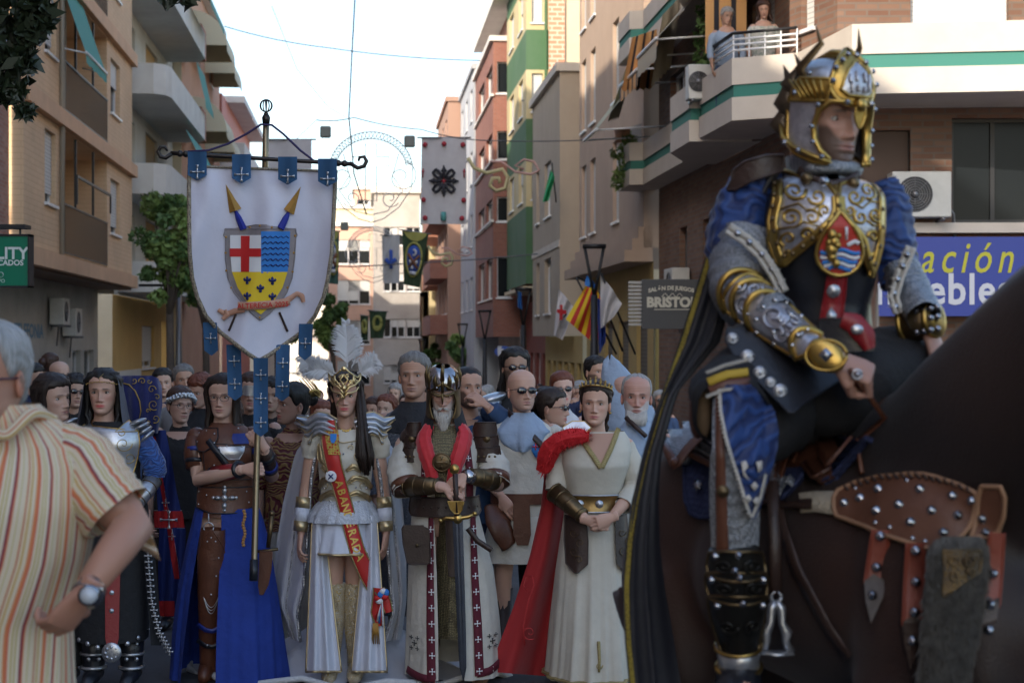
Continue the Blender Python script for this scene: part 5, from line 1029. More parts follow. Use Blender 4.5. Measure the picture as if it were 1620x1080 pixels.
Lb = Loft(rowsP(P, [(1010, 118, 232, .2, .02), (880, 122, 238, .17, .02), (800, 128, 232, .15, .02), (765, 133, 222, .125, .01), (740, 135, 220, .125, .01), (700, 126, 226, .135, .005), (680, 127, 224, .12, .01), (673, 134, 216, .1, .015), (666, 150, 200, .09, .02)]), (0, .02, 7, 1), 56); fb = fnP(P, Lb)
g = MB(); Lb.add(g, 50); P.kid(g, 'undergown', C_BLACK)
g = MB(); g.patch([(664, 130, 144), (672, 129, 152), (680, 128, 222), (700, 127, 225), (720, 130, 222), (745, 136, 216), (765, 138, 214)], fb, .014, .01, 18, 0, 3, .004, 1); g.patch([(664, 204, 222), (672, 198, 223), (681, 190, 224)], fb, .0145, .01, 8, 0, 3, .003, 1)
for cx, s_ in ((150, -1), (203, 1)):
    for (a, b, r, t, a0, sg) in ((cx, 700, 13, 1.4, 0, s_), (cx+s_*8, 722, 9, 1.2, 2, -s_), (cx-s_*12, 715, 8, 1.1, 1, s_), (cx, 745, 9, 1.2, 4, s_), (cx-s_*2, 682, 6, 1, 3, -s_)): scroll(g, spiral(a, b, r, t, a0, sgn=sg), fb, .0035, .016, 1)
scroll(g, [(176, 690), (176, 760)], fb, .004, .016, 1); o = P.kid(g, 'breastplate', [SILV, GOLD])
g = MB(); g.patch([(738, 165, 190), (752, 164, 191), (775, 166, 189), (790, 172, 183)], fb, .022, .006, 6, 0, 2, .003, 1); P.kid(g, 'crest', [C_BLUE, GOLD], o)
g = MB(); g.patch([(800, 177, 200), (900, 177, 200), (1000, 179, 199), (1010, 181, 197)], fb, .012, .004, 4, 0, 4); o = P.kid(g, 'red_strap', LEAR); g = MB(); studs(g, [(188, 880), (188, 905), (188, 930), (188, 958)], fb, .014, .014, h=.4); g.ell(fb(189, 1022, .02), (.058, .014, .058), None, 16, 8); [g.stud(fb(189+9*cos(a), 1022+9*sin(a), .03), .01) for a in np.linspace(0, 5.5, 8)]
studs(g, [(135, 1004), (150, 1009), (167, 1014), (212, 1010), (226, 1003), (238, 995)], fb, .014, .014, h=.4); P.kid(g, 'metal_boss', SILV)
brc = mat('blue_brocade', (.008, .035, .16), .6, kind=('brocade', 16, (.02, .09, .32), .2), sheen=.3)
for sx, (sh, el, wr), sd in ((1, ((222, 690), (243, 735), (243, 752)), 'left'), (-1, ((106, 690), (92, 735), (88, 752)), 'right')):
    g = MB(); tubef(g, [P.p(*sh, .02), P.p(*el, .0), P.p(*wr, .0)], [.065, .068, .06], 16, 14, .05, 5, 1); g.ell(P.p(sh[0], sh[1], .02), (.066, .06, .055)); P.kid(g, 'sleeve', brc)
    g = MB()
    for k in range(4): c = P.p(sh[0]+sx*(-4+k*5), 667+k*8, .0); g.ell(c, (.055, .07, .016), Matrix.Rotation(-sx*(.35+.14*k), 3, 'Y') if sx > 0 else Matrix.Rotation(.35+.14*k, 3, 'Y').inverted().inverted() @ Matrix.Identity(3) if 0 else Matrix.Rotation(sx*(.35+.14*k), 3, 'Y'), 16, 8)
    P.kid(g, 'pauldron', SILV)
    g = MB(); a = P.p(243 if sx > 0 else 89, 758, -.01); b = P.p(217 if sx > 0 else 92, 795, -.16); g.tube([a, a.lerp(b, .5), b], [.052, .05, .04], 16); [g.tube([a.lerp(b, t)+Vector((0, 0, 0)), a.lerp(b, t+.04)], [.055-.012*t, .055-.012*t], 16, 1) for t in (0, .3, .6, .9)]; P.kid(g, 'vambrace', [SILV, BRZ])
for px in (148, 208):
    g = MB(); g.tube([P.p(px, 1000, .0), P.p(px, 1035, .02), P.p(px, 1058, .03)], [.075, .068, .06], 16); [g.tube([P.p(px, y, .01), P.p(px, y+4, .01)], [.078, .078], 16, 1) for y in (1008, 1030, 1052)]; [g.stud(P.p(px+dx, y, -.07), .012, m=1) for dx in (-8, 8) for y in (1018, 1042)]; P.kid(g, 'greave', [LEAB, SILV])
    g = MB(); g.tube([(P.x(px), .06, .06), (P.x(px), -.04, .055), (P.x(px), -.19, .03)], [.05, .052, .03], 12, sq=.8); P.kid(g, 'boot', LEAB)
g = MB(); tr = [(232, 850), (236, 900), (240, 950), (252, 1000), (268, 1030)]
for i in range(22): t = i/21; a, b = np.interp(t, np.linspace(0, 1, 5), [q[0] for q in tr]), np.interp(t, np.linspace(0, 1, 5), [q[1] for q in tr]); g.poly(cross_pat(0, 0, .022), lambda x, y, o_, c=P.p(a, b, -.16+.1*t): c+Vector((x, -o_, y)), .006, .006)
g.grid([[P.p(225+j*6+t*14, 850+t*170, -.14+.02*j+.05*t) for j in range(4)] for t in np.linspace(0, 1, 8)], m=1); P.kid(g, 'cape_edge', [SILV, C_BLACK])
# ---- tall navy embroidered headdress and banner behind her
O = Person(225, 10.35, 592, 'navy velvet banner with gold embroidery and a red cross, hanging right of the veiled woman')
vel = mat('navy_velvet', (.006, .01, .09), .9, bump=(12, .4, .02), sheen=.6)
o = empty('furled_banner', O.loc, 0, O.label, 'banner'); q = lambda a, b, off=0: O.p(a, b, -off)
mb = MB(); R1 = [(594, 192, 240), (598, 186, 250), (610, 184, 256), (640, 190, 257), (668, 205, 252), (685, 222, 250)]
cur = lambda a, b, off=0: O.p(a, b, -.12*math.sqrt(max(0, 1-((a-222)/38)**2*.9-((b-640)/62)**2*.9))-off+.01*sin(a*.35))
mb.patch(R1, cur, 0, .16, 16, 0, 5); mb.build('hood', vel, o)
mb = MB()
for (a, b, r, t, a0, sg) in ((243, 640, 9, 1.4, 1, 1), (246, 662, 7, 1.2, 2, -1), (240, 616, 7, 1.2, 0, -1), (225, 603, 6, 1.2, 3, 1), (248, 628, 5, 1, 4, 1), (212, 602, 5, 1, 2, -1), (236, 668, 5, 1, 1, 1), (234, 650, 4, 1, 0, -1), (236, 603, 4, 1, 0, 1)): scroll(mb, spiral(a, b, r, t, a0, sgn=sg), cur, .004, .006)
scroll(mb, [(192, 606), (204, 608), (214, 618), (221, 634), (223, 650), (220, 664)], cur, .006, .006); mb.build('embroidery', mat('gold_thread', (.42, .28, .06), .6, .3), o)
mb = MB(); dr = lambda a, b, off=0: O.p(a, b, -.03*sin(a*.25+b*.01)-off)
mb.patch([(680, 238, 262), (720, 244, 270), (780, 248, 280), (840, 252, 294), (900, 250, 292), (960, 252, 288), (975, 262, 280)], dr, 0, .02, 14, 0, 5); mb.build('cloth', mat('navy_banner_cloth', (.008, .02, .13), .8, bump=(8, .3, .02)), o)
mb = MB(); mb.patch([(690, 240, 246), (760, 252, 258), (808, 260, 267)], dr, .006, .004, 4, 0, 4); mb.patch([(808, 243, 288), (818, 243, 290), (834, 244, 292)], dr, .006, .004, 10, 0, 2); mb.patch([(834, 264, 272), (880, 270, 280), (915, 276, 284)], dr, .006, .004, 3, 0, 4); mb.patch([(950, 250, 276), (974, 252, 277)], dr, .008, .004, 5, 0, 3)
mb.build('red_cross', C_RED, o); mb = MB(); [mb.poly(cross_pat(267, 822, 14, .2), dr, .012, .004), mb.poly(cross_pat(262, 795, 6, .2), dr, .012, .004), mb.poly(cross_pat(272, 848, 6, .2), dr, .012, .004)]
for l_ in ([(243, 807), (288, 807)], [(244, 835), (292, 835)], [(246, 700), (266, 806)], [(272, 836), (286, 912)]): scroll(mb, l_, dr, .0025, .01)
mb.build('silver_braid', SILV, o)
# ---- B the banner bearer
P = Person(352, 10.05, 592, 'woman with glasses in brown leather armour and blue skirt holding the heraldic banner'); P.sk = sk = (.43, .25, .18)
P.torso(w=.9); P.head(scale=1.08, yaw=-.05, pitch=.05, sk=sk, lip=(.3, .1, .09), brow=(.03, .018, .012), blush=.3, nu=84, nz=100)
P.arm(P.p(312, 690, .02), P.p(313, 758, -.06), P.p(386, 742, -.3), (.05, .043, .038, .026), 'grip', 'R', hd=(1, -.25, .06), palm=(.2, 1, -.1)); P.arm(P.p(396, 688, .02), P.p(430, 752, -.02), P.p(416, 705, -.3), (.048, .042, .037, .026), 'grip', 'L', hd=(-.6, -.2, .75), palm=(-.3, 1, .2))
for sx, kx in ((-1, 332), (1, 383)): P.leg(P.p(352+sx*22, 810, .02), P.p(kx, 930, -.03 if sx < 0 else .02), P.p(kx, 1060, .03))
P.build(); P.specs(specm)
P.hair(H_DRK, lambda h: (hair_cap(h, .012, front=.074, temple=.04, seed=9, side=-.03), locks(h, 46, .24, 1.22, seed=9, shoulder=.07, r=.013)))
Lb = Loft(rowsP(P, [(815, 309, 398, .15, .02), (790, 312, 402, .13, .02), (762, 318, 402, .12, .01), (740, 320, 402, .125, .005), (712, 313, 403, .135, .0), (692, 312, 402, .12, .01), (678, 325, 392, .09, .015), (668, 335, 375, .07, .02)]), (0, 0, 7, 1), 56); fb = fnP(P, Lb)
g = MB(); Lb.add(g, 40); P.kid(g, 'leather_corset', LEA)
g = MB(); 
for rws in ([(676, 318, 348), (690, 310, 350), (702, 314, 345), (712, 318, 330)], [(672, 375, 398), (688, 374, 404), (698, 378, 404)]): g.patch(rws, fb, .012, .008, 8, 0, 3, .004, 1)
g.patch([(700, 330, 360), (706, 326, 400), (740, 328, 402), (756, 334, 398)], fb, .008, .006, 12, 0, 3, .003, 1); g.patch([(768, 314, 402), (775, 312, 404), (800, 314, 402), (808, 340, 380)], fb, .012, .008, 14, 0, 3, .004, 1); P.kid(g, 'leather_plate', [LEA, LEAB])
g = MB(); g.patch([(704, 353, 392), (712, 356, 391), (724, 368, 384)], fb, .016, .006, 8, 0, 2, .002, 0); P.kid(g, 'steel_insert', SILV)
g = MB(); ribbon(g, [(334, 694), (350, 712), (364, 732)], 10, fb, .016, 0); P.kid(g, 'shoulder_strap', LEAB); g = MB(); g.patch([(684, 373, 398), (691, 372, 402), (700, 376, 402)], fb, .018, .005, 6); P.kid(g, 'blue_collar', LEABL)
g = MB(); studs(g, [(316, 684), (316, 697), (330, 680), (344, 684), (345, 698), (352, 706), (365, 703), (388, 704), (380, 676), (398, 690), (345, 733), (338, 745), (318, 775), (332, 780), (318, 795), (394, 775), (397, 792)], fb, .0055, .018)
for (x, y) in ((350, 784), (372, 784), (361, 773), (361, 796)): g.poly(ovl(x, y, 5.5 if y == 784 else 3.5, 3.5 if y == 784 else 5.5, 10), fb, .026, .012)
g.ell(fb(361, 784, .024), (.02, .012, .02)); studs(g, [(343, 784), (379, 784), (361, 767), (361, 803)], fb, .01, .02, h=.4); P.kid(g, 'metal_ornament', SILV)
Ls = Loft(rowsP(P, [(1068, 271, 453, .36, .03), (1000, 276, 446, .31, .02), (930, 284, 437, .25, .02), (860, 296, 426, .19, .02), (820, 305, 415, .16, .02), (802, 309, 408, .145, .02)]), (.005, .075, 9, 2.), 110); fs = fnP(P, Ls)
g = MB(); T_ = None; Ls.add(g, 46, th=(-.06, 2*pi-.66)); P.kid(g, 'skirt', mat('bright_blue_cloth', (.012, .042, .28), .85, bump=(16, .6, .02), var=(5, (.009, .03, .2), .35)))
kx = 332; g = MB(); tubef(g, [P.p(337, 836, -.16), P.p(335, 880, -.15), P.p(334, 940, -.12), P.p(333, 1000, -.07), P.p(332, 1070, -.03)], [.07, .083, .078, .068, .055], 20, 24, .0, 3, 0, ring=.01); o = P.kid(g, 'leg_armour', LEA)
g = MB(); lg = lambda a, b, off=0: P.p(a, b, -.15+(b-840)/240*.11-math.sqrt(max(.0002, .085**2-((a-334)*P.d/F)**2))-off)
for y, m in ((878, 1), (905, 0), (990, 0), (1015, 1)): ribbon(g, [(312, y-3), (325, y+6), (336, y+8), (348, y+3), (357, y-7)], 7, lg, .008, m)
P.kid(g, 'leather_band', [LEABL, LEAB], o); g = MB(); studs(g, [(334, 850), (328, 856), (341, 856), (324, 882), (346, 882), (328, 912), (342, 911), (334, 940), (328, 1020), (344, 1018)], lg, .006, .012)
for dy, w_ in ((0, 15), (5, 14), (10, 12)): scroll(g, [(334+w_*x, 932+dy+(1-x*x)*28) for x in np.linspace(-1, 1, 16)], lg, .0035, .014)
g.tube([P.p(330+8*cos(t), 834+8*sin(t), -.21) for t in np.linspace(0, 2*pi, 14)], .004, 5); g.tube([P.p(330, 812, -.2), P.p(330, 827, -.21)], .004, 5); P.kid(g, 'chain', SILV, o)
g = MB(); g.patch([(838, 332, 336), (850, 324, 344), (866, 316, 354), (880, 312, 357), (884, 312, 357)], lg, .014, .005, 8, 0, 2, .003, 0); P.kid(g, 'thigh_plate', LEA, o)
for sx, pts, rad, mm in ((0, [P.p(311, 692, .02), P.p(308, 715, .0), P.p(310, 740, -.03)], [.062, .066, .06], LEA), (1, [P.p(398, 690, .02), P.p(416, 715, .0), P.p(427, 738, -.01)], [.06, .064, .056], LEA)):
    g = MB(); g.tube(pts, rad, 16, 0); g.ell(pts[0], rad[0]); u = (pts[2]-pts[0]); [g.tube([pts[0]+u*t, pts[0]+u*(t+.13)], [.0675, .066], 16, m_) for t, m_ in ((.35, 1), (.72, 2))]; P.kid(g, 'upper_arm_guard', [LEA, LEABL, LEAB])
g = MB(); a = P.p(338, 751, -.1); b = P.p(380, 742, -.27); g.tube([a, a.lerp(b, .5), b], [.05, .047, .036], 16); [g.tube([a.lerp(b, t), a.lerp(b, t+.06)], [.053, .05], 16, 1) for t in (0, .94)]; P.kid(g, 'vambrace', [LEAR, LEAB])
g = MB(); a = P.p(428, 742, -.07); b = P.p(418, 712, -.25); g.tube([a, b], [.047, .038], 16); [g.tube([a.lerp(b, t), a.lerp(b, t+.15)], [.05, .047], 16, m_) for t, m_ in ((.1, 1), (.6, 2))]; P.kid(g, 'vambrace', [LEAD, LEABL, LEAB])
for px in (330, 383):
    g = MB(); g.tube([(P.x(px), .03, .16), (P.x(px), .03, .07), (P.x(px), -.06, .06), (P.x(px), -.18, .03)], [.06, .058, .052, .03], 12, up=(0, 1, 0)); P.kid(g, 'boot', LEA)
# dagger on her hip
O = empty('dagger', P.loc+P.p(422, 880, -.24), 0, 'sheathed dagger with dark hilt on the hip of the banner bearer', 'dagger'); q = lambda a, b, y=0: P.p(a, b, -.24+y)-(O.location-P.loc)
mb = MB(); mb.patch([(872, 411, 431), (900, 410, 429), (925, 409, 424), (940, 411, 416)], lambda a, b, of: q(a, b, -of), .012, .024, 6, 0, 2, .003); mb.build('scabbard', LEA, O); mb = MB(); mb.tube([q(424, 866), q(430, 815)], [.012, .016], 8); mb.tube([q(408, 872), q(440, 868)], .009, 8); mb.ell(q(430, 812), .018); mb.build('hilt', BRZ, O)
g = MB(); [g.ell(P.p(386+1.5*sin(i), 808+i*4.5, -.2), .011, None, 7, 5) for i in range(13)]; P.kid(g, 'bead_tassel', mat('amber_bead', (.4, .2, .06), .4))
# ---- the heraldic banner
BD = 9.62; BO = at(402, 918, BD); bn = empty('heraldic_banner', BO, 0, 'white heraldic banner with quartered shield on a pole and curled iron crossbar', 'banner'); q = lambda a, b, y=0: at(a, b, BD+y)-BO
brs = mat('antique_brass', (.25, .2, .13), .35, .9, bump=(30, .2, .003)); irn = mat('wrought_iron', (.045, .04, .038), .4, .8, bump=(50, .4, .003)); tabb = mat('teal_blue_suede', (.025, .085, .19), .85, bump=(50, .3, .003))
mb = MB(); mb.tube([q(421, 196, .0), q(419, 280, .1), q(416, 400, .15), q(411, 560, .13), q(406, 740, .1), q(402, 900, .02), q(401, 918, .0)], [.018]*6+[.021], 12); mb.tube([q(402, 885, .03), q(401, 918, .0)], .024, 12, 1); mb.build('pole', [brs, LEAB], bn)
mb = MB(); mb.tube([q(421, 196), q(421, 186), q(421, 180)], [.02, .024, .012], 10); mb.ell(q(421, 181), .014)
for k in range(6): mb.tube([q(421, 177, 0)]+[q(421+9.8*sin(t)*cos(k*pi/6*1), 167.5+9.8*cos(t), 9.8*sin(t)*sin(k*pi/6)*BD/F) for t in np.linspace(-3.0, 3.0, 17)], .0035, 5)
mb.build('finial', irn, bn)
bar = lambda x: 244+(x-297)*14/233
mb = MB(); mb.tube([q(270, bar(270)), q(300, bar(300)), q(415, bar(415)), q(530, bar(530)), q(555, bar(555))], .012, 10)
mb.tube([q(272, 243), q(262, 250), q(254, 248), q(250, 240), q(254, 233), q(261, 233), q(265, 239)], [.012, .012, .012, .012, .01, .009, .006], 8); mb.tube([q(553, 258), q(566, 266), q(576, 263), q(580, 255), q(576, 248), q(569, 249), q(567, 255)], [.012, .012, .012, .012, .01, .009, .006], 8); [mb.ell(q(x, bar(x)), .019) for x in (285, 294, 535, 545)]; mb.build('crossbar', irn, bn)
mb = MB(); mb.tube([q(297, 240), q(330, 238), q(360, 228), q(390, 212), q(413, 197, -.02), q(430, 198, -.02), q(448, 212), q(475, 238), q(500, 257), q(530, 258)], .0065, 7); mb.build('cord', mat('blue_cord', (.03, .02, .09), .7), bn)
cy_ = lambda a, b: .034*sin((a-300)/19+b/90)*min(1, abs(b-262)/120)+.03*sin(b/70)+.035*sin((a-415)/60)+.013*sin(a/9.5+b/35)*min(1, max(0, (b-270)/120))+.01*sin(a/7-b/60)*max(0, 1-(b-265)/110)
cf = lambda a, b, off=0: q(a, b, cy_(a, b)-off)
Lx = lambda b: np.interp(b, [264, 300, 400, 440, 470, 500, 525, 550, 562, 570], [300, 299, 300, 304, 312, 326, 348, 380, 396, 409]); Rx = lambda b: np.interp(b, [264, 300, 400, 440, 470, 500, 525, 545, 560, 570], [531, 530, 525, 519, 512, 498, 478, 450, 428, 411])
ban = mat('banner_satin', (.62, .62, .72), .55, bump=(9, .3, .02), var=(3, (.52, .52, .62), .4), sheen=.2)
rows = [(b+0., float(Lx(b)), float(Rx(b))) for b in np.linspace(265, 570, 62)]; mb = MB(); mb.grid([[cf(a, b+(a-415)*.035*max(0, 1-(b-265)/120)) for a in np.linspace(l_, r_, 56)] for b, l_, r_ in rows]); cl = mb.build('cloth', ban, bn)
mb = MB(); frg = mat('braided_trim', (.33, .28, .2), .6, .4, kind=('mail', 120, (.06, .04, .05))); edge = [(l_, b) for b, l_, r_ in rows]+[(r_, b) for b, l_, r_ in rows[::-1]]
ed = [cf(a, b+((a-415)*.035*max(0, 1-(b-265)/120)), .004) for a, b in edge]; mb.tube(ed, .013, 6, cap=False, sq=.6); mb.tube([cf(a, 267+(a-415)*.035, .004) for a in np.linspace(301, 530, 30)], .012, 6, sq=.6); mb.build('fringe', frg, cl)
redc = mat('heraldic_red', (.5, .012, .012), .7); bluc = mat('heraldic_blue', (.03, .19, .55), .7); nvyc = mat('heraldic_navy', (.01, .02, .12), .7); yelc = mat('heraldic_yellow', (.72, .5, .02), .7); whtc = mat('heraldic_white', (.68, .68, .7), .7); shb = mat('shield_border', (.3, .27, .29), .5, .3, var=(20, (.2, .18, .19), .3)); goc = mat('painted_gold', (.5, .28, .06), .45, .5, var=(12, (.3, .15, .03), .25))
I = lambda b, X, Y: float(np.interp(b, X, Y))
so_l = ([362, 366, 372, 376, 410, 440, 462, 480, 495, 506], [356, 356, 354, 357, 357, 361, 370, 384, 398, 411]); so_r = ([362, 366, 372, 376, 410, 440, 462, 480, 495, 506], [468, 468, 470, 468, 466, 462, 454, 442, 427, 413])
mb = MB(); mb.patch([(b, I(b, *so_l), I(b, *so_r)) for b in (362, 366, 372, 376, 390, 410, 425, 440, 452, 462, 472, 480, 488, 495, 501, 506)], cf, .006, .004, 16, 0, 2, .004); 
mb.patch([(355, 404, 420), (362.5, 362, 466)], cf, .006, .004, 8, 0, 2); sh_ = mb.build('shield', shb, cl)
inl = ([372, 400, 430, 455, 475, 490, 497], [364, 364, 367, 376, 389, 402, 412]); inr = ([372, 400, 430, 455, 475, 490, 497], [459, 458, 455, 447, 434, 421, 413]); il = lambda b: I(b, *inl); ir = lambda b: I(b, *inr)
mb = MB(); mb.patch([(372, 364, 413), (400, 364, 413), (430, 367, 413)], cf, .011, .003, 8, 0, 3, 0); mb.build('white_field', whtc, sh_); mb = MB(); mb.patch([(366, 413, 459), (400, 413, 458), (432, 413, 455)], cf, .0112, .003, 8, 0, 3); mb.build('blue_field', bluc, sh_)
mb = MB(); mb.patch([(b, il(b), ir(b)) for b in (430, 442, 455, 466, 475, 483, 490, 497)], cf, .0114, .003, 12, 0, 2); mb.build('yellow_field', yelc, sh_)
mb = MB(); mb.patch([(373, 381, 395), (430, 381, 394)], cf, .015, .003, 4, 0, 4); mb.patch([(393, 363.5, 413), (406, 363.5, 413)], cf, .0152, .003, 8, 0, 2); mb.build('red_cross', redc, sh_)
mb = MB(); [scroll(mb, [(x, y+1.6*sin((x-413)*.75)) for x in np.linspace(414, 457, 22)], cf, .006, .013, 0, 5, .4) for y in (375, 384, 393, 402, 411, 420)]; 
fl = [(0, -7), (2.2, -4), (2, -1), (4.5, -4), (6.5, -1.5), (5, 1.5), (2, 2.2), (2.6, 5.5), (0, 7), (-2.6, 5.5), (-2, 2.2), (-5, 1.5), (-6.5, -1.5), (-4.5, -4), (-2, -1), (-2.2, -4)]
[mb.poly([(cx+x, cy+y) for x, y in fl], cf, .016, .003) for cx, cy in ((391, 443), (431, 444), (412, 456), (391, 468), (431, 469))]; mb.build('wave_and_lily', nvyc, sh_)
mb = MB(); studs(mb, [(357.5, 375), (357, 400), (358, 428), (366, 455), (384, 483), (467, 373), (465, 400), (463, 430), (455, 455), (440, 478), (411, 502), (395, 360), (430, 360), (411, 357)], cf, .007, .008, h=.4); mb.build('rivet', goc, sh_)
rib = mat('copper_ribbon', (.55, .3, .2), .6, var=(10, (.4, .2, .13), .3)); mb = MB(); ribbon(mb, [(376, 484), (395, 484), (425, 482), (448, 479), (458, 476)], 13, cf, .024, 0); ribbon(mb, [(450, 478), (462, 470), (470, 464), (478, 468), (480, 478)], [11, 9, 7, 8, 6], cf, .02, 0); ribbon(mb, [(345, 490), (358, 497), (372, 492), (387, 490)], [6, 9, 9, 8], cf, .02, 0); ribbon(mb, [(352, 505), (360, 498), (356, 490)], [6, 7, 5], cf, .022, 0); rb = mb.build('ribbon', rib, cl)
mb = MB(); put_text(mb, 'ALTERECIA 2025', 11.5, lambda a, b, o_: cf(416+a, 483-b-a*.05, .026+o_), off=.002, bold=.12, width=.98); mb.build('lettering', redc, rb)
for nm, tri, tas, sh in (('spear', ((357, 291), (363, 337), (382, 330)), ((373, 334), (385, 362)), ((373, 497), (362, 523))), ('spear', ((476, 295), (449, 331), (465, 340)), ((457, 335), (444, 362)), ((442, 494), (455, 524)))):
    mb = MB(); a, b, c = tri; m_ = ((b[0]+c[0])/2, (b[1]+c[1])/2); mb.add([cf(*a, .006), cf(*b, .006), cf(*c, .006), cf(m_[0], m_[1], .03)], [(0, 1, 3), (0, 3, 2), (1, 2, 3)]); mb.tube([cf(*sh[0], .008), cf(*sh[1], .008)], .007, 6, 1); mb.tube([cf(*m_, .01), cf(m_[0]*.6+tas[1][0]*.4, m_[1]*.6+tas[1][1]*.4, .01), cf(*tas[1], .008)], [.008, .018, .022], 7, 2); mb.build(nm, [goc, LEAD, mat('tassel_blue', (.01, .02, .25), .7)], cl, smooth=False)
def pennant(x0, x1, y0, y1, crosses, yoff, nm, tilt=0, pt=8):
    mb = MB(); f = lambda a, b, off=0: q(a+tilt*(b-y0), b, yoff+.02*sin(b*.045+x0)+.01*sin((a-x0)*.2)-off); xm = (x0+x1)/2
    mb.patch([(y0, x0, x1), ((y0+y1)/2, x0, x1), (y1-pt, x0, x1), (y1, xm-1, xm+1)], f, .002, .004, 5, 0, 6); o_ = mb.build(nm, tabb, bn); mb = MB(); [mb.poly(cross_pat(xm, c, (x1-x0)*.38, .2), f, .006, .003) for c in crosses]; [mb.ell(f(xm, c, .007), .008) for c in crosses]; mb.build('silver_cross', SILV, o_)
for x0, x1, y0, y1, c in ((297, 327, 240, 285, 272), (367, 397, 244, 290, 276), (440, 470, 248, 292, 279), (503, 533, 251, 295, 283)): pennant(x0, x1, y0, y1, [c], -.1, 'hanging_tab')
pennant(321, 343, 510, 562, [535], .05, 'pennant', .05); pennant(358, 381, 545, 633, [571, 607], .05, 'pennant', .03); pennant(401, 424, 566, 690, [593, 630, 668], -.035, 'pennant', .0); pennant(437, 459, 545, 634, [574, 611], .05, 'pennant', -.02); pennant(473, 495, 512, 569, [543], .05, 'pennant', -.03)
# ---- C the white and gold standard lady
P = Person(547, 10.0, 590, 'young woman in white and gold costume with feathered mask crown and red sash'); P.sk = sk = (.4, .22, .15)
P.torso(w=.82); P.head(scale=1.07, sk=sk, lip=(.4, .02, .03), brow=(.015, .01, .008), blush=.4, liner=.002, lid=(.01, .008, .01), jaw=.93, nose=.92, nu=84, nz=100, pitch=.04)
P.arm(P.p(499, 692, .02), P.p(484, 775, .03), P.p(476, 845, -.03), (.046, .038, .034, .023), 'relax', 'R', palm=(1, .3, 0)); P.arm(P.p(594, 692, .02), P.p(606, 775, .03), P.p(611, 845, -.03), (.046, .038, .034, .023), 'relax', 'L', hd=(-.12, -.1, -1), palm=(-1, .3, 0))
for a, b, c, y in ((528, 527, 525, -.02), (561, 562, 562, -.0)): P.leg(P.p(a, 812, .0), P.p(b, 925, y), P.p(c, 1050, .03), (.085, .056, .052, .036))
P.build()
P.hair(H_DRK, lambda h: (hair_cap(h, .012, front=.076, temple=.04, seed=19, side=-.03), locks(h, 26, .2, 1.3, seed=19, shoulder=.05, back_only=True)))
g = MB(); rng = np.random.RandomState(2)
for i in range(30):
    a = rng.uniform(-10, 10); b = rng.uniform(-.05, .04); g.tube([P.p(566+a*.5, 606, .03+b), P.p(570+a*.6, 640, .0+b), P.p(573+a*.8, 680, -.09+b*.6), P.p(575+a*1.1+4*sin(i), 720, -.13+b*.4), P.p(580+a*.9+3*sin(i*2), 752-abs(a), -.13+b*.3)], [.008, .013, .014, .013, .003], 6)
P.kid(g, 'hair', H_DRK)
Lb = Loft(rowsP(P, [(812, 501, 590, .13, .02), (790, 508, 584, .115, .015), (765, 506, 587, .12, .01), (725, 503, 590, .135, -.0), (700, 502, 592, .125, .005), (685, 512, 584, .11, .015), (678, 516, 580, .1, .02)]), (0, 0, 7, 1), 56); fb = fnP(P, Lb)
ivory = mat('ivory_satin', (.6, .57, .5), .5, bump=(40, .3, .004), var=(14, (.5, .45, .36), .3), sheen=.2); whs_ = cloth('white_satin', (.6, .62, .7), .25, 12, .5, .8, .3); pgold = mat('pale_gold', (.62, .5, .3), .35, .8, bump=(60, .3, .003), var=(20, (.42, .3, .15), .3)); 
g = MB(); Lb.add(g, 36); P.kid(g, 'bodice', ivory)
g = MB()
for s_ in (-1, 1):
    c = 547
    for pts in ([(c+s_*2, 765), (c+s_*18, 752), (c+s_*34, 757), (c+s_*42, 772)], [(c+s_*3, 782), (c+s_*20, 776), (c+s_*36, 784), (c+s_*40, 792)], [(c+s_*4, 742), (c+s_*16, 734), (c+s_*28, 742), (c+s_*36, 736)], [(c+s_*40, 700), (c+s_*38, 725), (c+s_*28, 735)]): ribbon(g, pts, [3, 8, 8, 4], fb, .012, 0, 12, .003, 0)
    for (a, b, r, t, a0) in ((c+s_*22, 718, 8, 1.3, 0), (c+s_*30, 765, 6, 1.1, 2), (c+s_*14, 758, 5, 1.1, 1), (c+s_*12, 706, 5, 1.1, 3)): scroll(g, spiral(a, b, r, t, a0, sgn=s_), fb, .0035, .014)
scroll(g, [(512, 690), (530, 695), (547, 698), (565, 695), (584, 690)], fb, .005, .01)
P.kid(g, 'gold_filigree', pgold)
g = MB(); studs(g, [(547, 715), (535, 700), (560, 700), (520, 745), (575, 745), (515, 770), (582, 770), (530, 768), (566, 768), (547, 790), (525, 790), (570, 790)], fb, .006, .016); P.kid(g, 'gem', STEEL)
Lp_ = Loft(rowsP(P, [(824, 484, 604, .18, .02), (812, 488, 600, .17, .02), (798, 498, 592, .135, .02), (790, 506, 586, .12, .015)]), (.0, .06, 16, 1), 96); g = MB(); Lp_.add(g, 12); P.kid(g, 'peplum', mat('sequin_white', (.55, .57, .62), .4, .3, kind=('mail', 130, (.35, .37, .42))))
Lk = Loft(rowsP(P, [(872, 499, 590, .2, .0), (840, 502, 585, .17, .01), (812, 506, 584, .135, .02)]), (.01, .07, 8, 2), 80); g = MB(); Lk.add(g, 14); hem = [Vector(Lk.pt(t, Lk.z0+.004, .002)) for t in np.linspace(-pi, pi, 90)]; g.tube(hem, .008, 5, 1); P.kid(g, 'short_skirt', [whs_, pgold])
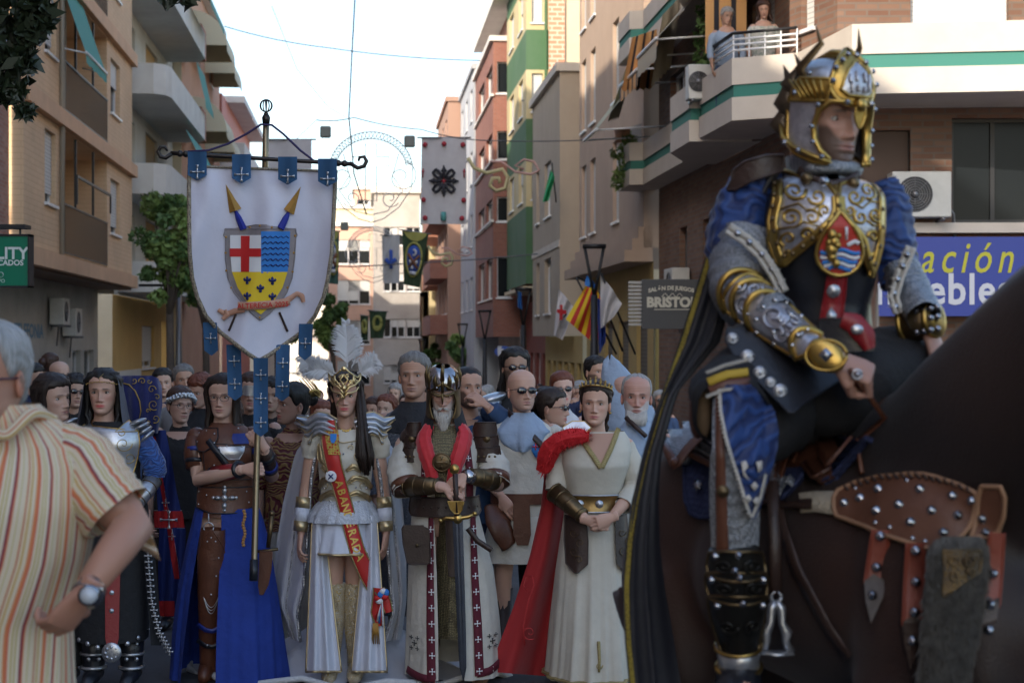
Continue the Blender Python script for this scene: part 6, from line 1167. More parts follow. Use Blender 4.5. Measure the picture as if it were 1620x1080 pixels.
for nm, x0, x1, bx0, bx1, ph in (('skirt_panel', 494, 511, 484, 540, 0), ('skirt_panel', 578, 596, 556, 612, 2)):
    g = MB(); G = []; uv = []
    for t in np.linspace(0, 1, 26):
        l_, r_ = x0+(bx0-x0)*t, x1+(bx1-x1)*t; row = []
        for s_ in np.linspace(0, 1, 26): row.append(P.p(l_+(r_-l_)*s_, 815+t*(1062-815), (-.1-.13*t)+(.11*(s_-.5)**2*4)*(.6)+.028*t*sin(s_*16+ph+t))); uv.append((s_, t))
        G.append(row)
    g.grid(G, uv); g.tube([r[0] for r in G], .006, 5, 1); g.tube([r[-1] for r in G], .006, 5, 1); g.tube(G[-1], .008, 5, 1); P.kid(g, nm, [whs_, pgold])
bt = mat('gold_brocade_boot', (.58, .52, .42), .5, .2, kind=('brocade', 26, (.5, .36, .15), .3))
for x0, x1, xt, y in ((527, 525, 524, -.02), (562, 563, 564, .0)):
    g = MB(); g.tube([P.p(x0, 922, y-.0), P.p(x0, 932, y), P.p(x0+.3*(x1-x0), 985, y+.01), P.p(x1, 1035, y+.03), P.p(x1, 1052, .03)], [.076, .072, .068, .05, .048], 18, up=(0, 1, 0)); g.tube([(P.x(xt), .05, .07), (P.x(xt), -.03, .065), (P.x(xt), -.13, .045), (P.x(xt), -.19, .03)], [.045, .05, .045, .026], 12); g.box((P.x(xt), .05, .025), (.06, .06, .05), m=0); o = P.kid(g, 'boot', bt)
    g = MB(); bf = lambda a, b, off=0: P.p(a, b, y-math.sqrt(max(.0001, .072**2-((a-x0)*10/F)**2))-off); scroll(g, [(x0-16, 928), (x0-8, 922), (x0, 930), (x0+8, 922), (x0+16, 928)], bf, .005, .006); 
    for b in (955, 985, 1010): scroll(g, [(x0, b-14), (x0+8, b), (x0, b+14), (x0-8, b), (x0, b-14)], bf, .0035, .002)
    studs(g, [(x0, 955), (x0, 985), (x0, 1010), (x0-10, 940), (x0+10, 940)], bf, .006, .003, h=.5); P.kid(g, 'boot_trim', pgold, o)
for sx, x, xw in ((-1, 481, 475), (1, 607, 611)):
    g = MB()
    for k, (y0, y1, m_) in enumerate(((786, 803, 1), (803, 824, 0), (824, 840, 1))):
        a, b = P.p(x+(xw-x)*(y0-786)/54, y0, .0-.0005*(y0-786)), P.p(x+(xw-x)*(y1-786)/54, y1, .0-.0005*(y1-786)); g.tube([a, b], [.044-.00008*(y0-786)+(.003 if m_ else 0), .043-.00009*(y1-786)+(.003 if m_ else 0)], 16, m_)
    P.kid(g, 'bracelet', [whs_, pgold])
    g = MB(); sh = P.p(547+sx*50, 690, .0); g.ell(sh, (.062, .06, .06), None, 14, 10); tubef(g, [sh, P.p(547+sx*54, 705, .01), P.p(547+sx*56, 722, .02)], [.06, .062, .05], 16, 8, .04, 8); P.kid(g, 'sleeve', ivory)
    g = MB()
    for k in range(4):
        sp = [(sx*(14+3*k), 668+k*7), (sx*(30+4*k), 661+k*7), (sx*(46+2*k), 660+k*9), (sx*(62-k*2), 668+k*10), (sx*(78-6*k), 661+k*13)]
        G = []
        for i in range(13):
            t = i/12*4; j = min(int(t), 3); u = t-j; a = sp[j][0]*(1-u)+sp[j+1][0]*u; b = sp[j][1]*(1-u)+sp[j+1][1]*u; wd = (9-1.2*k)*sin(min(1, .35+i/12)*pi*.5)*(1 if i < 9 else (13-i)/5)
            G.append([P.p(547+a+.25*wd*v_*sx, b+v_*wd, -.06-.05*cos(v_*1.3)-.012*k+.0009*abs(a)) for v_ in np.linspace(-1, 1, 7)])
        g.grid(G); g.tube([r[-1] for r in G], .0045, 5, 1); g.tube([r[0] for r in G], .0045, 5, 1)
    P.kid(g, 'pauldron', [SILV, pgold])
# cape and train
cpm = mat('silver_satin', (.5, .5, .54), .4, bump=(10, .3, .02), var=(3, (.4, .4, .45), .4), sheen=.3)
for sx, tr in ((-1, [(503, 672), (470, 720), (452, 800), (440, 880), (436, 950), (462, 1010)]), (1, [(590, 672), (625, 720), (634, 800), (640, 880), (641, 950), (632, 1010)])):
    g = MB(); G = []; X = np.linspace(0, 1, len(tr)); inner = [(505, 680), (492, 760), (486, 850), (480, 930), (470, 970), (475, 1015)] if sx < 0 else [(590, 680), (602, 760), (612, 850), (618, 930), (622, 970), (605, 1015)]
    for t in np.linspace(0, 1, 28):
        o_ = [np.interp(t, X, [q_[k] for q_ in tr]) for k in (0, 1)]; i_ = [np.interp(t, X, [q_[k] for q_ in inner]) for k in (0, 1)]
        G.append([P.p(o_[0]*(1-s_)+i_[0]*s_, o_[1]*(1-s_)+i_[1]*s_, .24-.24*s_+.03*sin(s_*11+t*3)*(.4+t)) for s_ in np.linspace(-.12, 1, 18)])
    g.grid(G); c = P.kid(g, 'cape', cpm); g = MB(); g.tube([r[-1] for r in G], .011, 6); g.tube([r[9] for r in G][4:], .006, 5); P.kid(g, 'jewelled_edge', mat('crystal_braid', (.5, .5, .52), .3, .8, kind=('mail', 110, (.15, .14, .13))), c)
g = MB(); G = []
for t in np.linspace(0, 1, 20):
    a = -1.25*pi/2+t*2.5*pi/2; G.append([Vector(((r_)*sin(a)*1.05+(.06 if a < 0 else -.06), .28-r_*cos(a)*.62+.25*(1-r_), .012+.5*max(0, (.75-r_))**1.5*1.6+.03*sin(a*9+r_*5)*(r_ > .4))) for r_ in np.linspace(.3, .95+.06*sin(t*25), 12)])
g.grid(G); g.tube([r[-1]+Vector((0, 0, .01)) for r in G], .02, 6, 1); P.kid(g, 'train', [cpm, mat('white_fur_trim', (.5, .5, .5), .9, bump=(60, .8, .01))])
# crown mask and feathers
g = MB(); hf = lambda x, z_, off=0: P.hw((x, -.098-off+6.5*x*x, z_))
for s_ in (-1, 1):
    for pts, r in (([(0, .005), (s_*.012, .03), (s_*.03, .05), (s_*.06, .062), (s_*.082, .085), (s_*.088, .12)], .006), ([(0, .035), (s_*.025, .062), (s_*.05, .09), (s_*.052, .115)], .006), ([(s_*.0, .12), (s_*.022, .09), (s_*.0, .06), (s_*-.02, .04)], .006), ([(0, -.012), (s_*.008, .004), (s_*.02, .018), (s_*.042, .02), (s_*.064, .028), (s_*.075, .05)], .005), ([(s_*.088, .12), (s_*.07, .1), (s_*.05, .115), (s_*.03, .13), (0, .16)], .0055), ([(s_*.06, .062), (s_*.05, .08), (s_*.062, .1)], .005)):
        g.tube([hf(a, b, .006) for a, b in pts], r, 7)
    for (a, b, rr, t, a0) in ((s_*.04, .075, .016, 1.3, 0), (s_*.066, .082, .012, 1.2, 2), (s_*.02, .11, .012, 1.2, 1)): g.tube([hf(x, y, .008) for x, y in spiral(a, b, rr, t, a0, sgn=s_)], .0035, 6)
g.tube([hf(-.004, .02, .004), hf(-.014, -.01, .006), hf(-.034, -.03, .004), hf(-.042, -.052, .0), hf(-.03, -.045, .004)], [.005, .005, .005, .003, .002], 6); g.ell(hf(0, .045, .01), (.012, .008, .014)); g.ell(hf(0, .15, .008), (.016, .008, .016)); P.kid(g, 'mask_crown', mat('pale_gilt', (.72, .55, .28), .28, 1., bump=(60, .25, .003)))
fea = mat('white_feather', (.62, .62, .64), .8)
for (bx, by, tx, ty, w_, bend, n_, yy) in ((549, 580, 547, 508, 26, 0, 190, .0), (556, 582, 562, 520, 12, 6, 60, .02), (535, 590, 474, 563, 25, -8, 180, .0), (534, 596, 482, 590, 18, 8, 110, -.02), (565, 590, 592, 560, 20, 5, 140, .0), (568, 594, 600, 580, 14, -4, 90, -.02)):
    g = MB(); rng = np.random.RandomState(int(bx)); dx, dy = tx-bx, ty-by; L_ = math.hypot(dx, dy); nx, ny = -dy/L_, dx/L_; C_ = lambda t: (bx+dx*t+nx*bend*sin(pi*t), by+dy*t+ny*bend*sin(pi*t))
    g.tube([P.p(*C_(t), yy) for t in np.linspace(0, 1, 8)], [.003]*6+[.002, .001], 5)
    for i in range(n_*2):
        t = rng.uniform(.08, 1); s_ = 1 if i % 2 else -1; c = C_(t); wl = w_*(sin(min(1, t*1.15+.05)*pi)**.5*.7+.3)*rng.uniform(.7, 1.1); e1_ = (c[0]+dx/L_*wl*.5+nx*s_*wl*.55, c[1]+dy/L_*wl*.5+ny*s_*wl*.55); e2_ = (c[0]+dx/L_*wl*.7+nx*s_*wl*.95, c[1]+dy/L_*wl*.62+ny*s_*wl*.95+rng.uniform(-2, 3)); yo = yy+rng.uniform(-.02, .02)
        a_, b_, c__ = P.p(*c, yy), P.p(*e1_, yo), P.p(*e2_, yo*1.3); w3 = Vector((dx/L_, 0, -dy/L_))*.0035; g.add([a_-w3, a_+w3, b_+w3*.9, b_-w3*.9, c__], [(0, 1, 2, 3), (3, 2, 4)])
    P.kid(g, 'feather', fea, smooth=False)
g = MB(); nl = [P.p(547+12*x, 676+6*(1-x*x), -.085+.03*x*x) for x in np.linspace(-1, 1, 15)]; g.tube(nl, .004, 5); [g.ell(p, (.009, .005, .011)) for p in nl[3:12:2]]; P.kid(g, 'necklace', GOLD)
# sash
sash = mat('red_satin_sash', (.5, .02, .015), .5, sheen=.3, bump=(20, .2, .005)); sf = lambda a, b, off=0: (Lb.front(P.x(a), P.z(min(b, 812)), off) if b < 812 else Lb.front(P.x(a), P.z(812), off)+Vector((0, -.05*min(1, (b-812)/60)-.0, -(b-812)*P.d/F)))
sp_ = [(521, 664), (524, 690), (533, 735), (544, 775), (556, 820), (568, 862), (584, 902), (602, 935)]; g = MB(); ribbon(g, sp_, [24, 26, 24, 22, 22, 22, 22, 24], sf, .03, 0, 44, .0045, 1); 
ribbon(g, [(602, 930), (600, 948), (596, 968), (600, 990)], [22, 20, 18, 8], lambda a, b, o_=0: P.p(a, b, -.2-o_), .0, 0, 16, .004, 1); ribbon(g, [(600, 932), (610, 950), (615, 968)], [16, 16, 12], lambda a, b, o_=0: P.p(a, b, -.2-o_), .01, 0, 12, .004, 1); s0 = P.kid(g, 'sash', [sash, TRIM])
g = MB(); bandl = 'ABANDERADA'; cxs = np.linspace(0, 1, len(bandl)+2)[1:-1]; sx_, sy_ = [q_[0] for q_ in sp_], [q_[1] for q_ in sp_]
for i, ch in enumerate(bandl):
    b0_ = 762+i*12.5; a0_ = np.interp(b0_, sy_, sx_); ang = math.atan2(np.interp(b0_+5, sy_, sx_)-np.interp(b0_-5, sy_, sx_), 10); ca, sa = cos(-ang), sin(-ang)
    put_text(g, ch, 17, lambda a, b, o_: (lambda u, v: sf(a0_+u, b0_+v, .034+o_))(b*ca*1.-(a)*sa*1. if 0 else (b*ca-a*sa*-1*-1), (a*ca+b*sa)), off=.002, bold=.35)
P.kid(g, 'lettering', mat('gold_lettering', (.6, .4, .08), .5, .3), s0)
g = MB(); g.patch([(678, 516, 538), (690, 518, 540), (708, 522, 541), (716, 524, 544)], sf, .036, .003, 6); P.kid(g, 'embroidered_patch', mat('gold_thread_patch', (.45, .32, .06), .6, .2, kind=('mail', 60, (.45, .02, .02))), s0)
g = MB(); g.patch([(684, 526, 536), (692, 526, 536), (698, 529, 533)], sf, .04, .003, 4); P.kid(g, 'small_crest', bluc, s0)
g = MB(); c = Vector(sf(528, 750, .042)); g.ell(c, (.033, .008, .033), None, 18, 8); P.kid(g, 'badge', whtc, s0); g = MB(); [g.tube([c+Vector((.02*cos(a), -.009, .02*sin(a))), c+Vector((-.02*cos(a), -.009, -.02*sin(a)))], .0035, 5) for a in (.8, 2.36)]; P.kid(g, 'badge_mark', nvyc, s0)
g = MB(); [g.ell(P.p(x, y, -.24), (.022, .016, .018), Matrix.Rotation(x, 3, 'Y'), 10, 6, m_) for x, y, m_ in ((602, 940, 0), (609, 944, 1), (597, 946, 1), (606, 935, 2), (611, 937, 0), (600, 950, 2))]; [g.tube([P.p(604, 948, -.22), P.p(600+k*3, 985+k*3, -.2)], .006, 5, k % 3) for k in range(-2, 3)]; [g.tube([P.p(594+dx, 985, -.22), P.p(594+dx*2, 1018, -.21)], [.006, .003], 5, 3) for dx in (-3, -1.5, 0, 1.5, 3)]; P.kid(g, 'rosette', [bluc, redc, whtc, goc], s0)
# ---- D the old knight
P = Person(702, 9.95, 586, 'old bearded knight in winged steel helmet and white surcoat leaning on a sword', toff=.0); P.sk = sk = (.42, .24, .17)
P.torso(w=1.1); P.head(hy=-.06, scale=1.08, topz=P.z(584), pitch=.30, sk=sk, lip=(.28, .12, .1), brow=(.2, .18, .16), beard=(.45, .42, .4), bstr=.6, wr=1., blush=.6, nu=84, nz=100, jaw=1.05, gaze=(0, -.6))
P.arm(P.p(640, 705, .03), P.p(634, 768, -.05), P.p(702, 770, -.33), (.055, .048, .042, .03), 'half', 'R', hd=(1, -.15, -.25), palm=(.1, .75, -.7)); P.arm(P.p(770, 705, .03), P.p(786, 765, -.07), P.p(738, 752, -.33), (.055, .048, .042, .03), 'half', 'L', hd=(-.95, -.2, -.5), palm=(-.2, .7, -.75))
for a, b in ((680, 676), (735, 770)): P.leg(P.p(a, 825, .03), P.p(a-2 if b < 700 else 745, 940, .0), P.p(b if b < 700 else 752, 1050, .03))
P.build()
bw = MB()
rng = np.random.RandomState(5)
for i in range(240):
    a = rng.uniform(-1.25, 1.25); z_ = -.062-.05*rng.rand()-.02*cos(a); zz = -.085 if abs(a) < .5 and z_ > -.08 else z_; x_, y_ = head_base(np.array([a]), np.array([max(zz, -.105)]), 1.05); x_, y_ = float(x_[0]), float(y_[0]); ln = (.05+.04*cos(a)**2)*rng.uniform(.6, 1.1); bw.tube([(x_*.97, y_+.004, zz), (x_*1.06, y_-.014, zz-ln*.4), (x_*.85, y_-.012, zz-ln)], [.004, .005, .001], 4)
for s_ in (-1, 1):
    for i in range(16): t = i/15; bw.tube([(s_*.003+s_*t*.004, -.103, -.055-.002*t), (s_*(.012+.01*t), -.1, -.06-.003*(i % 3)), (s_*(.027+.004*t), -.086, -.072-.006*t)], [.003, .004, .001], 4)
g = MB(); P.put(g, bw); P.kid(g, 'beard', H_WHT)
# helmet
h = MB(); s0_ = np.linspace(-pi, pi, 49)
G = []
for i in range(17):
    t = i/16; z_ = .028+t*.105; x_, y_ = head_base(s0_, np.full(49, min(.028+t*.088, .118)), 1, .016); k = 1 if t < .9 else .6; G.append([(a, b, z_+.01) for a, b in zip(x_, y_)])
h.grid(G); G = []
for i in range(14):
    t = i/13; z_ = .03-t*.15; th = np.linspace(.62+.25*sin(t*pi)-.1*t, 2*pi-(.62+.25*sin(t*pi)-.1*t), 40); x_, y_ = head_base(th, np.full(40, max(z_, -.06)), 1.15, .018+.012*t); G.append([(a, b, z_) for a, b in zip(x_, y_)])
h.grid(G, m=1); h.tube([g_[0] for g_ in G], .005, 6, 2); h.tube([g_[-1] for g_ in G], .005, 6, 2)
for s_ in (-1, 1):
    h.tube([(s_*.0, -.112, .022), (s_*.022, -.114, .016), (s_*.044, -.104, .022), (s_*.06, -.088, .028)], .007, 6, 2); h.tube([(s_*.056, -.085, .04), (s_*.03, -.102, .06), (s_*.0, -.1, .082)], .007, 6, 2)
    for k, (x_, y_, z_, hh) in enumerate(((.03, -.09, .075, .055), (.065, -.055, .07, .07), (.08, .0, .065, .09), (.07, .05, .06, .07))): h.tube([(s_*x_, y_, z_-.03), (s_*(x_+.01), y_-.004, z_+hh*.4), (s_*(x_+.004), y_, z_+hh)], [.016, .011, .001], 7, 2)
h.tube([(0, -.105, .03), (0, -.103, .085), (0, -.06, .135), (0, 0, .15), (0, .08, .12)], [.008, .009, .01, .01, .008], 7, 2); h.tube([(0, -.105, .1), (0, -.112, .15), (0, -.1, .19)], [.013, .01, .001], 7, 2); h.tube([(0, -.112, .03), (0, -.118, -.01), (0, -.116, -.03)], [.008, .006, .003], 6, 2)
h.stud((-.03, -.11, .06), .006, m=0); g = MB(); P.put(g, h); P.kid(g, 'helmet', [STEEL, BRZ, mat('dark_brass', (.16, .11, .05), .4, .9, bump=(50, .3, .003))])
g = MB(); Lh = Loft(rowsP(P, [(690, 664, 744, .12, .0), (675, 668, 740, .14, -.0), (660, 672, 735, .13, .0), (645, 675, 731, .12, .02)]), (0, .02, 5, 1), 40); Lh.add(g, 10, th=(.5, 2*pi-.5)); P.kid(g, 'hood_collar', C_BLACK)
Lb = Loft(rowsP(P, [(812, 650, 757, .17, .01), (785, 655, 752, .16, .01), (750, 652, 756, .165, .0), (715, 648, 760, .16, .0), (695, 650, 757, .135, .01), (682, 662, 744, .11, .02), (670, 676, 728, .085, .02)]), (0, .03, 7, 1), 56); fb = fnP(P, Lb)
g = MB(); Lb.add(g, 36); P.kid(g, 'tunic', C_WHITE)
g = MB(); g.patch([(672, 680, 722), (690, 676, 728), (712, 686, 718), (722, 696, 708)], fb, .016, .008, 10, 0, 3); g.patch([(722, 690, 714), (810, 690, 714)], fb, .008, .006, 5, 0, 4); P.kid(g, 'mail_collar', MAILG)
for s_, pts in ((-1, [(680, 672), (672, 690), (676, 712), (684, 740), (690, 775)]), (1, [(727, 670), (736, 685), (732, 705), (722, 735), (716, 772)])):
    g = MB(); q3 = [Vector(fb(a, b, .03)) for a, b in pts]; tubef(g, q3, [.034, .045, .046, .04, .03], 22, 26, .14, 6, s_, ring=.05, sq=.6); P.kid(g, 'red_scarf', mat('red_silk', (.5, .012, .02), .6, sheen=.3, bump=(14, .3, .02)))
mar = mat('maroon_cloth', (.1, .008, .02), .85); g = MB()
for x in (676, 752): ribbon(g, [(672 if x < 700 else 738, 690), (674 if x < 700 else 744, 740), (672 if x < 700 else 744, 785)], 11, fb, .012, 0)
o = P.kid(g, 'maroon_border', mar); g = MB(); [g.poly(cross_pat(x, y, 4, .3), fb, .018, .004) for x, y in ((672, 705), (674, 725), (674, 745), (673, 765), (739, 705), (742, 722), (744, 740), (744, 758))]; P.kid(g, 'white_cross', whtc, o)
g = MB(); c = Vector(fb(701, 727, .045)); g.ell(c, (.052, .012, .052), None, 20, 8); g.tube([c+Vector((.05*cos(t), -.004, .05*sin(t))) for t in np.linspace(0, 2*pi, 24)], .005, 6); g.poly(cross_pat(0, 0, .034, .3), lambda a, b, o_: c+Vector((a, -.012-o_, b)), .004, .004); P.kid(g, 'medallion', BRZ)
g = MB(); g.patch([(783, 650, 760), (790, 648, 762), (806, 648, 762), (812, 652, 757)], fb, .02, .012, 16, 0, 2, .004); studs(g, [(660+i*12, 798) for i in range(9)], fb, .007, .026); P.kid(g, 'belt', LEAD)
# robe skirt, open in front; mail under it
Lm = Loft(rowsP(P, [(1003, 684, 756, .17, .0), (900, 688, 750, .15, .0), (812, 692, 745, .14, .01)]), (0, .05, 5, 1), 56); g = MB(); Lm.add(g, 30); P.kid(g, 'mail_skirt', MAILG)
Lr = Loft(rowsP(P, [(1062, 642, 796, .3, .02), (980, 644, 790, .26, .02), (900, 646, 780, .21, .02), (812, 651, 757, .165, .01)]), (.0, .045, 8, .6), 100); g = MB(); Lr.add(g, 40, th=(.24, 2*pi-.30)); o = P.kid(g, 'surcoat_skirt', C_WHITE); fr_ = fnP(P, Lr)
g = MB(); ribbon(g, [(684, 814), (683, 900), (684, 980), (686, 1060)], [8, 11, 13, 14], fr_, .01, 0, 30); ribbon(g, [(749, 814), (752, 900), (757, 980), (760, 1055)], [8, 11, 13, 14], fr_, .01, 0, 30); ribbon(g, [(645, 1052), (665, 1058), (692, 1060)], 12, fr_, .008, 0, 16); ribbon(g, [(756, 1052), (775, 1050), (794, 1040)], 12, fr_, .008, 0, 16); b_ = P.kid(g, 'maroon_border', mar, o)
g = MB(); [g.poly(cross_pat(x, y, 4.6, .3), fr_, .016, .004) for x0, dx in ((683.5, .4), (750, 1.1)) for x, y in [(x0+dx*k, 832+k*24) for k in range(10)]]; P.kid(g, 'white_cross', whtc, b_)
g = MB(); [[g.poly(cross_pat(x+dx, y+dy, 4 if not (dx or dy) else 3, .3), fr_, .012, .004) for dx, dy in ((0, 0), (-5, -8), (5, -8), (-5, 8), (5, 8))] for x, y in ((658, 1008), (780, 1005))]; P.kid(g, 'black_cross', C_BLACK, o)
g = MB(); pf = lambda a, b, off=0: P.p(a, b, -.24-off); g.patch([(832, 638, 668), (836, 636, 678), (860, 638, 680), (888, 644, 681), (892, 648, 676)], pf, .02, .06, 8, 0, 3, .004); g.patch([(830, 638, 670), (850, 638, 680), (862, 648, 670)], pf, .028, .006, 6, 0, 2); g.ell(pf(660, 862, .03), .01, m=1); P.kid(g, 'pouch', [LEAD, BRZ])
g = MB(); g.patch([(812, 706, 740), (860, 708, 744), (905, 712, 742)], fr_ if 0 else fnP(P, Lm), .02, .006, 6, 0, 3, .003); studs(g, [(730+3*(i % 2), 830+i*14) for i in range(6)], fnP(P, Lm), .007, .026); ribbon(g, [(740, 835), (755, 855), (778, 870)], 9, lambda a, b, o_=0: P.p(a, b, -.22-o_), .0, 0); P.kid(g, 'leather_tasset', LEAD)
for s_, pts, wr in ((-1, (650, 667, 636), 0), (1, (756, 748, 792), 0)):
    g = MB()
    for k, (y0, y1) in enumerate(((668, 690), (688, 708), (705, 730))): 
        xa, xb = (652-k*5, 668) if s_ < 0 else (742, 770+k*6); xs = sorted((pts[1], pts[2]+s_*(k-2)*3)); gg = lambda a, b, off=0: P.p(a, b, .0-.085*math.sqrt(max(.02, 1-((a-(xs[0]+xs[1])/2)/((xs[1]-xs[0])*.62))**2))-off-.006*(2-k)); g.patch([(y0, xs[0]+4, xs[1]-2), ((y0+y1)/2, xs[0], xs[1]), (y1, xs[0]+1, xs[1]-1)], gg, .0, .01, 10, 0, 3, .004)
    g.ell(P.p((pts[1]+pts[2])/2, 694, .02), (.075, .075, .07), None, 16, 10); g.stud(P.p((pts[1]+pts[2])/2, 694, -.092), .022, m=1, h=.4); [g.stud(P.p(pts[1]*t_+pts[2]*(1-t_), 722, -.09), .008, m=1) for t_ in (.2, .4, .6, .8)]; P.kid(g, 'leather_pauldron', [LEAD, BRZ])
for s_, (sh, el, cu), wr in ((-1, ((646, 705), (636, 745), (645, 775)), (700, 768)), (1, ((762, 705), (782, 738), (782, 765)), (740, 752))):
    g = MB(); tubef(g, [P.p(*sh, .03), P.p(*el, -.03), P.p(*cu, -.1)], [.07, .085, .088], 20, 18, .06, 5, 2); P.kid(g, 'sleeve', C_WHITE); g = MB(); c = P.p(*cu, -.1); d_ = (c-P.p(*el, -.03)).normalized(); g.tube([c-d_*.05, c-d_*.005], [.092, .093], 20); P.kid(g, 'cuff', LEA)
    g = MB(); a = P.p(cu[0], cu[1]-6, -.12); b = P.p(*wr, -.31); g.tube([a, a.lerp(b, .4), a.lerp(b, .92)], [.058, .055, .042], 18); [g.tube([a.lerp(b, t), a.lerp(b, t+.04)], [.062-.017*t, .062-.017*t], 18) for t in (.02, .3, .6, .88)]; P.kid(g, 'vambrace', BRZ)
g = MB(); c = P.p(739, 752, -.335); d_ = (P.p(702, 770, -.33)-P.p(786, 765, -.07)); g.tube([c+Vector((.02, .03, -.01)), c+Vector((-.01, -.01, .0))], [.04, .038], 14); P.kid(g, 'wristwatch', STEEL)
for px in (672, 762):
    g = MB(); g.tube([P.p(px+6 if px < 700 else px-8, 990, .0), P.p(px+3 if px < 700 else px-4, 1040, .02), (P.x(px), .03, .1), (P.x(px), -.04, .06), (P.x(px), -.17, .035)], [.08, .065, .06, .058, .035], 14, up=(0, 1, 0)); P.kid(g, 'boot', mat('tan_leather', (.2, .11, .06), .6, bump=(60, .3, .005)))
SO = P.loc+P.p(733, 1078, -.3); sw = empty('sword', SO, 0, 'long two handed sword with gilt guard held point down by the old knight', 'sword'); q = lambda a, b, y=0: P.p(a, b, -.36+y+(b-780)/300*.06)-(SO-P.loc)
mb = MB(); G = []
for b, w_ in ((820, 8), (900, 7.6), (1000, 6.8), (1055, 5.5), (1077, .6)): a = 724+(b-820)*.036; G.append([q(a-w_, b), q(a-w_*.35, b, -.006), q(a, b, -.003), q(a+w_*.35, b, -.006), q(a+w_, b), q(a, b, .006)])
mb.grid(G, None, True); mb.build('blade', STEEL, sw, smooth=False)
mb = MB(); mb.tube([q(697, 823), q(706, 819), q(724, 820), q(742, 817), q(751, 812)], [.007, .012, .014, .012, .007], 8); mb.ell(q(724, 820), (.028, .018, .03)); mb.ell(q(697, 823), .013); mb.ell(q(751, 812), .013); mb.ell(q(719, 742), (.028, .02, .03)); mb.patch([(793, 708, 734), (806, 713, 731), (812, 719, 727)], lambda a, b, of: q(a, b, -of), .016, .03, 6, 0, 2, .003); mb.build('guard', GOLD, sw)
mb = MB(); mb.tube([q(720, 748), q(723, 815)], [.015, .018], 10); mb.build('grip', LEAD, sw)
# ---- E woman with red cape
P = Person(942, 9.75, 603, 'woman in long white gown with gold belt, tiara and scarlet fur collared cape'); P.sk = sk = (.42, .24, .165)
P.torso(w=.95); P.head(scale=1.07, yaw=-.1, pitch=-.03, roll=.04, sk=sk, lip=(.32, .07, .07), brow=(.06, .035, .025), blush=.4, liner=.0016, nu=84, nz=100, wr=.3, jaw=1.05)
P.arm(P.p(896, 706, .02), P.p(880, 775, -.03), P.p(928, 822, -.24), (.05, .044, .038, .026), 'half', 'R', hd=(1, -.2, -.22), palm=(.1, 1, .1)); P.arm(P.p(990, 706, .02), P.p(1004, 775, -.0), P.p(968, 818, -.24), (.05, .044, .038, .026), 'half', 'L', hd=(-.95, -.3, -.3), palm=(-.1, 1, .0))
for a in (915, 965): P.leg(P.p(a, 830, .03), P.p(a, 940, .0), P.p(a, 1050, .03))
P.build()
P.hair(H_DRK, lambda h: (hair_cap(h, .014, front=.07, temple=.044, seed=29), h.ell((0, .1, -.03), (.05, .045, .05)), locks(h, 12, .1, 2.2, seed=2, shoulder=.04)))
h = MB(); cr = [(.088*sin(a), .0-.1*cos(a), .07+.03*cos(a)) for a in np.linspace(-1.5, 1.5, 22)]; h.tube(cr, .005, 6); 
for k in range(-4, 5): a = k*.3; b = (.09*sin(a), .0-.102*cos(a), .07+.03*cos(a)); hh = .042-.007*abs(k); h.tube([b, (b[0]*1.04, b[1]+.01, b[2]+hh)], [.004, .002], 5); h.tube([(b[0]+.006*cos(t)*cos(a), b[1], b[2]+hh*.55+.009*sin(t)) for t in np.linspace(0, 6.28, 9)], .0022, 5); h.ell((b[0]*1.04, b[1]+.01, b[2]+hh), .005)
h.ell((-.081, -.0, -.045), .007); h.ell((.081, -.0, -.045), .007); g = MB(); P.put(g, h); P.kid(g, 'tiara', GOLD)
Lb = Loft(rowsP(P, [(812, 892, 984, .15, .01), (790, 896, 982, .135, .01), (765, 893, 986, .15, .0), (735, 888, 996, .175, -.01), (712, 886, 1000, .15, .0), (694, 893, 996, .12, .01), (682, 902, 988, .09, .02)]), (0, .015, 7, 1), 56); fb = fnP(P, Lb)
gw = cloth('cream_gown', (.58, .54, .45), .25, 14); g = MB(); Lb.add(g, 36); P.kid(g, 'bodice', gw)
g = MB(); c = [(912, 688), (930, 708), (948, 738), (963, 708), (978, 680)]; g.patch([(684, 914, 975), (705, 928, 965), (722, 938, 956), (735, 946, 949)], fb, .004, .004, 8, 0, 3); P.kid(g, 'neckline_inset', mat('skin_chest', sk, .5, bump=(200, .1, .002)))
g = MB(); ribbon(g, [(911, 682), (928, 706), (948, 736)], 8, fb, .012, 0); ribbon(g, [(978, 676), (965, 705), (949, 736)], 8, fb, .0125, 0); P.kid(g, 'gold_trim', TRIM)
g = MB(); g.patch([(780, 892, 986), (790, 892, 985), (806, 892, 984)], fb, .02, .01, 16, 0, 2, .005, 1); [g.stud(fb(x, 793, .026), .024, m=1, h=.5) for x in (916, 946, 976)]; P.kid(g, 'belt', [mat('antique_gold', (.3, .2, .08), .4, .9, bump=(40, .3, .003)), SILV])
Ls = Loft(rowsP(P, [(1066, 864, 1012, .36, .02), (980, 872, 1004, .28, .02), (900, 880, 996, .21, .02), (806, 893, 984, .15, .01)]), (.003, .075, 11, 1.3), 120); g = MB(); Ls.add(g, 44); o = P.kid(g, 'gown_skirt', gw); fs = fnP(P, Ls)
g = MB(); g.tube([Vector(Ls.pt(t, Ls.z0+.015, .003)) for t in np.linspace(-pi, pi, 121)], .017, 6, sq=.5); scroll(g, [(943, 1000), (944, 1030), (943, 1045)], fs, .01, .008); scroll(g, spiral(943, 1035, 6, 1, 0), fs, .005, .012); P.kid(g, 'gold_hem', TRIM, o)
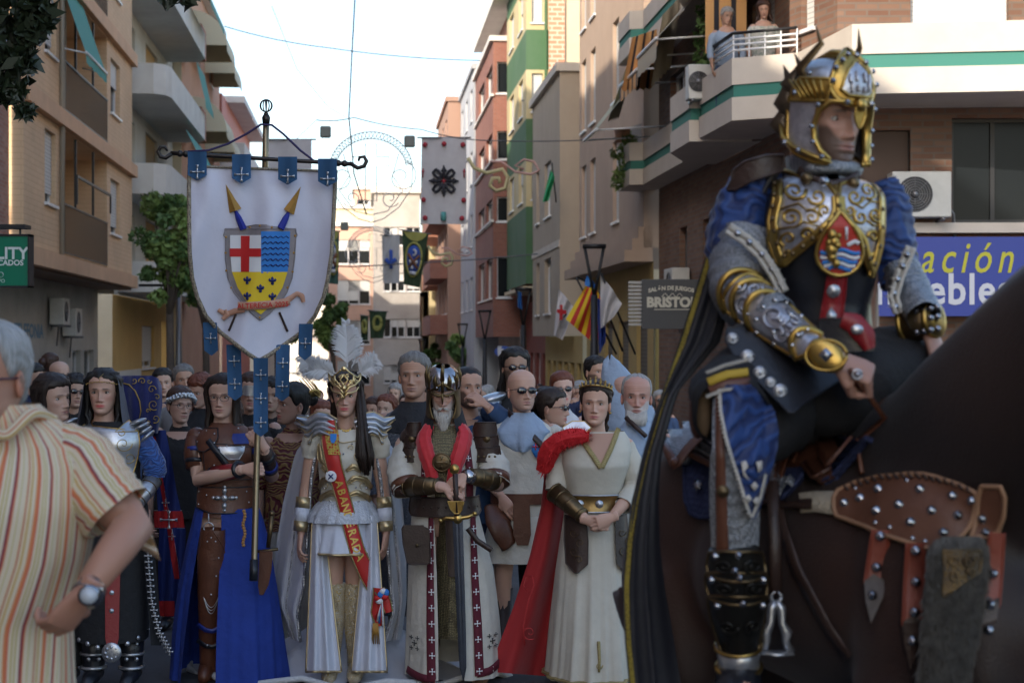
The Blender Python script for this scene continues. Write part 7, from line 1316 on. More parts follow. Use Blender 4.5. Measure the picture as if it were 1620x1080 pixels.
for xs in ((891, 930), (970, 1005)):
    g = MB(); x0, x1 = xs; tf = lambda a, b, off=0: fs(a, b, .015+off); g.patch([(812, x0+2, x1-5), (850, x0+1, x1-2), (885, x0+3, x1-3), (898, (x0+x1)/2-3, (x0+x1)/2+1)], tf, .01, .008, 8, 0, 3, .004, 0); [scroll(g, spiral((x0+x1)/2+dx, 838+dy, 7, 1.2, a0), tf, .003, .014, 1) for dx, dy, a0 in ((-5, 0, 0), (6, 14, 2), (-4, 28, 1), (3, 40, 3))]; P.kid(g, 'leather_tasset', [LEAD, BRZ])
g = MB(); a = P.p(878, 778, -.06); b = P.p(922, 816, -.22); g.tube([a, a.lerp(b, .5), b], [.058, .052, .04], 18); [g.tube([a.lerp(b, t), a.lerp(b, t+.04)], [.062-.018*t, .061-.018*t], 18) for t in (0, .25, .55, .94)]; P.kid(g, 'vambrace', BRZ)
g = MB(); tubef(g, [P.p(986, 704, .02), P.p(1000, 740, .01), P.p(1003, 772, .0), P.p(985, 800, -.12)], [.062, .066, .062, .058], 18, 16, .05, 5); tubef(g, [P.p(895, 710, .02), P.p(884, 745, .0), P.p(880, 776, -.03)], [.062, .066, .06], 18, 12, .05, 5, 2); P.kid(g, 'sleeve', gw)
scp = mat('scarlet_cape', (.36, .01, .012), .75, bump=(8, .3, .02), var=(2.5, (.28, .008, .01), .3), sheen=.3); g = MB(); G = []
tr = [(868, 700), (862, 740), (856, 800), (838, 880), (812, 960), (783, 1035), (776, 1062)]; ir_ = [(930, 690), (920, 740), (905, 800), (898, 880), (890, 960), (884, 1035), (882, 1070)]; X = np.linspace(0, 1, 7)
for t in np.linspace(0, 1, 34):
    o_ = [np.interp(t, X, [q_[k] for q_ in tr]) for k in (0, 1)]; i_ = [np.interp(t, X, [q_[k] for q_ in ir_]) for k in (0, 1)]; G.append([P.p(o_[0]*(1-s_)+i_[0]*s_, o_[1]*(1-s_)+i_[1]*s_, .06+.16*s_+.045*(.2+t)*sin(s_*9+t*2.2)) for s_ in np.linspace(0, 1, 26)])
g.grid(G); o = P.kid(g, 'cape', scp); cfn = lambda a, b, off=0: P.p(a, b, .02-off)
g = MB(); scroll(g, [(830, 1020), (828, 990), (836, 950), (845, 925), (842, 910), (832, 912), (828, 925), (836, 935)], cfn, .008, .0); scroll(g, spiral(838, 1000, 12, 1.3, 1), cfn, .006, .0); P.kid(g, 'embroidery', mat('red_embroidery', (.46, .03, .03), .6), o)
g = MB(); rng = np.random.RandomState(3); ctr = [P.p(861, 742, -.02), P.p(868, 715, -.07), P.p(885, 697, -.11), P.p(908, 690, -.13), P.p(930, 690, -.12)]; tubef(g, ctr, [.045, .055, .05, .045, .03], 16, 20, .1, 5)
for i in range(2600):
    t = rng.uniform(0, 3.99); j = int(t); c = ctr[j].lerp(ctr[j+1], t-j); d_ = Vector(rng.normal(size=3)).normalized(); r0 = np.interp(t, range(5), [.045, .055, .05, .045, .03])*.9; a_ = c+d_*r0; b_ = c+d_*(r0+.026)+Vector(rng.normal(size=3))*.007; s3 = d_.cross(Vector((.3, .2, 1))).normalized()*.0022; g.add([a_-s3, a_+s3, b_], [(0, 1, 2)])
P.kid(g, 'fur_collar', mat('scarlet_fur', (.55, .015, .02), .8), smooth=False); g = MB(); g.patch([(666, 905, 925), (676, 890, 935), (686, 895, 925)], lambda a, b, of: P.p(a, b, -.14-of+.03*(686-b)/20), 0, .01, 6, 0, 3, .003, 1); P.kid(g, 'shoulder_plate', [SILV, GOLD])
# ================================================================ SECOND ROW
def second(px, d, top, label, sk, sc, yaw, pitch, hairm, hairf, **kw):
    P = Person(px, d, top, label); P.sk = sk; P.torso(w=1.05); P.head(scale=sc, yaw=yaw, pitch=pitch, sk=sk, nu=72, nz=86, **kw); return P
W = lambda P, sh, w_: Loft([(P.H*.5, -.19*w_, .19*w_, .14, .02), (P.H*.62, -.18*w_, .18*w_, .13, .02), (sh-.13, -.205*w_, .205*w_, .14, .01), (sh-.05, -.215*w_, .215*w_, .115, .015), (sh-.01, -.2*w_, .2*w_, .1, .02), (sh+.02, -.15*w_, .15*w_, .08, .022), (sh+.05, -.1, .1, .068, .025), (sh+.075, -.06, .06, .058, .03)], (.01, .04, 6, 1), 48)
def cowl(P, sh, m, name='scarf'):
    g = MB(); Loft([(sh-.15, -.06, .06, .155, .0), (sh-.1, -.15, .15, .16, .005), (sh-.03, -.19, .19, .14, .01), (sh+.03, -.13, .13, .11, .015), (sh+.07, -.085, .085, .09, .02), (sh+.09, -.07, .07, .075, .02)], (.04, .1, 5, P.X), 56).add(g, 16); return P.kid(g, name, m)
# bald man, white tunic
P = second(826, 10.75, 584, 'bald man in wraparound sunglasses, white sleeveless tunic and pale blue scarf', (.4, .22, .15), 1.12, .3, -.05, None, None, beard=(.2, .12, .09), bstr=.35, jaw=1.1, browt=.5, lip=(.3, .12, .1)); sh = P.hc.z-.225
P.arm((-.19, .02, sh-.03), (-.26, .02, sh-.3), (-.13, -.12, sh-.43), side='R', hand='relax', hd=(.5, -.3, -.75), palm=(.3, 1, 0)); P.arm((.19, .02, sh-.03), (.27, .02, sh-.3), (.27, -.06, sh-.55), side='L', palm=(-1, 0, 0))
for s_ in (-1, 1): P.leg((s_*.1, .02, P.H*.5), (s_*.12, 0, P.H*.28), (s_*.12, .03, .1))
P.build(); P.shades(glassm, small=1.1); L2 = W(P, sh, 1.); fb = lambda a, b, off=0: L2.front(P.x(a), P.z(b), off)
g = MB(); L2.add(g, 24); Loft([(.62, -.26, .26, .2, .02), (P.H*.5, -.2, .2, .15, .02)], (.01, .06, 8, 2), 60).add(g, 14); [g.ell((s_*.2, .015, sh-.05), (.06, .06, .065)) for s_ in (-1, 1)]; P.kid(g, 'tunic', C_WHITE)
cowl(P, sh, C_LB)
g = MB(); ribbon(g, [(800, 648), (822, 668), (845, 690), (866, 712)], 9, fb, .03); P.kid(g, 'strap', LEAD)
g = MB(); g.poly([(842, 702), (850, 697), (858, 700), (862, 712), (856, 726), (846, 720), (840, 710)], fb, .02, .004); o = P.kid(g, 'crest', bluc); g = MB(); [g.poly(cross_pat(x, y, 5, .3), fb, .026, .003) for x, y in ((847, 704), (856, 713))]; P.kid(g, 'red_cross', redc, o)
g = MB(); Loft([(P.z(795), -.2, .2, .155, .02), (P.z(778), -.2, .2, .155, .02)], n=40).add(g, 2); tubef(g, [P.p(778, 800, -.1), P.p(790, 830, -.17), P.p(806, 862, -.15)], [.05, .09, .07], 16, 10, .04, 4, cap=True, sq=.5); g.patch([(795, 812, 838), (845, 812, 840), (862, 818, 836)], lambda a, b, of: P.p(a, b, -.17-of), .01, .03, 6); P.kid(g, 'leather_belt_bag', LEA)
for s_ in (-1, 1): g = MB(); g.tube([(s_*.12, .02, .45), (s_*.12, .03, .1), (s_*.12, -.05, .05), (s_*.12, -.17, .03)], [.065, .055, .05, .03], 12, up=(0, 1, 0)); P.kid(g, 'boot', LEAD)
# grey haired man behind knight
P = second(655, 10.7, 558, 'tanned grey haired man in dark mail hood, standing behind the white and gold costume', (.33, .17, .105), 1.2, -.12, -.03, None, None, wr=1., jaw=1.08, brow=(.12, .1, .09), lip=(.22, .1, .08)); sh = P.hc.z-.25
for s_, sd in ((-1, 'R'), (1, 'L')): P.arm((s_*.19, .02, sh-.03), (s_*.25, .03, sh-.3), (s_*.24, -.05, sh-.55), side=sd, palm=(-s_, 0, 0)); P.leg((s_*.1, .02, P.H*.5), (s_*.12, 0, P.H*.28), (s_*.12, .03, .1))
P.build(); P.hair(H_SALT, lambda h: hair_cap(h, .013, front=.072, temple=.05, side=.0, seed=5, rough=.006)); g = MB(); L2 = W(P, sh, 1.05); L2.add(g, 24); Loft([(.3, -.24, .24, .18, .02), (P.H*.5, -.2, .2, .15, .02)], (.01, .05, 8, 2), 60).add(g, 14)
for s_ in (-1, 1): tubef(g, [(s_*.16, .02, sh-.03), (s_*.22, .02, sh-.09), (s_*.25, .03, sh-.3), (s_*.24, -.03, sh-.5)], [.05, .068, .06, .05], 14, 14, .05)
P.kid(g, 'tunic', mat('grey_mail_cloth', (.09, .1, .12), .6, .3, kind=('mail', 120, (.2, .21, .24)))); g = MB(); Loft([(sh-.1, -.2, .2, .15, .01), (sh-.0, -.17, .17, .12, .015), (sh+.06, -.1, .1, .1, .02), (sh+.09, -.085, .085, .09, .02)], (.0, .06, 5, 1), 40).add(g, 10); P.kid(g, 'hood', cloth('black_cowl', (.02, .02, .024))); g = MB(); g.ell((-.19, -.03, sh-.06), (.07, .08, .05)); P.kid(g, 'blue_pad', cloth('electric_blue', (.02, .05, .4)))
# man with phone hand
P = simple(741, 10.95, 580, 'dark bearded man raising a hand to his ear behind the helmeted knight', H_BLK, (.32, .17, .11), mat('steel_blue_cloth', (.025, .06, .14), .8, bump=(14, .3, .02)), C_NAVY, hyaw=.35, pitch=-.05, sc=1.14, style='crop', beard=(.03, .02, .015), bstr=.9 if 0 else .8, group=None, arms=True, nu=66, nz=80)
g = MB(); P.body = g; P.arm(P.p(780, 655, -.02), P.p(795, 668, -.14), P.p(768, 640, -.2), side='L', hand='half', hd=(-.75, 0, .6), palm=(-.3, .6, -.6)); P.kid(g, 'raised_arm', skin_m); g = MB(); tubef(g, [P.p(772, 650, .0), P.p(796, 664, -.13), P.p(778, 646, -.18)], [.06, .065, .05], 14, 12, .08, 5, cap=True); P.kid(g, 'sleeve', MATS['steel_blue_cloth'])
# long haired man with sunglasses and silver shoulders
P = simple(815, 11.6, 550, 'dark haired man in sunglasses with silver shoulder plates behind the bald man', H_BLK, (.3, .17, .11), C_BLACK, C_BLACK, hyaw=.15, sc=1.1, style='bun', shades=1, beard=(.05, .035, .025), group=None, nu=66, nz=80); P.hair(H_BLK, lambda h: locks(h, 20, .12, 1.6, seed=3, back_only=False))
for s_, px in ((-1, 775), (1, 862)): g = MB(); [g.ell(P.p(px+s_*k*5, 632+k*11, -.05-.01*k), (.12-.01*k, .11, .04), Matrix.Rotation(s_*.35, 3, 'Y'), 16, 8) for k in range(3)]; P.kid(g, 'silver_pauldron', SILV)
P = simple(890, 13.2, 588, 'auburn haired woman in sunglasses and red lipstick, with a white top', H_RED, (.45, .27, .2), C_SHIRT, C_BLACK, male=False, hyaw=.1, sc=1.1, style='bun', shades=1, lip=(.45, .02, .03), group=None)
P = simple(874, 11.4, 614, 'dark haired woman in profile with sunglasses, just left of the tiara woman', H_DRK, (.34, .19, .13), C_BLACK, C_BLACK, male=False, hyaw=1.25, sc=1.08, style='bun', shades=1, lip=(.35, .03, .03), group=None)
P = simple(943, 14.5, 564, 'smiling dark haired bearded man left of the pale pointed hood', H_BLK, (.36, .2, .13), C_NAVY, C_NAVY, hyaw=.55, pitch=-.05, sc=1.12, beard=(.06, .04, .03), group=None)
# pointed hood
P = simple(985, 11.8, 592, 'person under a tall pointed pale blue hood, back turned', None, (.38, .2, .14), C_LB, C_LB, hyaw=pi, group=None, nu=40, nz=40); g = MB(); G = []
for t in np.linspace(0, 1, 14): c = np.array([P.x(1000-34*t**1.3), .02, 0]); z_ = P.z(690-125*t); r = (.2*(1-t)**.55+.012)*(1 if t > .1 else .9+t); G.append([Vector((c[0]+r*cos(a)*1.05, c[1]+r*.8*sin(a), z_+.02*sin(a*3+t*5))) for a in np.linspace(0, 2*pi, 24, endpoint=False)])
g.grid(G, None, True); P.kid(g, 'hood', C_LB)
P = simple(1007, 10.25, 592, 'balding man with white beard and pale blue collar at the edge of the black cape', H_GRY, (.42, .21, .15), C_WHITE, C_WHITE, hyaw=-.05, sc=1.14, style='fringe', beard=(.42, .4, .38), group=None, nu=72, nz=88, wr=.8, blush=.7)
g = MB(); rng = np.random.RandomState(8); h = MB()
for i in range(130): a = rng.uniform(-1.1, 1.1); x_, y_ = head_base(np.array([a]), np.array([-.1+.03*abs(a)]), 1.05); x_, y_ = float(x_[0]), float(y_[0]); h.tube([(x_*.97, y_, -.085+.02*abs(a)), (x_*1.03, y_-.01, -.11), (x_*.9, y_-.008, -.14-.01*rng.rand())], [.005, .005, .001], 4)
P.put(g, h); P.kid(g, 'beard', H_WHT); cowl(P, P.hc.z-.235, C_LB); g = MB(); g.tube([P.p(990, 660, -.08), P.p(1022, 690, -.16)], [.015, .015], 6); P.kid(g, 'strap', LEAD)
# left side second row
P = simple(84, 9.9, 592, 'young woman in profile with long dark hair beside the veiled woman', H_DRK, (.42, .25, .18), C_BLACK, C_BLACK, male=False, hyaw=1.0, sc=1.14, style='long', group=None, nu=72, nz=86)
P = simple(285, 12.1, 612, 'woman with a silver leaf diadem behind the banner bearer', H_BRN, (.36, .21, .15), C_BLACK, C_BLACK, male=False, hyaw=.55, sc=1.08, style='bun', group=None, specs=True, nu=60, nz=70)
h = MB(); [h.ell((.093*sin(a), .0-.106*cos(a), .045+.02*cos(a*2)+.012*(k % 2)), (.012, .006, .018), Matrix.Rotation(k*1.3, 3, 'Y'), 6, 4) for k, a in enumerate(np.linspace(-1.5, 1.5, 26))]; g = MB(); P.put(g, h); P.kid(g, 'diadem', SILV)
P = simple(397, 11.6, 590, 'woman in silver mask partly hidden by the blue pennants', H_BRN, (.36, .2, .14), C_BLACK, C_BLACK, male=False, hyaw=.1, sc=1.08, style='bun', group=None, lip=(.3, .08, .07)); h = MB(); h.patch([(.045, -.04, .04), (.02, -.06, .06), (-.005, -.058, .058), (-.02, -.035, .035)], lambda a, b, off: Vector((a, -.1-off+6*a*a, b)), .008, .004, 10, 0, 3); g = MB(); P.put(g, h); P.kid(g, 'mask', SILV)
P = simple(463, 10.9, 606, 'woman in profile with gilded fan headpiece and maroon bodice behind the feathered crown', H_BLK, (.36, .2, .14), mat('maroon_brocade', (.1, .012, .02), .6, kind=('brocade', 14, (.25, .15, .05), .2)), C_WHITE, male=False, hyaw=-1.0, sc=1.1, style='bun', group=None, lip=(.35, .05, .05), nu=60, nz=70)
g = MB(); [g.tube([P.hw((.02, .06, .03)), P.hw((.02+.06*sin(a), .1+.06*cos(a), .04+.05*sin(a))), P.p(480+26*sin(a*.8)*1.0, 632-34*cos(a*.8), .03)], [.012, .008, .003], 6) for a in np.linspace(-1.6, 1.9, 15)]; P.kid(g, 'gilded_fan', GOLD)
for s_, px in ((1, 492),): g = MB(); [g.ell(P.p(px-4*k, 664+k*5, -.08), (.1-.01*k, .08, .022), Matrix.Rotation(.3, 3, 'Y'), 14, 8) for k in range(3)]; P.kid(g, 'pauldron', SILV)
simple(430, 12.4, 598, 'dark clothed person behind the blue pennants', H_BLK, (.3, .17, .11), C_BLACK, C_BLACK, style='bob', group=None); simple(318, 13.2, 592, 'brown haired woman looking down behind the diadem woman', H_RED, (.36, .2, .14), C_BLACK, C_BLACK, male=False, hyaw=-.6, pitch=.3, style='bob', group=None); simple(258, 14.8, 583, 'young dark haired man behind the navy hood banner', H_BLK, (.38, .22, .15), C_NAVY, C_NAVY, hyaw=.2, group=None); simple(291, 14.2, 577, 'grey haired tanned man left of the tree trunk', H_SALT, (.3, .16, .1), C_GREY, C_GREY, hyaw=.3, group=None)
simple(95, 15, 571, 'bald man in sunglasses over the dark haired girl', None, (.4, .23, .16), C_NAVY, C_NAVY, hyaw=.8, shades=1, style='crop', group=None); simple(119, 12.6, 592, 'man in black with sunglasses left of the veiled woman', H_BLK, (.33, .19, .13), C_BLACK, C_BLACK, hyaw=.5, shades=1, group=None); simple(80, 19, 559, 'woman in white shirt with a red flower in brown hair, far left', H_BRN, (.36, .2, .14), C_SHIRT, C_GREY, male=False, hyaw=2.6, style='bun', group=None); simple(54, 15.5, 575, 'dark haired person in navy looking right at the far left', H_BLK, (.33, .18, .12), C_NAVY, C_NAVY, hyaw=1.1, group=None)
# far crowd
tops = [C_NAVY, C_BLACK, C_GREY, C_SHIRT, C_RED, C_BEIGE, C_DENIM, C_LB, C_WHITE]; hrs = [H_BLK, H_BRN, H_DRK, H_GRY, H_RED]; rng = random.Random(5); sides = 0
cw = {id(C_NAVY): 'navy', id(C_BLACK): 'black', id(C_GREY): 'grey', id(C_SHIRT): 'white', id(C_RED): 'red', id(C_BEIGE): 'beige', id(C_DENIM): 'denim blue', id(C_LB): 'pale blue', id(C_WHITE): 'cream'}; hcn = ['black', 'brown', 'dark', 'grey', 'auburn']
spots = [(x+rng.uniform(-5, 5), rng.uniform(16, 24)) for x in (232, 340, 372, 505, 622, 640, 672, 700, 722, 768, 905, 912, 958, 965, 1025, 1040, 150, 180, 215, 770, 690)]+[(rng.uniform(300, 1040), rng.uniform(24, 48)) for _ in range(26)]+[(x+rng.uniform(-6, 6), rng.uniform(13.5, 17)) for x in (222, 355, 372, 448, 512, 590, 612, 705, 765, 858, 915, 968)]
seen = set(); lms = [(160, 'behind the veiled woman'), (225, 'behind the navy banner'), (350, 'behind the banner bearer'), (430, 'behind the blue pennants'), (547, 'behind the feathered crown'), (620, 'beside the tall grey haired man'), (700, 'behind the winged helmet'), (760, 'right of the winged helmet'), (826, 'behind the bald man'), (890, 'behind the auburn haired woman'), (943, 'behind the tiara woman'), (1010, 'behind the white bearded man')]
for i, (x, d) in enumerate(spots):
    ht = rng.uniform(1.58, 1.78); top = 540+(CZ-(gz(d)+ht))/d*F; t_ = rng.choice(tops); hi = rng.randrange(5); male = rng.random() < .55; hy_ = rng.uniform(-.9, .9); st = rng.choice(['short', 'crop'] if male else ['bob', 'long', 'bun'])
    while True:
        t_ = rng.choice(tops); hi = rng.randrange(5); lm_ = min(lms, key=lambda q_: abs(q_[0]-x))[1]; k_ = (hi, id(t_), lm_, d > 20, male)
        if k_ not in seen: seen.add(k_); break
        d += .7
    top = 540+(CZ-(gz(d)+ht))/d*F
    simple(int(x), d, top, '%s haired %s in %s %s %s' % (hcn[hi], 'man' if male else 'woman', cw[id(t_)], 'far back' if d > 20 else 'a few rows back', lm_), hrs[hi], rng.choice([(.4, .23, .16), (.33, .18, .12), (.45, .28, .2)]), t_, rng.choice([C_NAVY, C_BLACK, C_DENIM, C_BEIGE]), male=male, style=st, hyaw=hy_, nu=28, nz=34, shades=1 if i % 5 == 0 else None)
# people on the balcony
for px, top, lab, hm, tm, male, yw in ((1150, 12, 'grey haired man in pale blue shirt leaning on the balcony rail', H_GRY, C_LB, True, .3), (1208, 1, 'brown haired woman in floral white blouse at the balcony rail', H_BRN, mat('floral_blouse', (.6, .56, .5), .8, var=(22, (.25, .3, .25), .12)), False, -.1)):
    dq = 26.1 if male else 25.3; P = simple(px, dq, top, lab, hm, (.38, .21, .14), tm, C_DENIM, male=male, hyaw=yw, pitch=.25, style='short' if male else 'bob', sc=1.12, group=None, dz=CZ+(540-top)/F*dq-1.66-gz(dq))
# a few cars far down the street
for px, d, c, lab in ((633, 60, (.5, .5, .52), 'silver parked car at the far left kerb behind the crowd'),):
    b = Vector(((px-810)/F*d, d, gz(d))); o = empty('parked_car', b, 0, lab, 'car'); mb = MB(); prof = [(-2.1, .35, .55), (-1.9, .7, .8), (-1.2, .85, .85), (-.7, 1.35, .75), (.8, 1.4, .72), (1.5, .95, .82), (2.1, .8, .75), (2.15, .35, .6)]
    mb.grid([[(-w_, y, .3), (-w_*1.0, y, h*.65), (-w_*.85, y, h), (w_*.85, y, h), (w_, y, h*.65), (w_, y, .3)] for y, h, w_ in prof]); mb.build('body', mat('car_paint', c, .25, .6), o, smooth=False); mb = MB(); mb.patch([(.9, -.66, .66), (1.28, -.56, .56)], lambda a, z_, of: Vector((a, -1.25+(z_-.9)*1.1-of, z_)), .01, .01, 4); mb.build('windscreen', darkglass, o, smooth=False)
    for sx in (-1, 1):
        for sy in (-1.35, 1.35): mb = MB(); mb.tube([(sx*.7, sy, .32), (sx*.86, sy, .32)], .32, 18, up=(0, 0, 1)); mb.build('wheel', black_m, o)
        mb = MB(); mb.ell((sx*.58, -2.0, .62), (.16, .06, .09)); mb.build('headlight', mat('headlight', (.6, .6, .6), .1), o)
# ================================================================ NEAR LEFT SPECTATOR
P = Person(-20, 4.1, 512, 'grey haired man in striped tunic with hand on hip, close at the left edge'); P.sk = sk = (.33, .15, .09)
P.hc = None; P.torso(w=1.25, zsh=P.z(720)); P.head(scale=1.1, yaw=-.38, pitch=.05, sk=sk, wr=1., nu=96, nz=116, jaw=1.08, brow=(.2, .17, .15), beard=(.25, .17, .13), bstr=.3, lip=(.25, .1, .08), nr=.062)
P.arm(P.p(122, 735, .05), P.p(210, 832, -.02), P.p(136, 936, -.22), (.058, .05, .043, .031), 'half', 'L', hd=(-.62, .05, -.75), palm=(-.8, .6, .1), hs=1.08); P.arm(P.p(-150, 735, .05), P.p(-215, 870, .05), P.p(-200, 1010, -.05), (.055, .048, .042, .03), 'relax', 'R', palm=(1, 0, 0))
for s_ in (-1, 1): P.leg((s_*.1-.05, .04, .9), (s_*.12-.05, .02, .5), (s_*.12-.05, .04, .1))
P.build(); P.specs(mat('purple_specs', (.05, .01, .03), .3), (.027, .018), .0024)
P.hair(H_GRY, lambda h: hair_cap(h, .012, front=.085, temple=.068, side=.0, seed=77, rough=.005, nu=110, nzr=60))
st_ = [(0, (.62, .52, .36)), (.06, (.45, .12, .06)), (.1, (.62, .52, .36)), (.16, (.5, .3, .08)), (.2, (.62, .53, .38)), (.3, (.58, .2, .08)), (.37, (.55, .13, .07)), (.42, (.62, .52, .38)), (.5, (.42, .32, .08)), (.53, (.63, .55, .42)), (.58, (.42, .32, .08)), (.61, (.63, .55, .42)), (.7, (.22, .04, .06)), (.76, (.5, .14, .06)), (.8, (.62, .52, .38)), (.9, (.5, .42, .2)), (.93, (.62, .53, .4))]
stp = mat('striped_linen', (.6, .5, .35), .85, kind=('stripes', .105, st_, 0), coord='UV', bump=(6, .1)); 
Lt = Loft(rowsP(P, [(1700, -215, 165, .26, .04), (1300, -190, 140, .24, .04), (1080, -172, 112, .2, .03), (980, -165, 108, .19, .02), (880, -165, 136, .18, .02), (800, -168, 150, .18, .02), (740, -158, 150, .16, .03), (706, -128, 132, .135, .04), (680, -96, 104, .11, .045), (658, -66, 72, .095, .05), (640, -52, 50, .088, .05)]), (.0, .05, 9, 1), 120)
g = MB(); a0, a1 = -pi, pi; TT = np.linspace(-pi, pi, 141); G = []; uv = []
for z_ in np.linspace(Lt.z0, Lt.z1, 80): V_ = Lt.pt(TT, z_); k = .012*np.sin(z_*9+np.sin(TT*3)*2)*(z_ < P.z(720)); V_[:, 1] -= k; G.append(V_); uv += [(x_*.27+.02*sin(z_*7+x_*2), z_) for x_ in TT]
g.grid(G, uv); P.kid(g, 'striped_tunic', stp)
g = MB(); tubef(g, [P.p(85, 712, .05), P.p(128, 736, .03), P.p(156, 780, .0), P.p(184, 812, -.01)], [.07, .088, .09, .088], 28, 26, .04, 6, 1.3, ring=.03); P.kid(g, 'sleeve', stp)
g = MB(); g.grid([[P.p(150+t*95+s_*8, 800+t*58+s_*24, .12+.03*sin(s_*6)) for s_ in np.linspace(-.8, 1.2, 10)] for t in np.linspace(0, 1, 12)], [(s_*.1, t) for t in np.linspace(0, 1, 12) for s_ in range(10)]); P.kid(g, 'tunic_back', stp)
g = MB(); tubef(g, [P.p(-30, 655, -.1), P.p(5, 690, -.12), P.p(50, 655, -.06), P.p(84, 662, .06)], [.009, .013, .014, .012], 12, 24, .1, 4); P.kid(g, 'collar', stp)
g = MB(); a = P.p(146, 928, -.2); b = P.p(134, 943, -.23); g.tube([a, b], [.036, .036], 18); o = P.kid(g, 'watch_strap', STEEL); g = MB(); c = P.p(141, 941, -.262); n_ = Vector((.15, -1, .1)).to_track_quat('Z', 'Y').to_matrix(); g.tube([c, c+n_ @ Vector((0, 0, .01))], .024, 24); P.kid(g, 'watch_case', STEEL, o); g = MB(); g.tube([c+n_ @ Vector((0, 0, .0101)), c+n_ @ Vector((0, 0, .0115))], .019, 20); [g.box(c+n_ @ Vector((.016*cos(t), .016*sin(t), .0125)), (.002, .001, .002), None, 1) for t in np.linspace(0, 5.8, 12)]; P.kid(g, 'dial', [mat('watch_dial', (.55, .58, .62), .3), black_m], o)
g = MB()
for s_ in (-1, 1): tubef(g, [(s_*.1-.05, .04, .85), (s_*.12-.05, .02, .5), (s_*.12-.05, .04, .1)], [.12, .09, .075], 14, 14)
P.kid(g, 'trousers', C_BEIGE)
# ================================================================ HORSE AND RIDER
from mathutils.bvhtree import BVHTree
HX, HY = .86, 4.45; HG = gz(HY); horse_rz = R(-64)
hm_ = MB(); E = hm_.ell; Tb = hm_.tube
E((0, 0, 1.25), (.66, .295, .335), nu=28, nv=18); E((-.5, 0, 1.31), (.36, .285, .31)); E((-.12, 0, 1.33), (.5, .25, .27)); E((.42, 0, 1.24), (.3, .255, .36)); E((.3, 0, 1.5), (.28, .13, .22)); E((.62, 0, 1.16), (.14, .2, .22))
for s_ in (-1, 1):
    E((-.56, s_*.15, 1.14), (.24, .13, .32)); E((.45, s_*.16, 1.12), (.16, .1, .26)); E((.64, s_*.095, 1.1), (.1, .1, .14))
    Tb([(.45, s_*.17, 1.05), (.47, s_*.17, .85), (.48, s_*.165, .6), (.48, s_*.16, .5), (.47, s_*.16, .28), (.47, s_*.16, .16), (.5, s_*.16, .09), (.53, s_*.16, .02)], [.12, .1, .065, .06, .042, .046, .042, .07], 14)
    Tb([(-.55, s_*.17, 1.15), (-.46, s_*.18, .9), (-.6, s_*.17, .66), (-.74, s_*.165, .56), (-.7, s_*.16, .3), (-.66, s_*.16, .14), (-.62, s_*.16, .02)], [.19, .145, .085, .06, .046, .045, .07], 14)
Tb([(.36, 0, 1.42), (.56, 0, 1.62), (.8, 0, 1.84), (1.04, 0, 2.03), (1.18, 0, 2.1)], [(.15, .31), (.125, .27), (.1, .21), (.085, .15), (.08, .12)], 20, up=(-.6, 0, .8))
Tb([(1.12, 0, 2.11), (1.28, 0, 2.06), (1.45, 0, 1.9), (1.6, 0, 1.72), (1.64, 0, 1.67)], [(.09, .11), (.1, .13), (.075, .09), (.055, .065), (.04, .045)], 16, up=(0, 0, 1))
V, Fc = remesh(hm_, .022, 7, .5)
V += np.array([noise.noise(Vector(p)*7)*.007+noise.noise(Vector(p)*3.3)*.012 for p in V])[:, None]*(V-np.array([0, 0, 1.2]))/np.maximum(.2, np.linalg.norm(V-np.array([0, 0, 1.2]), axis=1))[:, None]
nz_ = np.array([noise.noise(Vector(p)*2.2) for p in V]); lo_ = np.clip((V[:, 2]-.55)/.25, 0, 1); base = np.array([.008, .004, .003])+np.clip(nz_+.2, 0, 1)[:, None]*np.array([.016, .006, .003]); base += (np.exp(-((V[:, 0]+.45)/.35)**2-((V[:, 2]-1.25)/.3)**2))[:, None]*np.array([.026, .010, .006])+(np.exp(-((V[:, 0]-.4)/.22)**2-((V[:, 2]-1.2)/.25)**2))[:, None]*np.array([.02, .007, .004]); C_ = base*lo_[:, None]+np.array([.006, .005, .005])*(1-lo_)[:, None]
hmat = mat('bay_coat', (.03, .012, .008), .5, kind=('vcol',), bump=(160, .35, .004), spec=.3, sheen=.1)
mb = MB(); mb.add(V, Fc, None, C_)
for s_ in (-1, 1): mb.ell((1.3, s_*.085, 2.03), (.03, .02, .025), None, 8, 6, 0, (.002, .002, .002))
horse = mb.build('horse', hmat); horse.location = (HX, HY, HG); horse.rotation_euler = (0, 0, horse_rz); tag(horse, 'dark bay horse carrying the armoured rider, facing right with a studded leather breast collar', 'horse')
HM = Matrix.Translation((HX, HY, HG)) @ Matrix.Rotation(horse_rz, 4, 'Z'); HI = HM.inverted(); HL = lambda x, y, z: HM @ Vector((x, y, z))
bvh = BVHTree.FromPolygons([HM @ Vector(p) for p in V], Fc); cam0 = Vector((0, 0, CZ))
def hs(px, py, off=0):
    d = (at(px, py, 1)-cam0).normalized(); r = bvh.ray_cast(cam0, d)
    if r[0] is None:
        q = bvh.find_nearest(at(px, py, 4.1)); p = q[0]+q[1]*off; return HI @ p
    return HI @ (r[0]+(r[1]*.6-d*.4)*off)
def hk(mb, name, m, parent=None, smooth=True): return mb.build(name, m, parent or horse, smooth)
g = MB(); rng = np.random.RandomState(3)
for i in range(160): t = rng.rand(); x, z = .5+.65*t, 1.83+.36*t; l_ = rng.uniform(.1, .2); g.tube([(x, .0, z-.04), (x+.01, .05, z-.04), (x+.02, .1+.02*rng.rand(), z-l_*.6-.04), (x+.02, .11, z-l_-.04)], [.012, .013, .01, .002], 5)
E2 = g; hk(g, 'mane', H_BLK); g = MB()
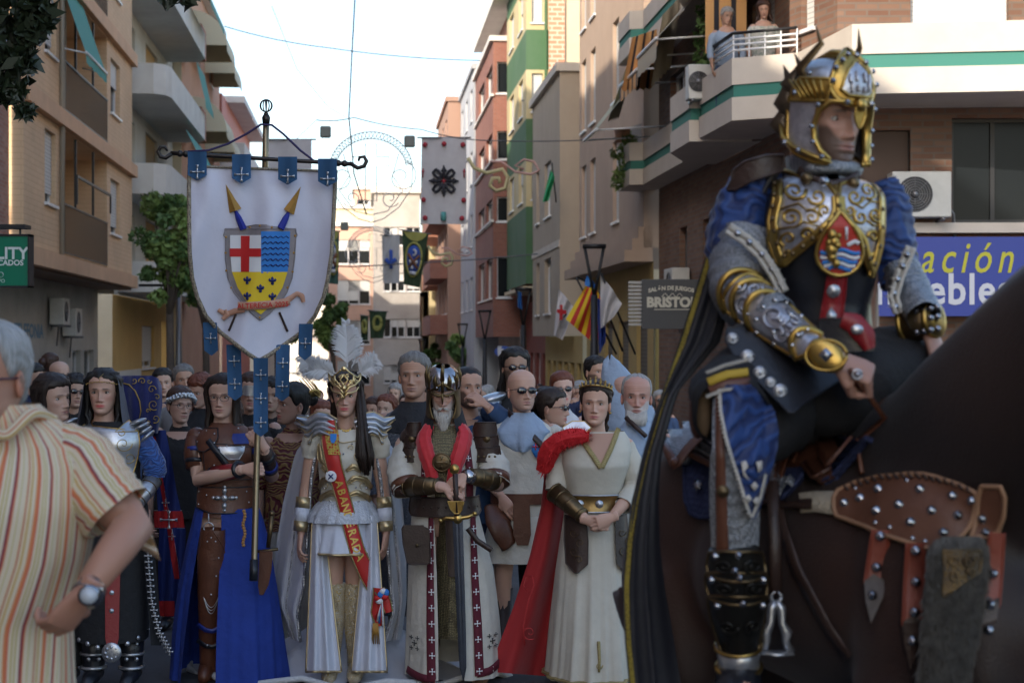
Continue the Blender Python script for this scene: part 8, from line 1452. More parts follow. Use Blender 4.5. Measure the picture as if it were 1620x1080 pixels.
for i in range(60): a, b = rng.normal(size=2)*.03; g.tube([(-.78, a*.5+.05, 1.35), (-.84, a+.1, 1.22), (-.86+b, a*1.5+.14, .95), (-.84+b, a*2+.14, .55)], [.02, .025, .02, .003], 5)
hk(g, 'tail', H_BLK); [hk((lambda m_: (m_.tube([(1.13, s_*.05, 2.18), (1.14, s_*.07, 2.25), (1.15, s_*.065, 2.31)], [.03, .028, .004], 8), m_)[1])(MB()), 'ear', hmat) for s_ in (-1, 1)]
g = MB(); [g.tube([(1.45, s_*.06, 1.9), (1.32, s_*.1, 1.93), (1.16, s_*.1, 2.15)], .012, 5) for s_ in (-1, 1)]; g.tube([(1.5+.07*cos(t)*.7, .08*sin(t), 1.8+.07*cos(t)) for t in np.linspace(0, 2*pi, 16)], .012, 5); hk(g, 'bridle', LEAD)
cof = LEA; tanl = mat('tan_saddle_leather', (.14, .055, .028), .5, bump=(40, .3, .006), var=(5, (.09, .035, .018), .3)); edgl = mat('pale_leather_edge', (.28, .15, .08), .6)
g = MB(); g.patch([(752, 1436, 1468), (756, 1394, 1488), (766, 1356, 1520), (778, 1328, 1546), (790, 1321, 1548), (806, 1322, 1544), (818, 1326, 1541), (834, 1374, 1534), (846, 1400, 1524), (856, 1430, 1512), (869, 1474, 1490)], hs, .014, .012, 30, 0, 3, .006, 1); o = hk(g, 'breast_collar', [tanl, edgl])
g = MB(); g.patch([(768, 1556, 1586), (784, 1552, 1592), (815, 1547, 1590), (840, 1540, 1580), (850, 1536, 1565)], hs, .016, .012, 8, 0, 3, .006, 1); hk(g, 'breast_collar', [tanl, edgl])
g = MB(); studs(g, [(1338, 798), (1364, 790), (1393, 776), (1390, 809), (1425, 800), (1458, 776), (1443, 827), (1476, 809), (1510, 784), (1516, 816), (1494, 843), (1555, 820), (1559, 843), (1540, 791)], hs, .0125, .014, h=1.); studs(g, [(1355, 775), (1388, 828), (1410, 835), (1445, 852), (1465, 857), (1437, 762)], hs, .006, .014); hk(g, 'stud', STEEL, o)
g = MB()
for i in range(18):
    x = 1340+i*11.5; y = np.interp(x, [1340, 1395, 1452, 1501, 1546], [774, 756, 753, 760, 776]); g.tube([hs(x-3, y-3, .018), hs(x+4, y+5, .018)], .0035, 5)
hk(g, 'lacing', LEAD, o)
g = MB(); ribbon(g, [(1268, 797), (1290, 795), (1324, 797)], [30, 32, 36], hs, .012, 0, 10); hk(g, 'fleece_strap', mat('cream_fleece', (.4, .34, .25), .9, bump=(90, .8, .01))); g = MB(); ribbon(g, [(1226, 799), (1275, 800)], 10, hs, .016, 0, 8); ribbon(g, [(1270, 800), (1290, 800)], 16, hs, .022, 0, 4); ribbon(g, [(1226, 760), (1238, 830), (1262, 900), (1310, 990), (1345, 1040)], 16, hs, .01, 0, 26); hk(g, 'girth_strap', LEAD)
for j, (pts, w_, st, tip) in enumerate((([(1393, 838), (1390, 880), (1384, 925)], 34, ((1393, 848), (1387, 897), (1380, 941)), 985), ([(1448, 858), (1448, 920), (1446, 990)], 36, ((1449, 871), (1449, 920), (1447, 968), (1444, 1013)), 1060), ([(1578, 842), (1572, 900), (1566, 960)], 30, ((1570, 907), (1566, 956), (1564, 996)), 1025))):
    dd = 3.86 if j < 2 else 3.8; sfn = lambda a, b, off=0: HI @ at(a, b, dd-off-.03*sin((b-840)/60)); x1 = pts[-1][0]; y1 = pts[-1][1]
    tp_ = bvh.ray_cast(cam0, (at(pts[0][0], pts[0][1], 1)-cam0).normalized())[0]; d0 = tp_.y if tp_ else 3.9; sfn = lambda a, b, off=0, d0=d0: HI @ at(a, b, d0-.03-off-.00012*(b-840)-.008*sin(b/25))
    g = MB(); ribbon(g, pts, [w_*.8, w_, w_*1.05], sfn, .0, 0, 14, .002, 0, 5, .008); o = hk(g, 'hanging_strap', mat('rust_leather', (.2, .04, .02), .5, bump=(50, .3, .005))); g = MB(); g.poly([(x1-w_*.5, y1-6), (x1-2, y1-18), (x1+w_*.5, y1-6), (x1+w_*.38, y1+20), (x1-6, tip), (x1-w_*.42, y1+26)], sfn, .006, .006); hk(g, 'strap_tip', LEAD, o, False); g = MB(); studs(g, st, sfn, .0125, .008, h=1.); hk(g, 'stud', STEEL, o)
fd = (bvh.ray_cast(cam0, (at(1510, 862, 1)-cam0).normalized())[0] or Vector((0, 3.85, 0))).y-.05; ff = lambda a, b, off=0: HI @ at(a, b, fd-off-.04*math.sqrt(max(0, 1-((a-1512)/52)**2))); furm = mat('grey_fur', (.15, .14, .12), .9, var=(30, (.04, .035, .03), .3))
g = MB(); g.patch([(848, 1490, 1550), (862, 1474, 1560), (900, 1470, 1558), (980, 1464, 1546), (1090, 1456, 1524)], ff, .0, .04, 10, 0, 4); fo = hk(g, 'fur_strap', furm); g = MB(); rng = np.random.RandomState(6)
for i in range(6500):
    b = rng.uniform(848, 1090); l_, r_ = np.interp(b, [848, 862, 900, 980, 1090], [1490, 1474, 1470, 1464, 1456]), np.interp(b, [848, 862, 900, 980, 1090], [1550, 1560, 1558, 1546, 1524]); a = rng.uniform(l_-3, r_+3); p0 = ff(a, b, .0); p1 = ff(a+(a-1512)*.08+rng.normal()*4, b+rng.uniform(14, 30), .015+.03*rng.rand()); w3 = Vector((.003, .0015, 0)); g.add([p0-w3, p0+w3, p1], [(0, 1, 2)])
hk(g, 'fur', furm, fo, False); g = MB(); bf = lambda a, b, off=0: ff(a, b, .03+off); g.patch([(870, 1492, 1552), (885, 1492, 1553), (905, 1494, 1550), (920, 1492, 1525), (942, 1492, 1496)], bf, .0, .01, 10, 0, 3, .003); [scroll(g, spiral(x, y, r_, 1.3, a0), bf, .005, .004) for x, y, r_, a0 in ((1508, 885, 10, 0), (1535, 887, 10, 2), (1510, 910, 9, 1), (1536, 905, 7, 3))]; hk(g, 'brass_ornament', BRZ, fo)
g = MB(); g.tube([HI @ at(1345, 585, 4.0), hs(1352, 640, .01), hs(1360, 700, .01), hs(1366, 750, .01)], .007, 6); hk(g, 'rein', LEA)
navp = mat('navy_quilt', (.012, .018, .06), .85, kind=('mail', 60, (.02, .028, .08)))
g = MB(); g.patch([(662, 1225, 1292), (700, 1220, 1284), (760, 1215, 1272), (792, 1215, 1240)], hs, .02, .02, 12, 0, 3, .006); hk(g, 'saddle_pad', navp); g = MB(); g.patch([(690, 1090, 1190), (720, 1086, 1190), (790, 1088, 1180), (812, 1096, 1170), (820, 1112, 1160)], hs, .02, .02, 12, 0, 3, .006); o = hk(g, 'saddle_pad', navp); g = MB(); [scroll(g, [(1110+8*cos(a), 770+10*sin(a)), (1110-8*cos(a), 770-10*sin(a))], lambda x, y, f: hs(x, y, .03+f), .004) for a in (0, .8, 1.6, 2.4)]; hk(g, 'pad_emblem', STEEL, o)
sad = mat('saddle_leather', (.06, .022, .012), .35, bump=(60, .25, .005)); g = MB(); g.patch([(668, 1185, 1266), (720, 1178, 1254), (770, 1182, 1242), (800, 1190, 1232)], hs, .04, .03, 14, 0, 3, .006); g.ell((0, 0, 1.52), (.3, .2, .085), None, 18, 10); g.ell((-.26, 0, 1.6), (.07, .2, .1)); g.ell((.24, 0, 1.62), (.06, .09, .09)); sdl = hk(g, 'saddle', sad)
g = MB(); ribbon(g, [(1276, 668), (1262, 705), (1248, 745), (1244, 768)], [7, 11, 14, 10], hs, .056, 0, 20, .003, 0); ribbon(g, [(1290, 672), (1276, 705), (1262, 742)], [4, 6, 6], hs, .045, 0, 16); hk(g, 'saddle_strap', LEA, sdl)
g = MB(); g.patch([(612, 1078, 1122), (640, 1050, 1128), (680, 1046, 1118), (715, 1062, 1112), (740, 1074, 1094)], hs, .05, .02, 12, 0, 3, .002); o = hk(g, 'mail_crupper', MAIL); g = MB(); cfp = [(1052, 630), (1042, 668), (1050, 700), (1066, 722), (1082, 746), (1100, 722), (1116, 705)]; ribbon(g, cfp, 12, hs, .064, 0, 30); studs(g, [(1046, 690), (1054, 712), (1082, 742)], hs, .014, .07, h=.8); hk(g, 'leather_edging', [LEA, STEEL], o)
# ---- rider
P = Person(1322, 4.42, 60, 'bearded rider in winged gold and silver helmet and blue sleeves on the bay horse'); P.sk = sk = (.33, .17, .115); P.x = lambda a: (a-810)/F*4.27-P.X; P.z = lambda b: CZ+(540-b)/F*4.27-P.g
tz = CZ+(540-191)/F*4.4-P.g+.1205*1.02; P.top = tz; P.body.tube([P.p(1318, 640, .05), P.p(1318, 560, .03), P.p(1315, 440, .0), P.p(1308, 330, .02), P.p(1305, 290, .05)], [(.13, .09), (.12, .08), (.12, .08), (.12, .07), (.06, .05)], 18, c=sk, up=(0, 1, 0))
P.head(hx=(1305-810)/F*4.4-P.X, hy=-.05, scale=1.02, topz=tz, yaw=.52, pitch=.12, sk=sk, beard=(.05, .035, .028), bstr=.85, brow=(.03, .02, .015), browt=1.5, lip=(.22, .09, .07), nu=110, nz=130, wr=.5, jaw=1.08, gaze=(.5, -.4), liner=.0011)
P.arm(P.p(1195, 310, .05), P.p(1172, 470, -.02), P.p(1318, 568, -.36), (.045, .045, .04, .03), 'grip', 'R', hd=(.85, -.1, -.35), palm=(-.25, .75, -.85), hs=1.05); P.arm(P.p(1396, 330, .05), P.p(1424, 450, .0), P.p(1470, 524, -.1), (.036, .036, .04, .03), 'grip', 'L', hd=(.3, -.2, -.9), palm=(-.3, .3, -1))
P.leg(P.p(1255, 640, .05), P.p(1166, 725, -.27), P.p(1166, 1040, -.22), (.09, .055, .05, .04)); P.leg(P.p(1370, 640, .05), P.p(1530, 700, .1), P.p(1540, 1000, .35), (.1, .07, .06, .045)); P.build()
bvs = lambda rows, **k: Loft(rowsP(P, rows), **k)
Lb = bvs([(640, 1215, 1420, .18, .03), (560, 1232, 1402, .16, .02), (480, 1238, 1396, .15, .01), (420, 1228, 1406, .165, .0), (360, 1216, 1412, .175, -.01), (310, 1222, 1408, .16, .0), (285, 1236, 1392, .13, .02), (272, 1262, 1362, .1, .03)], folds=(0, .01, 5, 1), n=72); fb = fnP(P, Lb)
g = MB(); Lb.add(g, 50); P.kid(g, 'leather_tunic', LEAB)
brs_ = mat('embossed_silver', (.62, .62, .66), .32, .75, bump=(38, .6, .006), var=(30, (.33, .33, .37), .2)); gl2 = mat('worn_gold', (.6, .4, .11), .35, 1., bump=(50, .3, .003), var=(16, (.32, .2, .06), .25))
g = MB(); ce = 1322
rowsL = [(256, 1238, 1246), (275, 1238, 1275), (290, 1234, 1312), (315, 1228, ce), (337, 1222, ce), (350, 1220, 1316), (380, 1221, 1285), (400, 1227, 1262), (418, 1235, 1244)]; rowsR = [(262, 1378, 1394), (280, 1362, 1402), (292, 1330, 1404), (315, ce, 1404), (337, ce, 1402), (350, 1328, 1400), (385, 1358, 1398), (415, 1368, 1390), (436, 1378, 1383)]
g.patch(rowsL, fb, .016, .014, 18, 0, 4, .007, 1); g.patch(rowsR, fb, .016, .014, 16, 0, 4, .007, 1)
for rw, s_ in ((rowsL, -1), (rowsR, 1)):
    out = [(a if s_ < 0 else c, b) for b, a, c in rw]; inn = [(c if s_ < 0 else a, b) for b, a, c in rw if b >= 315]
    ribbon(g, [(x-s_*5, y) for x, y in out], 10, fb, .023, 1, 40); ribbon(g, [(x+s_*6, y-3) for x, y in inn], 10, fb, .0235, 1, 36)
ribbon(g, [(1322, 292), (1322, 345)], 12, fb, .024, 1, 12)
for (a, b, r_, t, a0, sg) in ((1258, 300, 17, 1.5, 0, 1), (1290, 312, 14, 1.3, 3, -1), (1250, 345, 16, 1.5, 1, -1), (1280, 345, 13, 1.3, 4, 1), (1246, 378, 12, 1.3, 2, 1), (1272, 372, 10, 1.2, 0, -1), (1300, 335, 9, 1.2, 2, 1), (1247, 400, 7, 1.1, 1, 1), (1376, 300, 15, 1.5, 2, -1), (1350, 312, 13, 1.3, 0, 1), (1385, 340, 12, 1.4, 1, 1), (1358, 345, 13, 1.3, 4, -1), (1380, 375, 10, 1.2, 3, 1), (1384, 405, 6, 1.1, 3, 1), (1340, 335, 8, 1.2, 2, -1)): scroll(g, spiral(a, b, r_, t, a0, 34, .15, sg), fb, .0062, .018, 1, 6, .6)
for pts in ([(1236, 330), (1262, 322), (1275, 335), (1300, 325)], [(1232, 362), (1255, 360), (1268, 352), (1290, 360)], [(1398, 320), (1378, 318), (1362, 330), (1345, 322)], [(1396, 355), (1380, 358), (1368, 350)]): scroll(g, pts, fb, .0055, .018, 1, 6, .6)
o = P.kid(g, 'breastplate', [brs_, gl2]); g = MB(); ed = [(1233, 285), (1228, 305), (1224, 325), (1223, 345), (1225, 365), (1230, 385), (1240, 405), (1252, 402), (1266, 391), (1280, 379), (1293, 367), (1306, 354), (1316, 341), (1322, 327), (1322, 310), (1400, 300), (1398, 330), (1396, 360), (1392, 390), (1384, 418), (1374, 410), (1364, 392), (1352, 374), (1340, 358)]; studs(g, ed, fb, .007, .026, h=.6, ); P.kid(g, 'rivet', BRZ, o)
# teardrop shield
g = MB(); td = [(322+15, 1322, 1323), (350, 1312, 1333), (362, 1302, 1343), (375, 1294, 1351), (390, 1288, 1357), (404, 1286, 1359), (416, 1289, 1356), (427, 1297, 1349), (434, 1308, 1338), (437, 1319, 1326)]; g.patch(td, fb, .034, .01, 14, 0, 3, .006, 1); o = P.kid(g, 'shield_crest', [mat('crest_red', (.42, .03, .015), .5), gl2])
g = MB(); wl = lambda y0, sg=0: [(x, y0+3*sin((x-1290)*.14+sg)) for x in np.linspace(1291, 1354, 20)]; ribbon(g, wl(400), 6, fb, .04, 0, 20); ribbon(g, [(x, y) for x, y in wl(414, .5) if 1292 < x < 1353], 6, fb, .0402, 0, 20); ribbon(g, [(x, y) for x, y in wl(426, 1) if 1302 < x < 1343], 5, fb, .0404, 0, 16); ribbon(g, [(x, y-6) for x, y in wl(413, .2)], 5, fb, .0395, 1, 20); ribbon(g, [(x, y-7) for x, y in wl(427, .7) if 1296 < x < 1350], 5, fb, .0396, 1, 20); ribbon(g, [(1333, 390), (1345, 384), (1352, 387)], 6, fb, .039, 1, 8); scroll(g, [(1330, 362), (1331, 382)], fb, .004, .04, 1); P.kid(g, 'waves', [bluc, whtc], o)
g = MB(); [g.ell(fb(x, y, .042), (r_, .01, r_*1.2)) for x, y, r_ in ((1308, 374, .012), (1311, 384, .014), (1308, 396, .016), (1316, 390, .01), (1303, 386, .008), (1318, 376, .007), (1309, 408, .012), (1316, 418, .01))]; P.kid(g, 'gold_charge', gl2, o)
g = MB(); ribbon(g, [(1322, 432), (1319, 470), (1314, 508)], [30, 33, 36], fb, .02, 0, 20, .002, 0); P.kid(g, 'red_strap', LEAR); g = MB(); studs(g, [(1316, 461), ], fb, .018, .024, h=.4); g.poly([(1306, 507), (1306, 497), (1313, 486), (1321, 497), (1321, 507)], fb, .03, .01); P.kid(g, 'metal_boss', SILV)
# skirt plates over the thigh and saddle
def sk_(a, b, off=0): return P.p(a, b, -.18-.0012*(b-520)-.03*sin((a-1140)/60)-off)
pl = [(505, 1205, 1262), (520, 1150, 1300), (540, 1148, 1345), (560, 1160, 1352), (580, 1176, 1345), (600, 1196, 1330), (620, 1216, 1300), (640, 1236, 1270), (652, 1248, 1256)]; g = MB(); g.patch(pl, sk_, .0, .01, 20, 0, 3, .003); P.kid(g, 'leather_tasset', LEAB); g = MB()
for x, y, r_ in ((1159, 536, .016), (1183, 565, .019), (1202, 590, .0175), (1219, 605, .014), (1234, 619, .0185)): c = sk_(x, y, .004); g.ell(c, (r_, .006, r_), None, 16, 6); g.tube([c+Vector((r_*.62*cos(t), -.005, r_*.62*sin(t))) for t in np.linspace(0, 6.28, 14)], .0022, 5); g.stud(c+Vector((0, -.005, 0)), r_*.35)
P.kid(g, 'metal_boss', SILV)
kf = lambda a, b, off=0: P.p(a, b, -.2-.03*sin((a-1290)/50)-off); g = MB(); g.patch([(504, 1298, 1345), (515, 1296, 1372), (530, 1300, 1384), (548, 1312, 1386), (556, 1330, 1382)], kf, .0, .012, 10, 0, 3, .002); P.kid(g, 'leather_flap', LEAB); g = MB(); ribbon(g, [(1332, 505), (1352, 512), (1368, 530), (1376, 552)], [24, 34, 34, 18], kf, .012, 0, 16); P.kid(g, 'red_band', LEAR); g = MB(); g.ell(kf(1356, 521, .018), (.016, .006, .013), None, 14, 6); P.kid(g, 'metal_boss', SILV)
g = MB(); tubef(g, [P.p(1225, 600, .1), P.p(1260, 600, -.05), P.p(1330, 610, -.1), P.p(1420, 600, .0), P.p(1500, 660, .12)], [.12, .14, .13, .13, .1], 20, 24, .04, cap=True); tubef(g, [P.p(1262, 628, .02), P.p(1225, 655, -.16), P.p(1172, 712, -.25)], [.12, .105, .075], 20, 16, .04, cap=True); P.kid(g, 'dark_breeches', C_BLACK)
# sleeves
bro = mat('blue_brocade_velvet', (.003, .017, .09), .6, kind=('brocade', 11, (.008, .04, .17), .25), sheen=.15)
for nm, pts, rad in (('l', [(1238, 288, .06), (1206, 300, .05), (1178, 335, .03), (1166, 390, .0), (1180, 450, -.04)], [.055, .076, .082, .08, .066]), ('r', [(1388, 292, .06), (1402, 330, .05), (1412, 390, .03), (1424, 450, .0)], [.05, .062, .06, .05])): g = MB(); tubef(g, [P.p(*p_) for p_ in pts], rad, 34, 34, .05, 6, 1, ring=.05); P.kid(g, 'brocade_sleeve', bro)
for pts, rad in (([(1180, 372, -.02), (1170, 430, -.06), (1176, 470, -.1), (1235, 505, -.22)], [.074, .078, .074, .052]), ([(1425, 425, -.01), (1440, 460, -.05), (1462, 500, -.14)], [.05, .052, .044])): g = MB(); tubef(g, [P.p(*p_) for p_ in pts], rad, 30, 24, .03, 5, 2); P.kid(g, 'mail_sleeve', MAIL)
lc = mat('ivory_lace', (.5, .47, .42), .7, bump=(90, .5, .003))
for pts, w0, yo in (([(1152, 360), (1180, 378), (1205, 402), (1225, 432), (1240, 462)], 13, -.125), ([(1440, 390), (1430, 415), (1420, 440), (1412, 470), (1420, 496)], 10, -.09)):
    lf = lambda a, b, off=0: P.p(a, b, yo-.03*abs(sin(a/40))-off); g = MB(); ax, ay = ribbon(g, pts, w0, lf, .0, 0, 40, .004, 0, 3, .006)
    for k in range(1, 40, 1):
        s_ = 7 if k % 5 else 13; dx, dy = ax[min(k+1, 40)]-ax[k-1], ay[min(k+1, 40)]-ay[k-1]; n_ = math.hypot(dx, dy); nx, ny = dy/n_, -dx/n_
        if pts[0][0] > 1300: nx, ny = -nx, -ny
        g.poly([(ax[k]+dx/n_*3, ay[k]+dy/n_*3), (ax[k]+nx*s_, ay[k]+ny*s_), (ax[k]-dx/n_*3, ay[k]-dy/n_*3)], lf, .003+.0003*k, .006); g.ell(lf(ax[k]-nx*7, ay[k]-ny*7, .0), .006)
    P.kid(g, 'lace_trim', lc); g = MB(); studs(g, [(ax[k], ay[k]) for k in (5, 12, 20, 28, 36)], lf, .009, .006); P.kid(g, 'stud', STEEL)
g = MB(); fl_ = lambda a, b, off=0: P.p(a, b, .06-.13*min(1, (b-370)/190)-off+.015*sin(a/9)); g.patch([(370, 1134, 1152), (420, 1130, 1160), (470, 1134, 1185), (520, 1158, 1215), (560, 1196, 1233), (572, 1215, 1232)], fl_, .0, .01, 12, 0, 4, .004); o = P.kid(g, 'hanging_sleeve', mat('dark_satin_leather', (.03, .03, .04), .35, bump=(20, .3, .01))); g = MB(); [g.ell(fl_(np.interp(t, [0, .3, .6, 1], [1133, 1131, 1152, 1222]), np.interp(t, [0, .3, .6, 1], [372, 440, 515, 572]), .008), .006, None, 6, 5) for t in np.linspace(0, 1, 60)]; P.kid(g, 'beaded_edge', SILV, o)
# vambraces
a = P.p(1188, 478, -.14); b = P.p(1292, 560, -.33); ax_ = (b-a).normalized(); side = ax_.cross(Vector((0, -1, 0))).normalized(); fwd = side.cross(ax_).normalized(); fwd = fwd if fwd.y < 0 else -fwd; side = side if side.z > 0 else -side
def vf(u, v, off=0): # u across -1..1, v along 0..1
    r_ = .062-.022*v; return a.lerp(b, v)+side*(r_*sin(u*1.45))+fwd*((r_+off)*cos(u*1.45))
g = MB(); g.tube([a, b], [.054, .038], 20, 2); g.patch([(-.12, -.5, .55), (-.05, -.85, .9), (.2, -.95, 1), (.6, -.95, 1), (.92, -.85, .9), (1.02, -.4, .45)], vf, .0, .006, 14, 0, 4, .006, 1)
for k, v0 in enumerate((-.08, .1, .3, .93)): g.tube([vf(u, v0+.12*(1-u*u)*-1, .01) for u in np.linspace(-.95, .95, 16)], .0085, 6, 1)
for u0, v0, r_, t, a0 in ((0, .5, .34, 1.5, 0), (.35, .68, .22, 1.3, 2), (-.35, .66, .22, 1.3, 1), (.1, .82, .16, 1.2, 3), (.3, .12, .22, 1.2, 0), (-.3, .14, .22, 1.2, 2), (.0, -.02, .14, 1.1, 0)): g.tube([vf(u0+(x_)*r_*2*.5*1.6, v0+y_*r_*.5, .006) for x_, y_ in spiral(0, 0, 1, t, a0, 24, .15)], .004, 5, 0)
[g.stud(vf(u, v, .012), .007, fwd, 3) for v in (0, .16, .36, .6, .85) for u in (-.9, -.45, 0, .45, .9)]; P.kid(g, 'vambrace', [brs_, gl2, LEAD, STEEL])
g = MB(); c = P.p(1307, 562, -.40); n3 = (Vector((-.25, -1, .1))).normalized().to_track_quat('Z', 'Y').to_matrix(); g.ell(c, (.05, .036, .012), n3 @ Matrix.Rotation(-.7, 3, 'Z'), 20, 8); g.tube([c+n3 @ Vector((.048*cos(t), .036*sin(t), .004)) for t in np.linspace(0, 6.28, 24)], .004, 6); g.stud(c+n3 @ Vector((0, 0, .008)), .02, n3 @ Vector((0, 0, 1)), 1, .7, 4); P.kid(g, 'hand_plate', [gl2, STEEL]); g = MB(); g.tube([P.p(1296, 552, -.345), P.p(1304, 566, -.36)], [.042, .04], 14); P.kid(g, 'wristband', LEAD)
g = MB(); a2, b2 = P.p(1436, 512, -.06), P.p(1480, 504, -.12); g.tube([a2, a2.lerp(b2, .5), b2], [.052, .048, .042], 18); g.tube([a2, a2.lerp(b2, .12)], [.057, .055], 18, 1); g.tube([a2.lerp(b2, .88), b2], [.05, .049], 18, 1); [g.stud(a2.lerp(b2, t)+Vector((0, -.06+.01*t, .03*s_)), .008, m=2) for t in (.15, .4, .65, .9) for s_ in (-.8, .2, 1)]; P.kid(g, 'vambrace', [BRZ, gl2, STEEL])
g = MB(); rc_ = P.p(1356, 592, -.42); g.tube([rc_+Vector((.011*cos(t), 0, .011*sin(t))) for t in np.linspace(0, 6.28, 14)], .003, 6); g.ell(rc_+Vector((0, -.008, 0)), .006); P.kid(g, 'ring', SILV)
# coif, gorget, helmet
h = MB(); s0_ = np.linspace(-pi, pi, 61)
G = []
for z_, o_ in ((.1, .012), (.06, .016), (.0, .018), (-.05, .022), (-.09, .03)): th = np.linspace(.95, 2*pi-.95, 46); x_, y_ = head_base(th, np.full(46, z_), 1.1, o_); G.append([(p_, q_, z_) for p_, q_ in zip(x_, y_)])
h.grid(G); h.tube([(.075*sin(t), -.02-.06*cos(t), -.128+.01*cos(t)) for t in np.linspace(-1.4, 1.4, 14)], [.018]*14, 8); g = MB(); P.put(g, h)
Lc = bvs([(292, 1250, 1378, .13, .01), (278, 1262, 1368, .13, .01), (262, 1264, 1350, .12, .02), (236, 1262, 1346, .11, .03)], folds=(.0, .03, 5, 1), n=48); Lc.add(g, 10, th=(.35, 2*pi-.35)); Loft([(P.z(300), P.x(1262), P.x(1365), .12, .0), (P.z(268), P.x(1282), P.x(1345), .085, .02)], n=40).add(g, 6); P.kid(g, 'mail_coif', MAIL)
g = MB(); ribbon(g, [(1262, 268), (1285, 284), (1318, 292), (1345, 286), (1360, 276)], 14, lambda a_, b_, off=0: P.p(a_, b_, -.14+.0000*a_+.00002*(a_-1315)**2-off), .0, 0, 24); g.stud(P.p(1303, 287, -.155), .014, m=1, h=.8); [g.ell(P.p(x_, y_, -.13), .016, m=2) for x_, y_ in ((1276, 282), (1350, 290))]; P.kid(g, 'gorget_strap', [LEAD, STEEL, BRZ])
h = MB(); G = []
for i in range(20):
    t = i/19; z_ = .045+t*.108; rr = (1-t**2.6)**.5; G.append([(.086*rr*sin(t2), .008-.106*rr*cos(t2), z_) for t2 in s0_])
h.grid(G); hw2 = lambda th, z_, off=0: (lambda q_: Vector((q_[0], q_[1], z_)))((lambda k: ((.09+off)*sin(th)*k, .006-(.11+off)*cos(th)*k))(1 if z_ < .07 else max(.15, math.sqrt(max(.02, 1-((z_-.07)/.115)**2)))))
PW = lambda th, z_, off=0: hw2(th, z_*.76 if z_ < 0 else z_ if z_ < .05 else .05+(z_-.05)*.8, off)
# frontal crest plate, brow rim, cheek pieces
h.patch([(.2, -.08, .08), (.18, -.42, .42), (.15, -.62, .62), (.11, -.72, .72), (.075, -.74, .74), (.05, -.6, .6), (.035, -.3, .3)], PW, .008, .008, 16, 1, 3, .0075, 1); h.patch([(.165, -.06, .06), (.14, -.3, .3), (.11, -.42, .42), (.075, -.5, .5), (.058, -.3, .3)], PW, .016, .006, 12, 2, 3, .004, 1)
for s_ in (-1, 1):
    [h.tube([PW(x_, y_, .02) for x_, y_ in spiral(s_*cx, cy, rr, 1.3, a0, 20, .2, s_)], .0032, 5, 2) for cx, cy, rr, a0 in ((.25, .085, .02, 0), (.13, .115, .018, 2), (.3, .11, .016, 1), (.1, .08, .014, 3))]
    h.tube([PW(s_*x_, y_, .008) for x_, y_ in ((.0, .03), (.35, .042), (.7, .04), (.95, .015), (1.05, -.03), (1.0, -.07), (.85, -.105), (.62, -.135))], [.011, .011, .012, .013, .013, .013, .012, .01], 8, 1, sq=.6)
    h.patch([(.05, .95, 1.9) if s_ > 0 else (.05, -1.9, -.95), (.02, 1.0, 1.95) if s_ > 0 else (.02, -1.95, -1.0), (-.05, 1.05, 1.9) if s_ > 0 else (-.05, -1.9, -1.05), (-.09, .95, 1.8) if s_ > 0 else (-.09, -1.8, -.95), (-.12, .78, 1.5) if s_ > 0 else (-.12, -1.5, -.78), (-.145, .6, .95) if s_ > 0 else (-.145, -.95, -.6)], PW, .004, .005, 10, 2, 3, .006, 1)
    h.tube([PW(s_*x_, y_, .012) for x_, y_ in ((.62, -.142), (1.0, -.125), (1.5, -.1), (1.9, -.07), (2.1, -.02))], .011, 8, 1, sq=.6); h.patch([(.105, .75, 1.5) if s_ > 0 else (.105, -1.5, -.75), (.07, .75, 1.7) if s_ > 0 else (.07, -1.7, -.75), (.04, .8, 1.75) if s_ > 0 else (.04, -1.75, -.8)], PW, .01, .006, 8, 1, 3, .005, 1)
    [h.tube([PW(s_*(.85+.1*k), .045+.0*k, .016), PW(s_*(.95+.16*k), .1, .02)], .0035, 5, 1) for k in range(6)]
    [h.stud(PW(s_*x_, y_, .022), .0075, (s_*x_, -1, .2), 3, .9) for x_, y_ in ((.2, .185), (.45, .165), (.63, .14), (.68, .1), (.95, .03), (1.05, -.03), (1.0, -.08), (.8, -.125), (1.3, -.108), (1.7, -.085), (.35, .04), (1.2, .12), (1.5, .06))]
    for k, (x_, y_, z_, tx, ty, tz_, r_) in enumerate(((.068, -.01, .07, .058, -.03, .23, .013), (.074, .03, .05, .06, .04, .16, .016), (.078, .04, .0, .068, .07, .13, .022), (.08, .05, -.05, .072, .07, .06, .02))): h.tube([(s_*x_, y_, z_), (s_*(x_+.016), y_+.03, z_+(tz_-z_)*.3), (s_*(tx+.004), ty, z_+(tz_-z_)*.7), (s_*(tx+.012), ty+.02, tz_)], [(r_, .009), (r_*1.3, .009), (r_*.8, .006), (.001, .001)], 8, 4 if k == 0 else 5, up=(1, 0, 0))
h.ell(PW(0, .035, .018), (.016, .014, .018), None, 12, 8, 1); h.patch([(.03, -.13, .13), (.01, -.15, .15), (-.01, -.1, .1), (-.028, -.03, .03)], PW, .02, .006, 6, 1, 3, .003); h.tube([PW(0, z_, .006) for z_ in (.2, .185)]+[(0, .0, .162), (0, .07, .14)], [.01, .012, .012, .008], 8, 1)
g = MB(); P.put(g, h); P.kid(g, 'helmet', [SILV, gl2, brs_, STEEL, BRZ, mat('dark_feathered_metal', (.12, .09, .06), .4, .8, bump=(40, .6, .006))])
